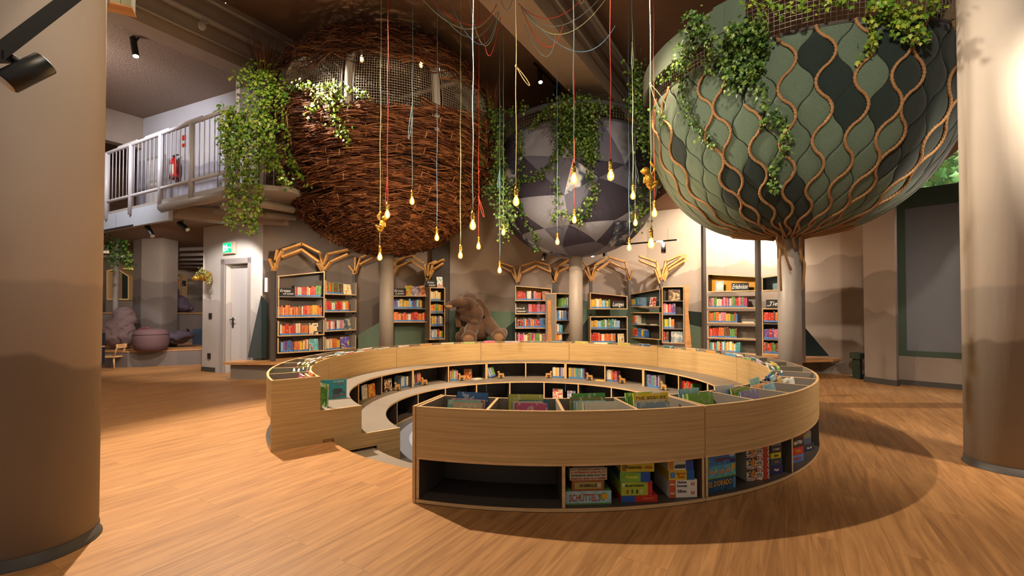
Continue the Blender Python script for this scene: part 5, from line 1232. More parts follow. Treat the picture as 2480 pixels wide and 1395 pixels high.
# lion like head on the wall by the door
c = A(490, 671, 8.7); s = .008
q = lambda x, y, dd=0: Vector((c.x + x * s, c.y + dd * s, c.z - y * s))
lh = blob('animal_trophy', [(q(2, -3), (12 * s, 11 * s, 13 * s)), (q(-9, 3, -9), (7 * s, 8 * s, 7 * s)), (q(-13, 5, -12), (4.5 * s, 5 * s, 4 * s)), (q(12, 0, 4), (5 * s, 14 * s, 15 * s)), (q(-2, -13, -3), (3 * s, 3 * s, 4 * s)), (q(6, -14, 4), (3 * s, 3 * s, 4 * s))], [], m_gold, None, .01, 2, loc=tuple(c)); tag(lh, 'golden animal head mounted on the white wall left of the door', 'wall figure')

# ---------------------------------------------------------------- ivy
def leaf_tpl():
    a = [(0, -.35), (.16, -.42), (.42, -.25), (.3, -.02), (.62, .12), (.3, .28), (.22, .4), (0, .82), (-.22, .4), (-.3, .28), (-.62, .12), (-.3, -.02), (-.42, -.25), (-.16, -.42)]
    V = [(0, 0, .05)] + [(x, y, -.12 * abs(x) - .1 * max(y, 0) ** 2) for x, y in a]
    return np.array(V), np.array([(0, i, i % 14 + 1) for i in range(1, 15)])
LV, LF = leaf_tpl()
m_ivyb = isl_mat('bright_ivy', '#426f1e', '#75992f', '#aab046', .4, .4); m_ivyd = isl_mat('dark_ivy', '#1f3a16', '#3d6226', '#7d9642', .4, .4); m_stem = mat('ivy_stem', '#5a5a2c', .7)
def ivy(label, strands, m, size=(.028, .05), loc=None):
    """strands: (list of 3-D points, spread m, leaves per metre, outward normal)"""
    V = []; F = []; b = 0; st = MB()
    for pts, spread, dens, nrm in strands:
        pts = [Vector(p) for p in pts]; seg = [(q - p).length for p, q in zip(pts, pts[1:])]; L = sum(seg); n = max(3, int(L * dens)); nn = Vector(nrm).normalized()
        jp = []
        for i, p in enumerate(pts): jp.append(p)
        st.tube(jp, .0035, 4)
        for i in range(n):
            t = rng.random() * L
            for p, q, s in zip(pts, pts[1:], seg):
                if t <= s or q is pts[-1]: break
                t -= s
            P = p.lerp(q, min(t / max(s, 1e-6), 1)); P = P + Vector((rng.normal() * spread, rng.normal() * spread * .5, rng.normal() * spread * .8)) + nn * abs(rng.normal()) * min(spread, .06)
            sz = rng.uniform(*size); N = (nn + Vector((rng.normal() * .45, rng.normal() * .45, rng.normal() * .35 + .25))).normalized()
            D = Vector((rng.normal() * .5, rng.normal() * .3, -1)); D = (D - N * D.dot(N)).normalized(); X = D.cross(N)
            W = LV * sz; V.append(W[:, :1] * np.array(X) + W[:, 1:2] * np.array(D) + W[:, 2:] * np.array(N) + np.array(P)); F.append(LF + b); b += 15
    V = np.concatenate(V); loc = Vector(loc) if loc is not None else Vector(V.mean(0)); V -= np.array(loc)
    root = thing('ivy_garland', label, 'ivy', loc)
    link(np_mesh('foliage', V, np.concatenate(F), [m], None, False), 'foliage', root)
    st.v = [(x - loc.x, y - loc.y, z - loc.z) for x, y, z in st.v]; st.build('stem', m_stem, root)
def fl(pts, d, sp, dens, nrm=(0, -1, .2)): return ([A(x, y, d) for x, y in pts], sp, dens, nrm)
def on(pts, c, tab, sp, dens, off=.05):
    P = [hit(x, y, c, tab, off) for x, y in pts]; n = P[0] - Vector((c[0], c[1], P[0].z)); return (P, sp, dens, n)
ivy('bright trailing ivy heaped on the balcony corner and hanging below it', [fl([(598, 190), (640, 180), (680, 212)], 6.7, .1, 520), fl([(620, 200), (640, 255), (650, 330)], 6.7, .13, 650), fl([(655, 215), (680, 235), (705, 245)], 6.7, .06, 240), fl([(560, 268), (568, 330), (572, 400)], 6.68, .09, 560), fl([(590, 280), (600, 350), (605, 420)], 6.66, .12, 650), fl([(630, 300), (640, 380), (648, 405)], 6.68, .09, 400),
    fl([(562, 400), (564, 470), (560, 556)], 6.62, .045, 220), fl([(603, 400), (597, 470), (590, 540)], 6.62, .05, 250), fl([(622, 420), (628, 480), (612, 565)], 6.62, .045, 190), fl([(655, 330), (672, 400), (695, 450)], 6.66, .05, 220), fl([(690, 330), (705, 385), (728, 430)], 6.9, .03, 140), fl([(545, 300), (550, 380)], 6.65, .05, 200)], m_ivyb, (.03, .055))
ltab = [tuple(q) for q in LP[0]]
ivy('bright ivy draped over the rim of the wicker nest', [on([(700, 216), (760, 210), (830, 212), (900, 240)], NC, ltab, .05, 130), on([(790, 215), (770, 250), (750, 282)], NC, ltab, .05, 150), on([(800, 215), (808, 255), (818, 300), (845, 348)], NC, ltab, .06, 190), on([(820, 230), (830, 262)], NC, ltab, .06, 150), on([(700, 240), (690, 300), (700, 360), (725, 420), (752, 452)], NC, ltab, .04, 100)], m_ivyb)
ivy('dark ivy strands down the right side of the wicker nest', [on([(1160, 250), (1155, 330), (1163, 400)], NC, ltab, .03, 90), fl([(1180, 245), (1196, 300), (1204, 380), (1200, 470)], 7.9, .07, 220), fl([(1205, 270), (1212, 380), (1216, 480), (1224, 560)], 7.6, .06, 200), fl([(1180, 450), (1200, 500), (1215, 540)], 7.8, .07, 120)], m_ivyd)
gt = [tuple(q) for q in GP[0]]
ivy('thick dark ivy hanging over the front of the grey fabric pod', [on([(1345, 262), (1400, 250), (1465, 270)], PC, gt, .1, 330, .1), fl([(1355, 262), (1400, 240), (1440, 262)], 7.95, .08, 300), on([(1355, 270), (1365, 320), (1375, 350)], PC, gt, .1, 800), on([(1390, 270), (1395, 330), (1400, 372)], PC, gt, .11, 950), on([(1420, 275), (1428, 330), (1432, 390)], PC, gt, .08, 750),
    on([(1350, 340), (1345, 420), (1352, 500)], PC, gt, .035, 110), on([(1420, 370), (1432, 430), (1440, 470), (1410, 530)], PC, gt, .05, 150), on([(1375, 350), (1310, 425), (1262, 440)], PC, gt, .04, 120), on([(1410, 530), (1350, 515), (1335, 540)], PC, gt, .045, 110), on([(1405, 500), (1403, 550)], PC, gt, .03, 90)], m_ivyd)
ivy('ivy trails at the left edge of the grey fabric pod', [on([(1225, 275), (1280, 262)], PC, gt, .05, 160), on([(1330, 262), (1305, 290), (1290, 310)], PC, gt, .03, 130), on([(1230, 300), (1262, 330), (1266, 400), (1258, 450)], PC, gt, .045, 140), fl([(1240, 440), (1235, 520), (1222, 580)], 8.0, .07, 200), on([(1258, 480), (1275, 540), (1300, 575), (1306, 608)], PC, gt, .03, 110)], m_ivyd)
ivy('dense dark ivy between the grey fabric pod and the green felt pod', [fl([(1540, 160), (1545, 220), (1550, 270)], 6.6, .1, 420), fl([(1555, 230), (1565, 300), (1572, 380)], 6.6, .09, 420), fl([(1535, 240), (1560, 310), (1575, 360)], 6.7, .08, 250), fl([(1575, 400), (1560, 460), (1545, 545)], 7.6, .1, 260), fl([(1590, 430), (1640, 460), (1690, 480)], 6.6, .06, 160), fl([(1470, 265), (1510, 262)], 8.2, .05, 150)], m_ivyd)
ft = [tuple(q) for q in FP[0]]
ivy('bushy ivy clump hanging from the rim of the green felt pod', [on([(1790, 70), (1795, 130), (1795, 200)], FC, ft, .065, 1300, .09), on([(1820, 70), (1825, 140), (1815, 190)], FC, ft, .065, 1300, .09), on([(1765, 100), (1770, 170), (1780, 220)], FC, ft, .045, 700, .07), on([(1840, 60), (1845, 130)], FC, ft, .04, 700, .07), on([(1840, 215), (1855, 262), (1900, 300)], FC, ft, .04, 170), on([(1900, 300), (1905, 350), (1880, 400), (1873, 462)], FC, ft, .035, 170), on([(1845, 310), (1870, 285), (1900, 300)], FC, ft, .03, 120)], m_ivyd, (.026, .046))
ivy('ivy strand winding down the left face of the green felt pod', [on([(1668, 55), (1690, 45), (1705, 60)], FC, ft, .04, 300, .1), on([(1695, 50), (1672, 110), (1655, 170)], FC, ft, .05, 330), on([(1705, 70), (1722, 120), (1730, 180)], FC, ft, .05, 280), on([(1655, 170), (1652, 225), (1680, 300), (1727, 355)], FC, ft, .035, 240), on([(1600, 200), (1640, 165), (1665, 140)], FC, ft, .03, 170), on([(1600, 260), (1608, 305)], FC, ft, .05, 220)], m_ivyd, (.024, .042))
ivy('bright ivy at the top right rim of the green felt pod', [fl([(1790, 8), (1870, 24), (1960, 22), (2060, 8)], 4.1, .04, 120), on([(2110, 20), (2160, 30), (2210, 50)], FC, ft, .06, 420, .08), on([(2150, 40), (2190, 80), (2230, 95)], FC, ft, .05, 300, .08), on([(2115, 40), (2108, 90), (2096, 140)], FC, ft, .035, 220), on([(2255, 5), (2248, 30)], FC, ft, .04, 220)], m_ivyb, (.026, .05))
ivy('thin dark ivy creeping beneath the right side of the green felt pod', [fl([(2050, 545), (2110, 512), (2170, 478), (2215, 440), (2235, 415)], 6.0, .035, 120)], m_ivyd, (.02, .04))
ivy('small ivy hanging in the far left alcove', [fl([(268, 584), (275, 600), (283, 640)], 9.8, .09, 220), fl([(300, 584), (308, 606), (314, 650)], 9.8, .06, 200)], m_ivyd, (.04, .07))
lh_m = MB()
ivy('dried moss mane around the golden animal head', [fl([(478, 668), (490, 656), (503, 664), (508, 684)], 8.62, .03, 420)], isl_mat('dry_moss', '#4a5428', '#8a8a4a', '#b0a868', .8), (.012, .03))
# ---------------------------------------------------------------- books in the bins of the ring
def frame_at(r, a, z, tilt=0.0, yaw=0.0, outward=True):
    """local x tangential, y pointing to the ring centre (away from the cover side), z up, origin at radius r, angle a"""
    p = Vector((CX + r * math.cos(a), CYY + r * math.sin(a), z)); rot = a + PI / 2 if outward else a - PI / 2
    return Matrix.Translation(p) @ Matrix.Rotation(rot + yaw, 4, 'Z') @ Matrix.Rotation(-tilt, 4, 'X')
BC = {'dark blue': '#2f5f92', 'pale pink': '#c9a8b0', 'dark red': '#8a2f36', 'sea green': '#7fb3a5', 'ochre patterned': '#cdb48a', 'yellow green': '#b3b04a', 'petrol blue': '#1f6a80', 'pale sage': '#b8bfa0', 'pink': '#c2587e', 'cream': '#e2dcc4', 'grass green': '#4f9a48', 'olive': '#7a7a3a', 'grey blue': '#8ba0a8', 'pale grey': '#c8ccc4', 'light blue': '#8fb8c8', 'bright yellow': '#e0bd20', 'white': '#e4e2da', 'leaf green': '#86b848', 'tan': '#b98f52', 'lilac': '#a9a0c8', 'orange': '#d98a3a', 'sky blue': '#4f93c8', 'forest green': '#1f7a48', 'turquoise': '#4fb0b4', 'red': '#c4392a'}
bin_names = ['first', 'second', 'third', 'fourth']
BIN = {0: ('dark blue', 'pale pink', 'dark red', 'sea green', 'ochre patterned'), 1: ('yellow green', 'petrol blue', 'pale sage', 'pink'), 2: ('grass green', 'olive', 'light blue', 'pale sage', 'cream'), 3: ('leaf green', 'grass green', 'bright yellow', 'ochre patterned', 'grey blue'), 4: ('light blue', 'pale sage', 'leaf green'), 5: ('white', 'dark blue', 'yellow green', 'forest green', 'lilac'), 6: ('sea green', 'ochre patterned', 'orange', 'light blue'), 7: ('dark blue', 'light blue', 'tan', 'pale grey', 'white')}
_bk = MB(); _bk.box((0, .006, .5), (1, .012, 1), m=0); big_me = None
def lean_book(M, w, h, th, cname, label, group):
    c = srgb(BC[cname]); o = bpy.data.objects.new('picture_book', pb_me); COL.objects.link(o)
    o.matrix_world = M @ Matrix.Diagonal((w, th, h, 1)); o.color = c; tag(o, label, 'book', group); return o
mb = MB(); mb.box((0, .06, .5), (1, .12, 1)); mb.box((0, .94, .5), (1, .12, 1)); mb.box((-.49, .5, .5), (.02, 1, 1)); mb.box((.004, .5, .498), (.97, .8, .985), m=1)
mc2 = cover_nodes('picture_book_cover')
for nd in mc2.node_tree.nodes:
    if nd.type == 'MAPPING': nd.inputs['Scale'].default_value = (7, 3, 7)
    if nd.type == 'VALTORGB': nd.color_ramp.elements[1].position = .6
pb_me = mb.mesh('picture_book', [mc2, m_pages])
sec_names = ['front section', 'right front section', 'right section', 'back right section', 'back section by the pod column', 'back section by the elephant', 'back left section', 'left section', 'left end section']
FAR = []
for i in range(36):
    mod, k = divmod(i, 4); a = ang0 + RM * (i + .5) / 4
    cols = BIN.get(i); far = i >= 10
    if cols is None:
        random.seed(100 + i); cols = random.sample(list(BC), random.choice((2, 3, 3, 4)))
    n = len(cols); seen = {}
    for j, cn in enumerate(cols):
        r = R[1] + .06 + .046 * j + (0 if not far else random.uniform(0, .01)); w = random.uniform(.2, .25); h = random.uniform(.272, .3) + (.02 if j == 0 else 0)
        a_off = random.uniform(-.012, .02) + {0: .006, 1: .0, 2: 0, 3: -.01}.get(i, 0); th = random.uniform(.01, .018)
        if i == 3 and cn == 'bright yellow': w, h = .26, .325; th = .014; r += .015
        M = frame_at(r, a + a_off, .347, .16 + random.uniform(0, .05), random.uniform(-.06, .06))
        lab = '%s book, %s bin of the %s of the ring, %s from inside' % (cn, bin_names[k], sec_names[mod].split(' by ')[0], ['first', 'second', 'third', 'fourth', 'fifth'][j])
        if far: FAR.append((M, w, th, h, srgb(BC[cn]))); continue
        o = lean_book(M, w, h, th, cn, lab, 'picture books in the ring bins')
        if i == 3 and cn == 'bright yellow':
            text_mesh('DIE BERUFE', .055, mat('dark_brown_ink', '#4a3510'), o, Matrix.Diagonal((1 / w, 1 / th, 1 / h, 1)) @ basis((0, -.0015, h - .045), (1, 0, 0), (0, 0, 1), (0, -1, 0)), 'title', width=.225)
mb = MB(); cols = []
for M, w, th, h, c in FAR:
    k = len(mb.f); mb.box((0, th / 2, h / 2), (w, th, h), M, m=[0, 1, 0, 0, 0, 0]); cols += [c] * (len(mb.f) - k)
me = mb.mesh('bin_books', [m_cover_s, m_pages]); ca = me.color_attributes.new('Col', 'FLOAT_COLOR', 'CORNER')
for p_, c in zip(me.polygons, cols):
    for l in p_.loop_indices: ca.data[l].color = c
o = bpy.data.objects.new('bin_books', me); COL.objects.link(o); tag(o, 'picture book tops in the bins round the far side of the ring', 'books', kind='stuff')
# open teal board book and green book on the upper bench at the left end
def open_book(M, w, h, m, label, ang=.5):
    t = thing('board_book', label, 'book'); t.matrix_world = M
    for s in (-1, 1):
        mb = MB(); mb.box((s * w / 2, .006, h / 2), (w, .012, h)); o = mb.build('cover', m, t); o.rotation_euler = (0, 0, s * ang)
        mb = MB(); mb.box((s * w / 2, .016, h / 2), (w - .01, .008, h - .01)); o = mb.build('pages', m_pages, t); o.rotation_euler = (0, 0, s * ang)
    return t
m_teal = mat('teal_board', '#2f8a98', .4)
P = A(829, 968, 4.62)
tb = open_book(Matrix.Translation(G(790, 967, .302)) @ Matrix.Rotation(.28, 4, 'Z') @ Matrix.Rotation(-.05, 4, 'X'), .2, .2, m_teal, 'open teal board book with an elephant standing on the upper bench of the ring', .12)
Mb = basis((.02, -.002, 0), (1, 0, 0), (0, 0, 1), (0, -1, 0))
w2 = .2; sh = mat('dark_grey_print', '#3c4448', .5); rr_ = mat('red_print', '#b8342c', .5)
mb = MB()
def disc(mb, cx, cz, rx, rz, n=20, y=-.004): mb.extrude([(cx + rx * math.cos(2 * PI * i / n), y, cz + rz * math.sin(2 * PI * i / n)) for i in range(n)], (0, .0015, 0))
disc(mb, .1, .08, .04, .028); disc(mb, .14, .085, .022, .02); mb.box((.075, -.0032, .052), (.014, .001, .035)); mb.box((.118, -.0032, .05), (.014, .001, .035)); mb.tube([(.155, -.0035, .085), (.17, -.0035, .065), (.185, -.0035, .07)], .004, 6)
o = mb.build('elephant_print', sh, tb); o.rotation_euler = (0, 0, .12)
mb = MB(); mb.extrude([(.05, -.004, .022), (.185, -.004, .05), (.185, -.004, .043), (.05, -.004, .015)], (0, .0015, 0)); o = mb.build('red_beam_print', rr_, tb); o.rotation_euler = (0, 0, .12)
text_mesh('SO LEICHT', .022, mat('white_print', '#eeeae0'), tb, Matrix.Rotation(.12, 4, 'Z') @ basis((.12, -.004, .178), (1, 0, 0), (0, 0, 1), (0, -1, 0)), 'title')
text_mesh('so schwer', .018, rr_, tb, Matrix.Rotation(.12, 4, 'Z') @ basis((.13, -.004, .155), (1, 0, 0), (0, 0, 1), (0, -1, 0)), 'title')
face_book(Matrix.Translation(G(781, 984, .302)) @ Matrix.Rotation(-.75, 4, 'Z'), .19, .22, ['#3f7a3a', '#6aa04a', '#e8e8dc'], 'green picture book with a white animal at the left end of the upper bench', tilt=.04, text=[('LOTTE', .03, .88)], tcol='#f0ece0')

# ---------------------------------------------------------------- contents of the inner cubbies (far side)
def far_pt(px, r):
    a_ = (px - 1240) / F_PX; A_ = a_ * a_ + 1; B_ = -2 * (a_ * CX + CYY); C_ = CX * CX + CYY * CYY - r * r
    y = (-B_ + math.sqrt(B_ * B_ - 4 * A_ * C_)) / (2 * A_); return math.atan2(y - CYY, a_ * y - CX)
def in_frame(px, r, z): return frame_at(r, far_pt(px, r), z, 0, 0, outward=False)
def group_books(px0, px1, z, r, pal, where, hmin=.16, hmax=.2, lean=0, th=(.012, .02)):
    a0, a1 = far_pt(px0, r), far_pt(px1, r); W = abs(a1 - a0) * r
    M = Matrix.Translation((CX + r * math.cos(a0), CYY + r * math.sin(a0), z)) @ Matrix.Rotation(a0 - PI / 2 - abs(a1 - a0) / 2, 4, 'Z')
    if lean: M = M @ Matrix.Rotation(lean, 4, 'Y')
    row(M, 0, W, 0, pal, where, hmin, hmax, th, group='books ' + where)
zb = .021
group_books(975, 1003, zb, 2.30, 'cool', 'beside the animal bookend in the leftmost middle cubby', th=(.013, .02))
group_books(1007, 1024, zb, 2.30, 'white', 'left of the fourth inner cubby divider', lean=-.1)
group_books(1091, 1113, zb, 2.28, 'mix', 'in the cubby with the orange fox picture book')
group_books(1185, 1203, zb, 2.28, 'mix', 'leaning against a divider next to an alpaca bookend', lean=-.32, th=(.012, .018))
group_books(1337, 1369, zb, 2.27, 'cool', 'in the tight set left of the double divider', hmin=.18, hmax=.185, th=(.013, .015))
group_books(1376, 1415, zb, 2.27, 'cool', 'in the tight set right of the double divider', hmin=.18, hmax=.185, th=(.013, .015))
group_books(1468, 1493, zb, 2.28, 'white', 'below the back right rim beside a bookend')
group_books(1563, 1592, zb, 2.28, 'cool', 'in the cubby with the black folder')
group_books(1646, 1672, zb, 2.28, 'reds', 'in the rightmost inner cubby with books')
random.seed(11)
for px, w, h, cols, lab, r in ((886, .16, .19, ['#d8d4c8', '#b8b4a8', '#e8e4d8'], 'white picture book standing in the leftmost inner cubby', 2.32), (903, .17, .18, ['#d9a82a', '#c4512a', '#e6c860'], 'yellow and red picture book standing in the leftmost inner cubby', 2.30),
    (942, .17, .18, ['#8a5a34', '#d8c8a8', '#2a2018'], 'brown picture book with a cow in the second inner cubby', 2.32), (1134, .15, .175, ['#b5622c', '#8a4420', '#d8a060'], 'orange brown picture book with a fox in an inner cubby', 2.36), (1585, .09, .19, ['#20262a', '#30383c', '#15181a'], 'black folder beside the books in an inner cubby', 2.36), (1662, .1, .17, ['#2a3024', '#5a3020', '#3a4434'], 'dark picture book in the rightmost inner cubby with books', 2.36)):
    face_book(in_frame(px, r, zb), w, h, cols, lab, tilt=.08, scale=14)
for px, w, h, cols, lab in ((1350, .17, .17, ['#e0d4b8', '#c8402c', '#e8e0cc'], 'cream and red game box in the lower cubby below the blue book set'), (1383, .14, .15, ['#d0ccd4', '#8a8aa8', '#e0dcd8'], 'pale box with a red side in the lower cubby below the blue book set')):
    face_book(in_frame(px, 1.93, -.284), w, h, cols, lab, tilt=.03, th=.05, scale=14, name='game_box')
for px, r, lab, ry in ((1160, 2.2, 'white booklet lying flat on the lower ring bench', .3), (1452, 2.2, 'small yellow booklet lying flat on the lower ring bench', .2)):
    mb = MB(); mb.box((0, .07, .006), (.16, .12, .012)); o = mb.build('booklet', mat('booklet_%d' % px, '#d8d4c4' if px == 1160 else '#d8b060', .5)); o.matrix_world = in_frame(px, r, zb) @ Matrix.Rotation(ry, 4, 'Z'); tag(o, lab, 'booklet')
# animal shaped wooden bookends
def animal(k):
    pts = [(-.06, 0), (-.06, .05), (-.055, .075), (-.045, .082), (.01, .08), (.025, .092), (.03, .118), (.04, .125), (.05, .118), (.062, .112), (.06, .1), (.048, .098), (.045, .07), (.05, .05), (.05, 0), (.022, 0), (.022, .035), (.01, .045), (-.015, .045), (-.028, .035), (-.028, 0)]
    return [(x, z) for x, z in pts]
m_be = mat('cut_plywood', '#b5894f', .6)
mb = MB(); q = [(x, -.008, z) for x, z in animal(0)]
# build the silhouette from convex strips
def strip(mb, poly): mb.extrude([(x, -.008, z) for x, z in poly], (0, .016, 0))
for poly in ([(-.06, 0), (-.028, 0), (-.028, .04), (-.06, .05)], [(.022, 0), (.05, 0), (.05, .05), (.022, .04)], [(-.06, .045), (.05, .045), (.047, .08), (-.05, .082)], [(.008, .078), (.047, .078), (.047, .1), (.022, .1)], [(.02, .098), (.05, .098), (.063, .102), (.06, .114), (.04, .126), (.026, .118)]): strip(mb, poly)
an_me = mb.mesh('animal_bookend', [m_be]); pl = MB(); pl.box((0, 0, .0015), (.1, .08, .003)); pl_me = pl.mesh('foot_plate', [m_black])
for px, fl_, lab in ((963, -1, 'right of the cow picture book'), (1028, -1, 'right of the pale leaning books'), (1118, -1, 'left of the orange fox picture book'), (1213, -1, 'right of the leaning books'), (1329, 1, 'left of the first tight blue set'), (1427, -1, 'right of the second tight blue set'), (1506, -1, 'in the cubby right of the white books'), (1606, -1, 'right of the black folder'), (1680, -1, 'beside the dark picture book')):
    t = thing('animal_bookend', 'wooden animal shaped bookend on the ring bench, ' + lab, 'bookend', (0, 0, 0), 0, 'animal bookends in the ring'); t.matrix_world = in_frame(px, 2.26, zb + .001) @ Matrix.Diagonal((fl_, 1, 1, 1)) @ Matrix.Translation((0, 0, .001))
    for me, nm in ((an_me, 'animal_shape'), (pl_me, 'foot_plate')):
        o = bpy.data.objects.new(nm, me); COL.objects.link(o); o.parent = t

# ---------------------------------------------------------------- board games in the outer cubbies
def near_ang(px, r=3.0):
    a_ = (px - 1240) / F_PX; A_ = a_ * a_ + 1; B_ = -2 * (a_ * CX + CYY); C_ = CX * CX + CYY * CYY - r * r
    y = (-B_ - math.sqrt(max(0, B_ * B_ - 4 * A_ * C_))) / (2 * A_); return math.atan2(y - CYY, a_ * y - CX)
def game(px, z, w, h, depth, cols, label, text=(), yaw=0, art=None, r=2.985, parts=(), a=None):
    a = near_ang(px, r) if a is None else a; M = frame_at(r, a, z, 0, yaw)
    body = mat('box_' + str(len(bpy.data.materials)), cols[0], .4); top = mat('boxtop_' + str(len(bpy.data.materials)), cols[1] if len(cols) > 1 else cols[0], .45)
    fr = art_mat('box_art_%d' % len(bpy.data.materials), art, 16, px * .37, .6) if art else body
    mb = MB(); mb.hexa([(-w / 2, 0, 0), (w / 2, 0, 0), (w / 2, depth, 0), (-w / 2, depth, 0), (-w / 2, 0, h), (w / 2, 0, h), (w / 2, depth, h), (-w / 2, depth, h)], (0, 1, 2, 0, 0, 0))
    t = mb.build('game_box', [body, top, fr]); t.matrix_world = M; tag(t, label, 'board game')
    mb = MB()
    for x in (-1, 1): mb.box((x * (w / 2 + .0006), depth / 2, h * .5), (.0012, depth, h * .96))
    for k, (x0, x1, z0, z1, c, nm) in enumerate(parts):
        mb = MB(); mb.box(((x0 + x1) / 2 * w, -.0008, (z0 + z1) / 2 * h), (abs(x1 - x0) * w, .0012, (z1 - z0) * h)); mb.build(nm, mat('print_%d' % len(bpy.data.materials), c, .45), t)
    for s, size, x, zz, c, wd in text:
        text_mesh(s, size, mat('ink_%d' % len(bpy.data.materials), c, .5), t, basis((x * w, -.0022, zz * h), (1, 0, 0), (0, 0, 1), (0, -1, 0)), 'title', .0004, width=wd * w, bold=.0006)
    return t
Z0 = .0275
game(1424, Z0, .29, .085, .30, ['#8fb4bc', '#5a8a50'], 'light blue game box with big red lettering, bottom of the first stack', [("SCHÜTTEL'S", .062, -.08, .5, '#b23a22', .68)], art=['#8fb4bc', '#9ec2c6', '#7a9a62'], parts=[(.3, .42, .4, .75, '#d8a02a', 'logo_patch'), (-.5, .5, 0, .12, '#5a7a3a', 'grass_strip')])
game(1423, Z0 + .086, .205, .066, .2, ['#8a4f2c', '#7a4526'], 'brown game box with a green panel, second in the first stack', [('ANIMALIS', .026, 0, .5, '#2a2414', .55)], parts=[(-.42, .42, .18, .82, '#9a8a4a', 'picture_panel'), (.3, .4, .3, .7, '#d8c8b0', 'horse_patch')])
t = game(1424, Z0 + .153, .235, .076, .22, ['#c8bca0', '#3a3026'], 'cream game box printed with rows of small words, third in the first stack', [(s, .0165, 0, zz, c, .98) for s, zz, c in (('PLAY EXPERIENCE LEARN PLAY', .87, '#7a5a2a'), ('AY EXPERIENCE LEARN PLAY E', .63, '#a8502a'), ('EXPERIENCE LEARN PLAY EXP', .38, '#3a5a4a'), ('PERIENCE LEARN PLAY EXPERT', .13, '#8a3a2a'))])
game(1424, Z0 + .230, .2, .02, .2, ['#2c2a20', '#201e18'], 'thin dark game box lying on top of the first stack')
game(1546, Z0, .235, .042, .3, ['#b8322a', '#a02a24'], 'flat red and blue game box, bottom of the second stack', [('MEMORY', .018, .25, .5, '#e0702a', .4)], yaw=-.12, parts=[(-.5, -.12, .02, .98, '#2a55a0', 'blue_end')])
game(1540, Z0 + .043, .2, .085, .3, ['#a3b23a', '#8a9a30'], 'green garden game box with a red end, second in the second stack', [('Mein erster Wochenmarkt', .02, -.08, .74, '#2a4a1a', .6), ('W', .03, -.42, .75, '#f0ece0', .1)], yaw=-.1, parts=[(.36, .5, 0, 1, '#b8302a', 'red_end'), (-.33, -.27, .15, .42, '#a02a20', 'berry_print'), (-.17, -.12, .15, .45, '#3a5a2a', 'leaf_print'), (-.02, .04, .15, .42, '#4a3020', 'nut_print'), (.12, .18, .15, .42, '#c8c0a8', 'jug_print')])
game(1536, Z0 + .129, .19, .06, .28, ['#3a6a9a', '#1f4a88'], 'blue game box with a green label, third in the second stack', [('Kalender', .022, -.1, .5, '#d8d83a', .45)], yaw=-.2, parts=[(-.5, .18, .02, .98, '#7aa838', 'green_label'), (.2, .5, .02, .98, '#1f4a9a', 'blue_end')])
game(1542, Z0 + .19, .215, .06, .26, ['#c8b428', '#8a7a20'], 'yellow game box, topmost of the second stack', [('Piratenreise', .03, -.12, .5, '#4a3a1a', .5), ('HABA', .024, .33, .45, '#a8302a', .24)], yaw=-.12, parts=[(-.46, -.34, .1, .9, '#8a6a2a', 'figure_print')])
game(1652, Z0, .185, .056, .26, ['#e0d8cc', '#d0c8bc'], 'white game box with an orange end, bottom of the third stack', [('Silben', .026, -.05, .72, '#3a3a3a', .4), ('H', .036, .34, .5, '#b8302a', .2), ('MINI', .014, -.4, .5, '#e8e0d4', .16)], yaw=-.2, parts=[(-.5, -.28, 0, 1, '#c4582e', 'orange_end')])
game(1652, Z0 + .057, .185, .056, .26, ['#e0d8cc', '#d0c8bc'], 'white game box with an orange end, second in the third stack', [('Farben', .022, -.05, .74, '#3a3a3a', .4), ('Formen', .022, -.05, .32, '#3a3a3a', .4), ('H', .036, .34, .5, '#b8302a', .2), ('MINI', .014, -.4, .5, '#e8e0d4', .16)], yaw=-.2, parts=[(-.5, -.28, 0, 1, '#c4582e', 'orange_end')])
game(1648, Z0 + .114, .17, .062, .26, ['#d8b228', '#b89020'], 'yellow game box with a blue end, third in the third stack', [('Sprech', .022, -.02, .66, '#a8502a', .36), ('Hexe', .022, -.02, .32, '#a8502a', .36)], yaw=-.2, parts=[(.2, .5, 0, 1, '#1f5aa0', 'blue_end'), (-.44, -.26, .2, .8, '#4a8ac0', 'round_print')])
game(1646, Z0 + .177, .17, .062, .26, ['#e0d4b8', '#c0b498'], 'cream game box with a blue end, topmost of the third stack', [('Lernspiel', .02, 0, .55, '#2a4a3a', .36)], yaw=-.2, parts=[(.2, .5, 0, 1, '#1f4a90', 'blue_end'), (-.48, -.28, .05, .95, '#c8862a', 'orange_print'), (-.24, .18, .2, .5, '#2a4a4a', 'dark_band')])
game(1744, Z0, .26, .09, .28, ['#1f4a68', '#1a3a54'], 'dark blue game box with yellow capitals, bottom of the stack right of the seam', [('EL DORADO', .048, -.04, .6, '#e0a030', .8)], art=['#1f4a68', '#285a78', '#1a3c50'], parts=[(.4, .48, .1, .9, '#4a8ab8', 'blue_corner')])
game(1744, Z0 + .091, .26, .085, .28, ['#4a9ab8', '#3a7a98'], 'light blue game box with orange letters, middle of the stack right of the seam', [('Floh am Po', .055, -.06, .5, '#e09040', .75)], art=['#5aa8c4', '#4a9ab8', '#78b8a0'], parts=[(-.5, .5, 0, .1, '#6a9a3a', 'grass_strip'), (.34, .46, .5, .92, '#d8a02a', 'logo_patch')])
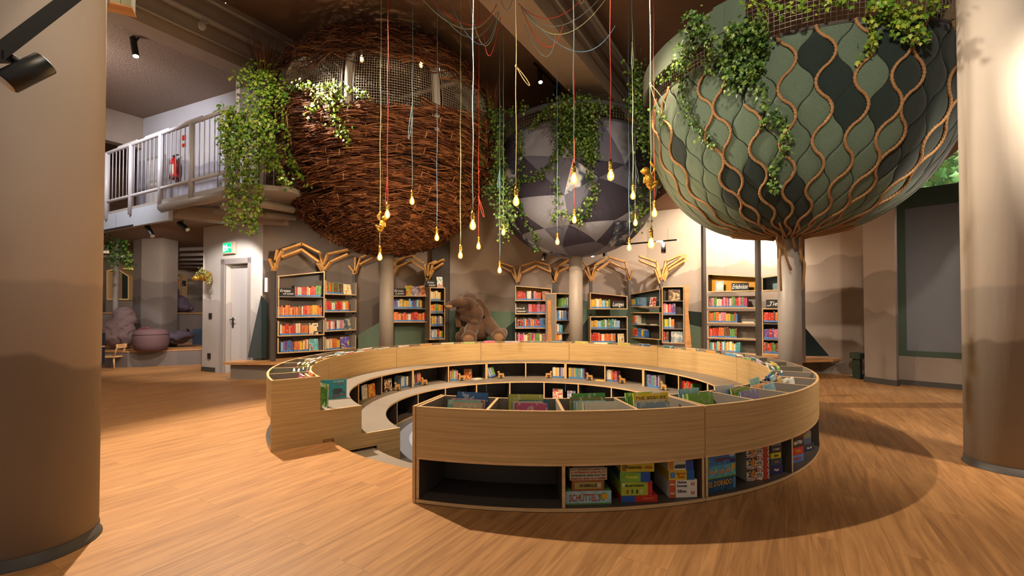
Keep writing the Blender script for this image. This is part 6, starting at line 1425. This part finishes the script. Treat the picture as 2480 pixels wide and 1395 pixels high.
game(1744, Z0 + .177, .26, .075, .28, ['#2a6ab0', '#1a3a7a'], 'blue game box with dark red lettering, top of the stack right of the seam', [('Inspector', .036, .05, .5, '#8a2a4a', .5)], art=['#3a7ac0', '#2a6ab0', '#4a8a9a'], parts=[(.3, .48, .1, .4, '#3a2a6a', 'violet_patch'), (.28, .46, .62, .88, '#c8ccd0', 'white_symbols'), (-.5, -.38, .05, .6, '#6a8a4a', 'bush_print')])
for k in range(3):
    game(1832, Z0 + .082 * k, .19, .081, .25, ['#c8bca4', '#3a3430'], 'patterned red and white tile game box, %s of three alike' % ['lowest', 'middle', 'topmost'][k], [('AZUL', .026, .05, .5, '#2a2a2a', .26)], art=['#c8c0ae', '#a8402a', '#d8d0be', '#4a4440', '#d08a3a'], parts=[(-.12, .22, .32, .7, '#d8d0bc', 'name_plate'), (.24, .4, 0, 1, '#b03a2a', 'red_stripe'), (-.3, -.16, .25, .75, '#d8862a', 'sun_print')], yaw=-.3, r=2.965)
for k, (w, h, c, a_, lab, tx) in enumerate(((.13, .065, '#2a2a5a', '#3a3a7a', 'violet blue game box with a white arc, bottom of the narrow stack', ('Magic', '#d8d0c0')), (.115, .05, '#1f4a58', '#2a6a78', 'teal game box, second in the narrow stack', ('Reise', '#c86a4a')), (.1, .04, '#c8b428', '#a89420', 'yellow game box, third in the narrow stack', ('Quiz', '#2a2a2a')), (.115, .05, '#2a2420', '#c8c0b0', 'black and white game box, fourth in the narrow stack', ('COMIC', '#e0d8c8')), (.1, .05, '#6a7478', '#8a9498', 'grey game box on top of the narrow stack', ('', '#fff')))):
    z = Z0 + [0, .066, .117, .158, .209][k]
    game(1876, z, w, h, .18, [c, a_], lab, [(tx[0], .022, 0, .5, tx[1], .7)] if tx[0] else (), yaw=-.25, r=2.97)
for k, (w, h, c, lab, tx) in enumerate(((.16, .055, '#4a7ab8', 'blue red game box, bottom of the stack near the right edge', ('HALLO', '#c83a2a')), (.16, .06, '#a82a2a', 'red game box above the blue one near the right edge', ('SPIEL', '#d88a2a')), (.17, .075, '#201a1a', 'black game box with white capitals near the right edge', ('NJUTSU', '#e0dcd0')), (.16, .06, '#7a3a20', 'brown game box on top near the right edge', ('', '#fff')))):
    z = Z0 + [0, .056, .117, .193][k]
    game(1928, z, w, h, .2, [c, c], lab, [(tx[0], .034, 0, .5, tx[1], .85)] if tx[0] else (), yaw=-.25, r=2.965)
for k, (w, h, c, lab, tx) in enumerate(((.3, .06, '#20283a', 'large dark blue game box, lowest at the right edge of the ring', ('TAC TIK', '#c8ccd4')), (.2, .05, '#3a4a6a', 'dark slate game box above the large one at the right edge', ('', '')), (.2, .055, '#6a6450', 'grey olive game box at the right edge of the ring', ('', '')), (.16, .06, '#a8242a', 'red and white game box topmost at the right edge', ('', '')))):
    z = Z0 + [0, .061, .112, .168][k]
    game(1958, z, w * .85, h, .17, [c, c], lab, [(tx[0], .02, .2, .4, tx[1], .4)] if tx[0] else (), yaw=-.35, r=2.95, a=near_ang(1964, 3.0))

# ---------------------------------------------------------------- light fittings
def spot_head(a, b, r, parent, lit=True):
    a = Vector(a); b = Vector(b); mb = MB(); mb.tube([a, a.lerp(b, .02), a.lerp(b, .98), b], lambda t: r * (.93 if t in (0, 1) else 1), 24, smooth=True); mb.build('lamp_head', m_black, parent)
    d = (b - a).normalized(); M = d.to_track_quat('Z', 'Y').to_matrix(); mb = MB(); mb.lathe([(r * .82, 0), (r * .8, .003), (.001, .0035)], 20, b + d * .001, M=M); mb.build('lens', m_lens if lit else m_white_in, parent)
m_lens = mat('lit_lens', '#fff2dc', .4, emit=(1, .86, .66, 1), estr=14); m_white_in = mat('white_reflector', '#d8d2c8', .4)
def track(p, q, label, heads, w=.035):
    p = Vector(p); q = Vector(q); c = (p + q) / 2; t = thing('track_light', label, 'track light', c)
    mb = MB(); mb.bar(p - c, q - c, w, w * .8); mb.build('track_rail', m_black, t)
    for k in (.15, .85):
        x = p.lerp(q, k) - c; mb = MB(); mb.tube([x, x + Vector((0, 0, .25))], .0015, 5); mb.build('wire', m_black, t)
    for a, b, r, lit in heads:
        a = Vector(a); b = Vector(b); m_ = a.lerp(b, .35); s = max(0, min(1, (m_ - p).dot(q - p) / (q - p).length_squared)); j = p.lerp(q, s)
        mb = MB(); mb.tube([j - c, (m_ - c)], .012, 8); mb.box(j - c - Vector((0, 0, .02)), (.05, .035, .03)); mb.build('lamp_arm', m_black, t)
        spot_head(a - c, b - c, r, t, lit)
track(A(-60, 170, 1.5), A(180, -12, 1.72), 'big black track light close to the camera at the top left', [(A(112, 152, 1.62), A(14, 200, 1.55), .038, False)], .055)
track(A(250, 50, 6.9), A(345, 86, 7.0), 'black track with one lit spotlight under the left ceiling', [(A(322, 92, 6.95), A(329, 136, 6.9), .045, True)], .03)
mb = MB(); mb.bar(A(345, 86, 7.0), A(250, 142, 8.0), .03, .03); tag(mb.build('track_rail', m_black), 'bare black track rail meeting the lit one under the left ceiling', 'track rail')
track(A(250, 559, 8.35), A(458, 521, 8.0), 'black track with two spotlights below the balcony', [(A(356, 548, 8.2), A(369, 572, 8.1), .045, False), (A(434, 540, 8.0), A(454, 556, 7.95), .045, False)])
track(A(1293, 152, 8.2), A(1356, 216, 8.8), 'black track with a lit spotlight between the two ceiling beams', [(A(1306, 170, 8.4), A(1309, 199, 8.3), .045, True), (A(1346, 218, 8.7), A(1350, 236, 8.6), .045, False)])
track(A(1500, 593, 9.0), A(1638, 581, 9.2), 'black track with a spotlight above the branching post', [(A(1607, 590, 9.1), A(1607, 612, 9.05), .045, False)])
track(A(1290, 606, 9.95), A(1480, 604, 9.95), 'black track behind the grey pod with three small spotlights', [(A(1322, 610, 9.9), A(1315, 629, 9.85), .045, False), (A(1437, 606, 9.95), A(1435, 619, 9.7), .04, True), (A(1464, 604, 9.9), A(1465, 621, 9.85), .045, False)])
q = A(540, 15, 7.02); mb = MB(); mb.lathe([(.075, 0), (.08, .05), (.06, .12)], 24, q); o = mb.build('ceiling_spot', m_lens); tag(o, 'round ceiling spotlight shining beside the left beam', 'ceiling lamp')
for px, py, l in ((876, 139, 'small lit bulb inside the wicker nest behind the wire mesh, left one'), (1020, 152, 'small lit bulb inside the wicker nest behind the wire mesh, right one')):
    q = A(px, py, 7.3); t = thing('nest_bulb', l, 'lamp', q); o = bpy.data.objects.new('bulb', bl_me); COL.objects.link(o); o.parent = t
    mb = MB(); mb.tube([(0, 0, .03), (0, 0, 5.93 - q.z)], .004, 5); mb.build('cord', m_black, t); mb = MB(); mb.ball((0, 0, -.03), .022, 10); mb.build('filament', m_fil, t)
    lamp('POINT', 'nest_bulb_light', q, None, 7, WARM, .04)
# bulkhead lamp on the beam, slatted box, exit signs, extinguisher
q = A(490, 62, 6.3); mb = MB(); mb.ball(q, (.05, .05, .07), 14); mb.box(q + Vector((.02, .02, .08)), (.06, .05, .06)); tag(mb.build('bulkhead_lamp', m_steel), 'small unlit oval bulkhead lamp on the left ceiling beam', 'lamp')
c = A(285, -20, 2.9); t = thing('slatted_box', 'pale green slatted wooden box hanging at the top left behind the near column', 'box', c)
m_slg = wood('weathered_green_slats', '#8a9276', '#a8a98a', (12, 12, 2), .7)
for k in range(3):
    mb = MB(); mb.box((-.055 + .055 * k, 0, 0), (.052, .1, .2)); mb.build('slat', m_slg, t)
mb = MB(); mb.box((0, .002, -.107), (.17, .11, .012)); mb.build('base_board', m_board, t); t.rotation_euler = (0, 0, .5)
m_exitg = mat('exit_sign_green', '#0a8a3c', .4, emit=(.0, .75, .22, 1), estr=1.3); m_exitw = mat('exit_sign_white', '#ffffff', .4, emit=(.75, 1, .88, 1), estr=5); m_exitf = mat('exit_sign_case', '#c8b49c', .5)
def exit_sign(P, x, label, w=.26, h=.2):
    x = Vector(x).normalized(); n = Vector((x.y, -x.x, 0)); M = basis(P, x, (0, 0, 1), n); t = thing('exit_sign', label, 'exit sign'); t.matrix_world = M
    mb = MB(); mb.box((.02, 0, -.03), (w + .06, h + .03, .055)); mb.build('sign_case', m_exitf, t)
    mb = MB(); mb.box((0, 0, 0), (w - .02, h - .02, .008)); mb.build('green_panel', m_exitg, t)
    mb = MB(); mb.ball((-.01, .045, .006), (.014, .014, .003), 10)
    for pl_ in ([(-.02, .03), (.02, .02), (.01, -.02), (-.02, -.02)], [(-.02, -.015), (0, -.015), (-.035, -.065), (-.05, -.065)], [(0, -.015), (.012, -.02), (.04, -.05), (.03, -.062)], [(-.02, .028), (-.05, .01), (-.046, 0), (-.014, .014)], [(.015, .022), (.045, -.002), (.04, -.01), (.01, .01)], [(-.105, .05), (-.065, .05), (-.065, -.068), (-.105, -.068)], [(.06, -.005), (.1, -.005), (.1, .008), (.06, .008)], [(.09, -.022), (.115, .001), (.09, .025)]):
        mb.extrude([(a, b, .0042) for a, b in pl_], (0, 0, .002))
    mb.build('running_figure', m_exitw, t)
q = onl(557, D0, D1); exit_sign((q[0] - n_d.x * .07, q[1] - n_d.y * .07, A(557, 601, q[1]).z), (dr.x, dr.y, 0), 'green lit exit sign above the white door')
q = onl(557, UW0, UW1); exit_sign((q[0] - nu.x * .07, q[1] - nu.y * .07, A(557, 201, q[1]).z), (rl.x, rl.y, 0), 'green lit exit sign on the upper wall over the balcony', .25, .24)
q = onl(433, UW0, UW1); P = Vector((q[0] - nu.x * .12, q[1] - nu.y * .12, A(433, 414, q[1]).z)); t = thing('fire_extinguisher', 'red fire extinguisher hanging on the upper wall behind the balcony railing', 'fire extinguisher', P)
m_redp = mat('red_enamel', '#b51f1a', .3); mb = MB(); mb.lathe([(.001, -.22), (.075, -.215), (.082, -.19), (.082, .15), (.06, .2), (.03, .225), (.03, .25)], 24); mb.build('cylinder', m_redp, t)
mb = MB(); mb.lathe([(.084, -.21), (.084, -.17)], 24, caps=False); mb.box((0, 0, .265), (.05, .05, .04)); mb.bar((-.02, 0, .28), (.1, -.02, .3), .02, .02); mb.tube([(.03, -.02, .25), (.09, -.03, .1), (.09, -.03, -.1)], .011, 8); mb.build('valve_and_hose', m_black, t)
mb = MB(); mb.arc(.0825, .0835, math.radians(235), math.radians(300), -.12, .08, 8, (0,) * 5); mb.build('label', m_exitf, t)
m_whitep = mat('white_print_plate', '#e0dcd4', .5)
def wallplate(px, py, W0, W1, nn, w, h, m, name, label, cat, off=.012):
    q = onl(px, W0, W1); P = Vector((q[0] - nn.x * off, q[1] - nn.y * off, A(px, py, q[1]).z)); d = (Vector(W1) - Vector(W0)).normalized()
    M = Matrix.Translation(P) @ Matrix.Rotation(math.atan2(d.y, d.x), 4, 'Z'); mb = MB(); mb.box((0, 0, 0), (w, .018, h)); o = mb.build(name, m); o.matrix_world = M; tag(o, label, cat); return o
for py, h in ((334, .1), (352, .07)): wallplate(442, py, UW0, UW1, nu, .1, h, m_redp, 'fire_sign', 'small red fire safety plate above the extinguisher, %s of two' % ('upper' if py == 334 else 'lower'), 'sign')
wallplate(511, 765, D0, D1, n_d, .08, .11, m_black, 'light_switch', 'black light switch on the white wall left of the door', 'switch')
wallplate(509, 862, D0, D1, n_d, .08, .11, m_black, 'wall_socket', 'black power socket low on the white wall left of the door', 'socket')
q = A(646, 690, 8.25); mb = MB(); mb.box(q, (.05, .05, .26)); tag(mb.build('wall_device', m_whitep), 'narrow white upright wall device left of the first branching post', 'device')
q = A(2073, 903, 8.35); mb = MB(); mb.box(q, (.1, .05, .08)); o = mb.build('floor_socket', m_whitep); tag(o, 'white double socket box low on the wall beside the pilaster', 'socket')
q = A(2085, 911, 8.1); mb = MB(); mb.ball((q.x, q.y, .045), (.09, .06, .045), 14); tag(mb.build('blue_pouch', mat('dark_blue_cloth', '#2a3a6a', .7)), 'small dark blue pouch on the floor beside the pilaster', 'pouch')
mb = MB(); mb.prism([(6.1, 8.15), (6.14, 7.96), (6.28, 8.0), (6.3, 8.25)], .36, .46); mb.prism([(6.15, 8.15), (6.17, 8.0), (6.25, 8.05), (6.27, 8.2)], 0, .36); tag(mb.build('green_stool', mat('dark_green_lacquer', '#2c3a30', .5)), 'dark green seat end peeking out behind the pilaster', 'seat')

# ---------------------------------------------------------------- platform area at the far left
def G2(px, py, z): return G(px, py, z)
m_plat = mat('grey_platform_front', '#6f6560', .6); m_platb = mat('blue_grey_block', '#3f5266', .6)
F0 = [(-12.5, 10.3), (-9.2, 9.75), (-8.2, 9.62), (-6.9, 10.3), (-6.25, 10.6)]
mb = MB(); mb.prism(F0 + [(-6.25, 14.2), (-12.5, 14.2)], 0, .32); struct(mb, 'floor_platform', m_plat)
mb = MB(); mb.prism([(x, y - .01) for x, y in F0] + [(-6.25, 14.2), (-12.5, 14.2)], .32, .345); struct(mb, 'floor_platform_top', m_board)
mb = MB(); mb.prism([(-8.05, 11.35), (-6.25, 11.35), (-6.25, 14.2), (-8.05, 14.2)], .345, .74); struct(mb, 'floor_block', m_platb)
mb = MB(); mb.prism([(-12, 12.4), (-6.25, 11.9), (-6.25, 14.2), (-12, 14.2)], .345, 1.12); struct(mb, 'floor_upper_step', m_plat)
mb = MB(); mb.prism([(-12, 12.38), (-6.25, 11.88), (-6.25, 14.2), (-12, 14.2)], 1.12, 1.145); struct(mb, 'trim_step_edge', m_board)
mb = MB(); mb.prism([(-12, 13.3), (-6.25, 13.1), (-6.25, 14.2), (-12, 14.2)], 1.145, 1.485); struct(mb, 'floor_top_step', m_plat)
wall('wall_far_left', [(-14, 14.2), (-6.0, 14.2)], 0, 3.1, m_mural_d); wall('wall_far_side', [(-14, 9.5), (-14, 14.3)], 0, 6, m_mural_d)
mb = MB(); wseg(mb, (-6.25, 9.1), (-6.1, 14.2), 0, 3.1, .15, n=Vector((1, 0))); struct(mb, 'wall_far_right', m_wallwhite)
a, b, c_ = A(321, 748, 10.85), A(341, 748, 10.55), A(393, 748, 10.45)
m_pillar = mural_mat('pillar_mural', '#a3988e', [(1.95, '#8f857e', .2), (1.5, '#7d736c', .3), (1.0, '#6b625c', .3)], 0, 6.6, 1.3)
mb = MB(); mb.prism([(a.x, a.y), (b.x, b.y), (c_.x, c_.y), (c_.x - .02, c_.y + .5), (a.x, a.y + .45)], .345, 2.95); struct(mb, 'wall_pillar', m_pillar)
for k in range(5):
    pipe('trim_far_pipe_%d' % k, [(-11.5 + k * .3, 12.0 + .35 * k, 2.75 - .06 * k), (-6.3, 11.2 + .5 * k, 2.8 - .09 * k)], .05 - .005 * k)
mb = MB(); mb.lathe([(.06, .35), (.06, 2.95)], 20, (-9.6, 10.9, 0)); tag(mb.build('steel_column', m_steel), 'thin grey steel column beside the house shaped nook', 'column')
def beanbag(px, py, d, r, z0, m, label, extra=(), sm=8, vx=.03, seam=None):
    c = A(px, py, d); s = d / F_PX
    balls = [(c + Vector((x * s, dy * s, -y * s)), (a * s, b * s, e * s)) for x, y, dy, a, b, e in r]
    o = blob('bean_bag', balls, list(extra), m, None, vx, sm, loc=(c.x, c.y, z0)); mz = min(v.co.z for v in o.data.vertices)
    for v in o.data.vertices:
        n = noise.noise(Vector((v.co.x * 3.5 + px, v.co.y * 3.5, v.co.z * 6))) * .035 + noise.noise(Vector((v.co.x * 9, v.co.y * 9 + py, v.co.z * 16))) * .014
        w_ = noise.noise(v.co * 1.3 + Vector((px, 0, 0))) * 1.5; cr = noise.noise(Vector((v.co.x * 2.6 + w_, v.co.y * 2.6 + w_, v.co.z * 3.4 - v.co.x * 2.5 + px)))
        n -= .05 * max(0, 1 - abs(cr) * 5) ** 2
        v.co += v.normal * n
        if v.co.z < .02: v.co.z = .02 + (v.co.z - .02) * .1
    tag(o, label, 'bean bag'); return o
m_bb1 = mat('mauve_brown_canvas', '#6b5856', .85, nz=(3, .08)); m_bb2 = mat('plum_canvas', '#4c424e', .85, nz=(3, .08)); m_bb3 = mat('rose_brown_canvas', '#5f4648', .8)
beanbag(285, 800, 10.1, [(0, 8, 0, 38, 34, 34), (-20, 12, 0, 30, 30, 28), (12, -18, 4, 26, 26, 40), (18, 10, 0, 24, 26, 30), (6, -40, 6, 20, 20, 18)], .345, m_bb1, 'large mauve brown bean bag leaning against the pillar on the platform')
pf = A(366, 815, 9.75); t = thing('pouf', 'round rose brown pouf with a handle on the platform edge', 'pouf', (pf.x, pf.y, .346))
mb = MB(); mb.lathe([(.02, .0), (.22, .0), (.29, .04), (.315, .14), (.325, .26), (.31, .38), (.26, .45), (.15, .475), (.01, .48)], 40); mb.build('cushion_body', m_bb3, t)
mb = MB(); mb.tube([(.3175 * math.cos(x), .3175 * math.sin(x), .36) for x in np.linspace(0, 2 * PI, 41)], .008, 6, caps=False); mb.build('piping', m_bb3, t)
mb = MB(); mb.bar((-.16, -.1, .487), (.04, -.14, .5), .06, .015); tag(mb.build('handle', mat('red_tag', '#a83a4a', .6), t), 'red fabric handle')
beanbag(428, 735, 12.3, [(-8, 8, 0, 32, 26, 18), (-20, -12, 0, 18, 22, 28), (-12, -25, 0, 14, 18, 18), (5, -5, 0, 20, 20, 16), (14, 10, 0, 24, 22, 12)], 1.145, m_bb2, 'plum coloured bean bag on the upper step of the platform')
beanbag(430, 812, 10.62, [(0, 5, 0, 28, 24, 17), (14, 0, 0, 24, 20, 14), (-8, 6, 0, 22, 20, 14)], .345, m_bb2, 'flat dark plum bean bag between the pouf and the blue block')
# house shaped nook, lit panel, far bookshelf
t = thing('house_nook', 'house shaped reading nook with a pale frame and dark green lining', 'nook', A(286, 748, 13.35)); o_ = A(286, 748, 13.35)
pr = [(258, 727), (312, 727), (312, 668), (283, 649), (258, 655)]; P = [A(x, y, 13.35) - o_ for x, y in pr]; n = len(P); ctr = sum(P, Vector()) / n
mb = MB()
for i in range(n):
    p, q = P[i], P[(i + 1) % n]; pi, qi = p.lerp(ctr, .09), q.lerp(ctr, .09); bk = Vector((0, .55, 0)); mb.hexa([p, q, qi, pi, p + bk, q + bk, qi + bk, pi + bk])
mb.build('frame', m_oakedge, t); mb = MB(); mb.extrude([p.lerp(ctr, .08) + Vector((0, .5, 0)) for p in P], (0, .03, 0)); mb.build('lining', m_feltd, t)
q = A(309, 682, 14.16); mb = MB(); mb.box(q, (.3, .06, .82)); tag(mb.build('glowing_panel', mat('lit_yellow_panel', '#f0b850', .5, emit=(1, .55, .16, 1), estr=1.1)), 'glowing yellow wall panel behind the house shaped nook', 'light')
t = thing('far_bookshelf', 'pale wooden bookshelf far behind the plum bean bag', 'bookshelf', A(422, 748, 13.6)); o_ = A(422, 748, 13.6)
mb = MB()
for p, q in (((398, 671), (444, 665)), ((444, 665), (444, 735)), ((396, 694), (444, 694))):
    p, q = A(*p, 13.6) - o_, A(*q, 13.6) - o_; mb.bar(p, q, .3, .03)
mb.build('frame', m_oakedge, t)
sc_M = Matrix.Translation(A(408, 694, 13.5) + Vector((0, 0, .02))); row(sc_M, 0, .4, 0, 'white', 'on the far bookshelf behind the plum bean bag', .14, .2, (.03, .05))
# small wooden chair and dark cabinet beside the near column
cq = G(262, 892, 0); t = thing('child_chair', 'small pale wooden chair partly hidden behind the near left column', 'chair', (cq.x, cq.y, 0)); m_pale = wood('pale_birch', '#c89a64', '#e0b884', (8, 8, 20), .5)
mb = MB(); mb.box((0, .1, .24), (.34, .32, .025)); mb.build('seat', m_pale, t)
for x, y in ((-.13, -.02), (.13, -.02), (-.13, .22), (.13, .22)):
    mb = MB(); mb.tube([(x, y, .235), (x * 1.25, y + (-.02 if y < .1 else .03), 0)], lambda t_: .018 - .004 * t_, 10); mb.build('leg', m_pale, t)
for y in (.0, .2):
    mb = MB(); mb.tube([(.13, y, .25), (.19, y, .5)], .016, 10); mb.build('back_post', m_pale, t)
mb = MB(); mb.bar((.18, -.02, .46), (.18, .24, .46), .018, .09); mb.build('backrest', m_pale, t)
cq = G(236, 900, 0); t = thing('dark_cabinet', 'dark low cabinet on pale wooden feet half hidden by the near left column', 'cabinet', (cq.x - .12, cq.y - .1, 0))
mb = MB(); mb.box((0, 0, .46), (.4, .34, .62)); mb.build('body', mat('night_blue_laminate', '#1c1e28', .5), t)
mb = MB(); mb.box((0, -.005, .5), (.405, .34, .02)); mb.build('shelf_edge', m_pale, t)
for x in (-.16, .17): mb = MB(); mb.tube([(x, -.12, .15), (x * 1.15, -.14, 0)], .018, 8); mb.build('foot', m_pale, t)
# trees outside the window
m_lf = isl_mat('sunlit_leaves', '#2f6a28', '#5fa048', '#a8d080', .5); m_bark = mat('bark', '#4a3a2c', .9)
for k, (x, y, l) in enumerate(((9.0, 8.9, 'broad green tree crown outside the window, nearer one'), (12.6, 12.2, 'green tree crown outside the window, further one'))):
    V = []; F = []; b = 0
    for i in range(2600):
        v = rng.normal(size=3); v /= np.linalg.norm(v); rr = (1.75 + .8 * k) * rng.random() ** .4; P = np.array((x, y, 4.3 + k)) + v * rr * np.array((1, 1, .95)); N = Vector(v + rng.normal(size=3) * .5).normalized(); D = Vector(rng.normal(size=3)); D = (D - N * D.dot(N)).normalized(); X = D.cross(N); W = LV * rng.uniform(.09, .16)
        V.append(W[:, :1] * np.array(X) + W[:, 1:2] * np.array(D) + W[:, 2:] * np.array(N) + P - np.array((x, y, 0))); F.append(LF + b); b += 15
    t = thing('tree', l, 'tree', (x, y, 0)); link(np_mesh('crown', np.concatenate(V), np.concatenate(F), [m_lf], None, False), 'crown', t); mb = MB(); mb.tube([(0, 0, .0), (.1, 0, 3), (0, .2, 5)], .1, 10); mb.tube([(0, 0, 3.5), (.8, .3, 5.2)], .07, 8); mb.build('trunk', m_bark, t)
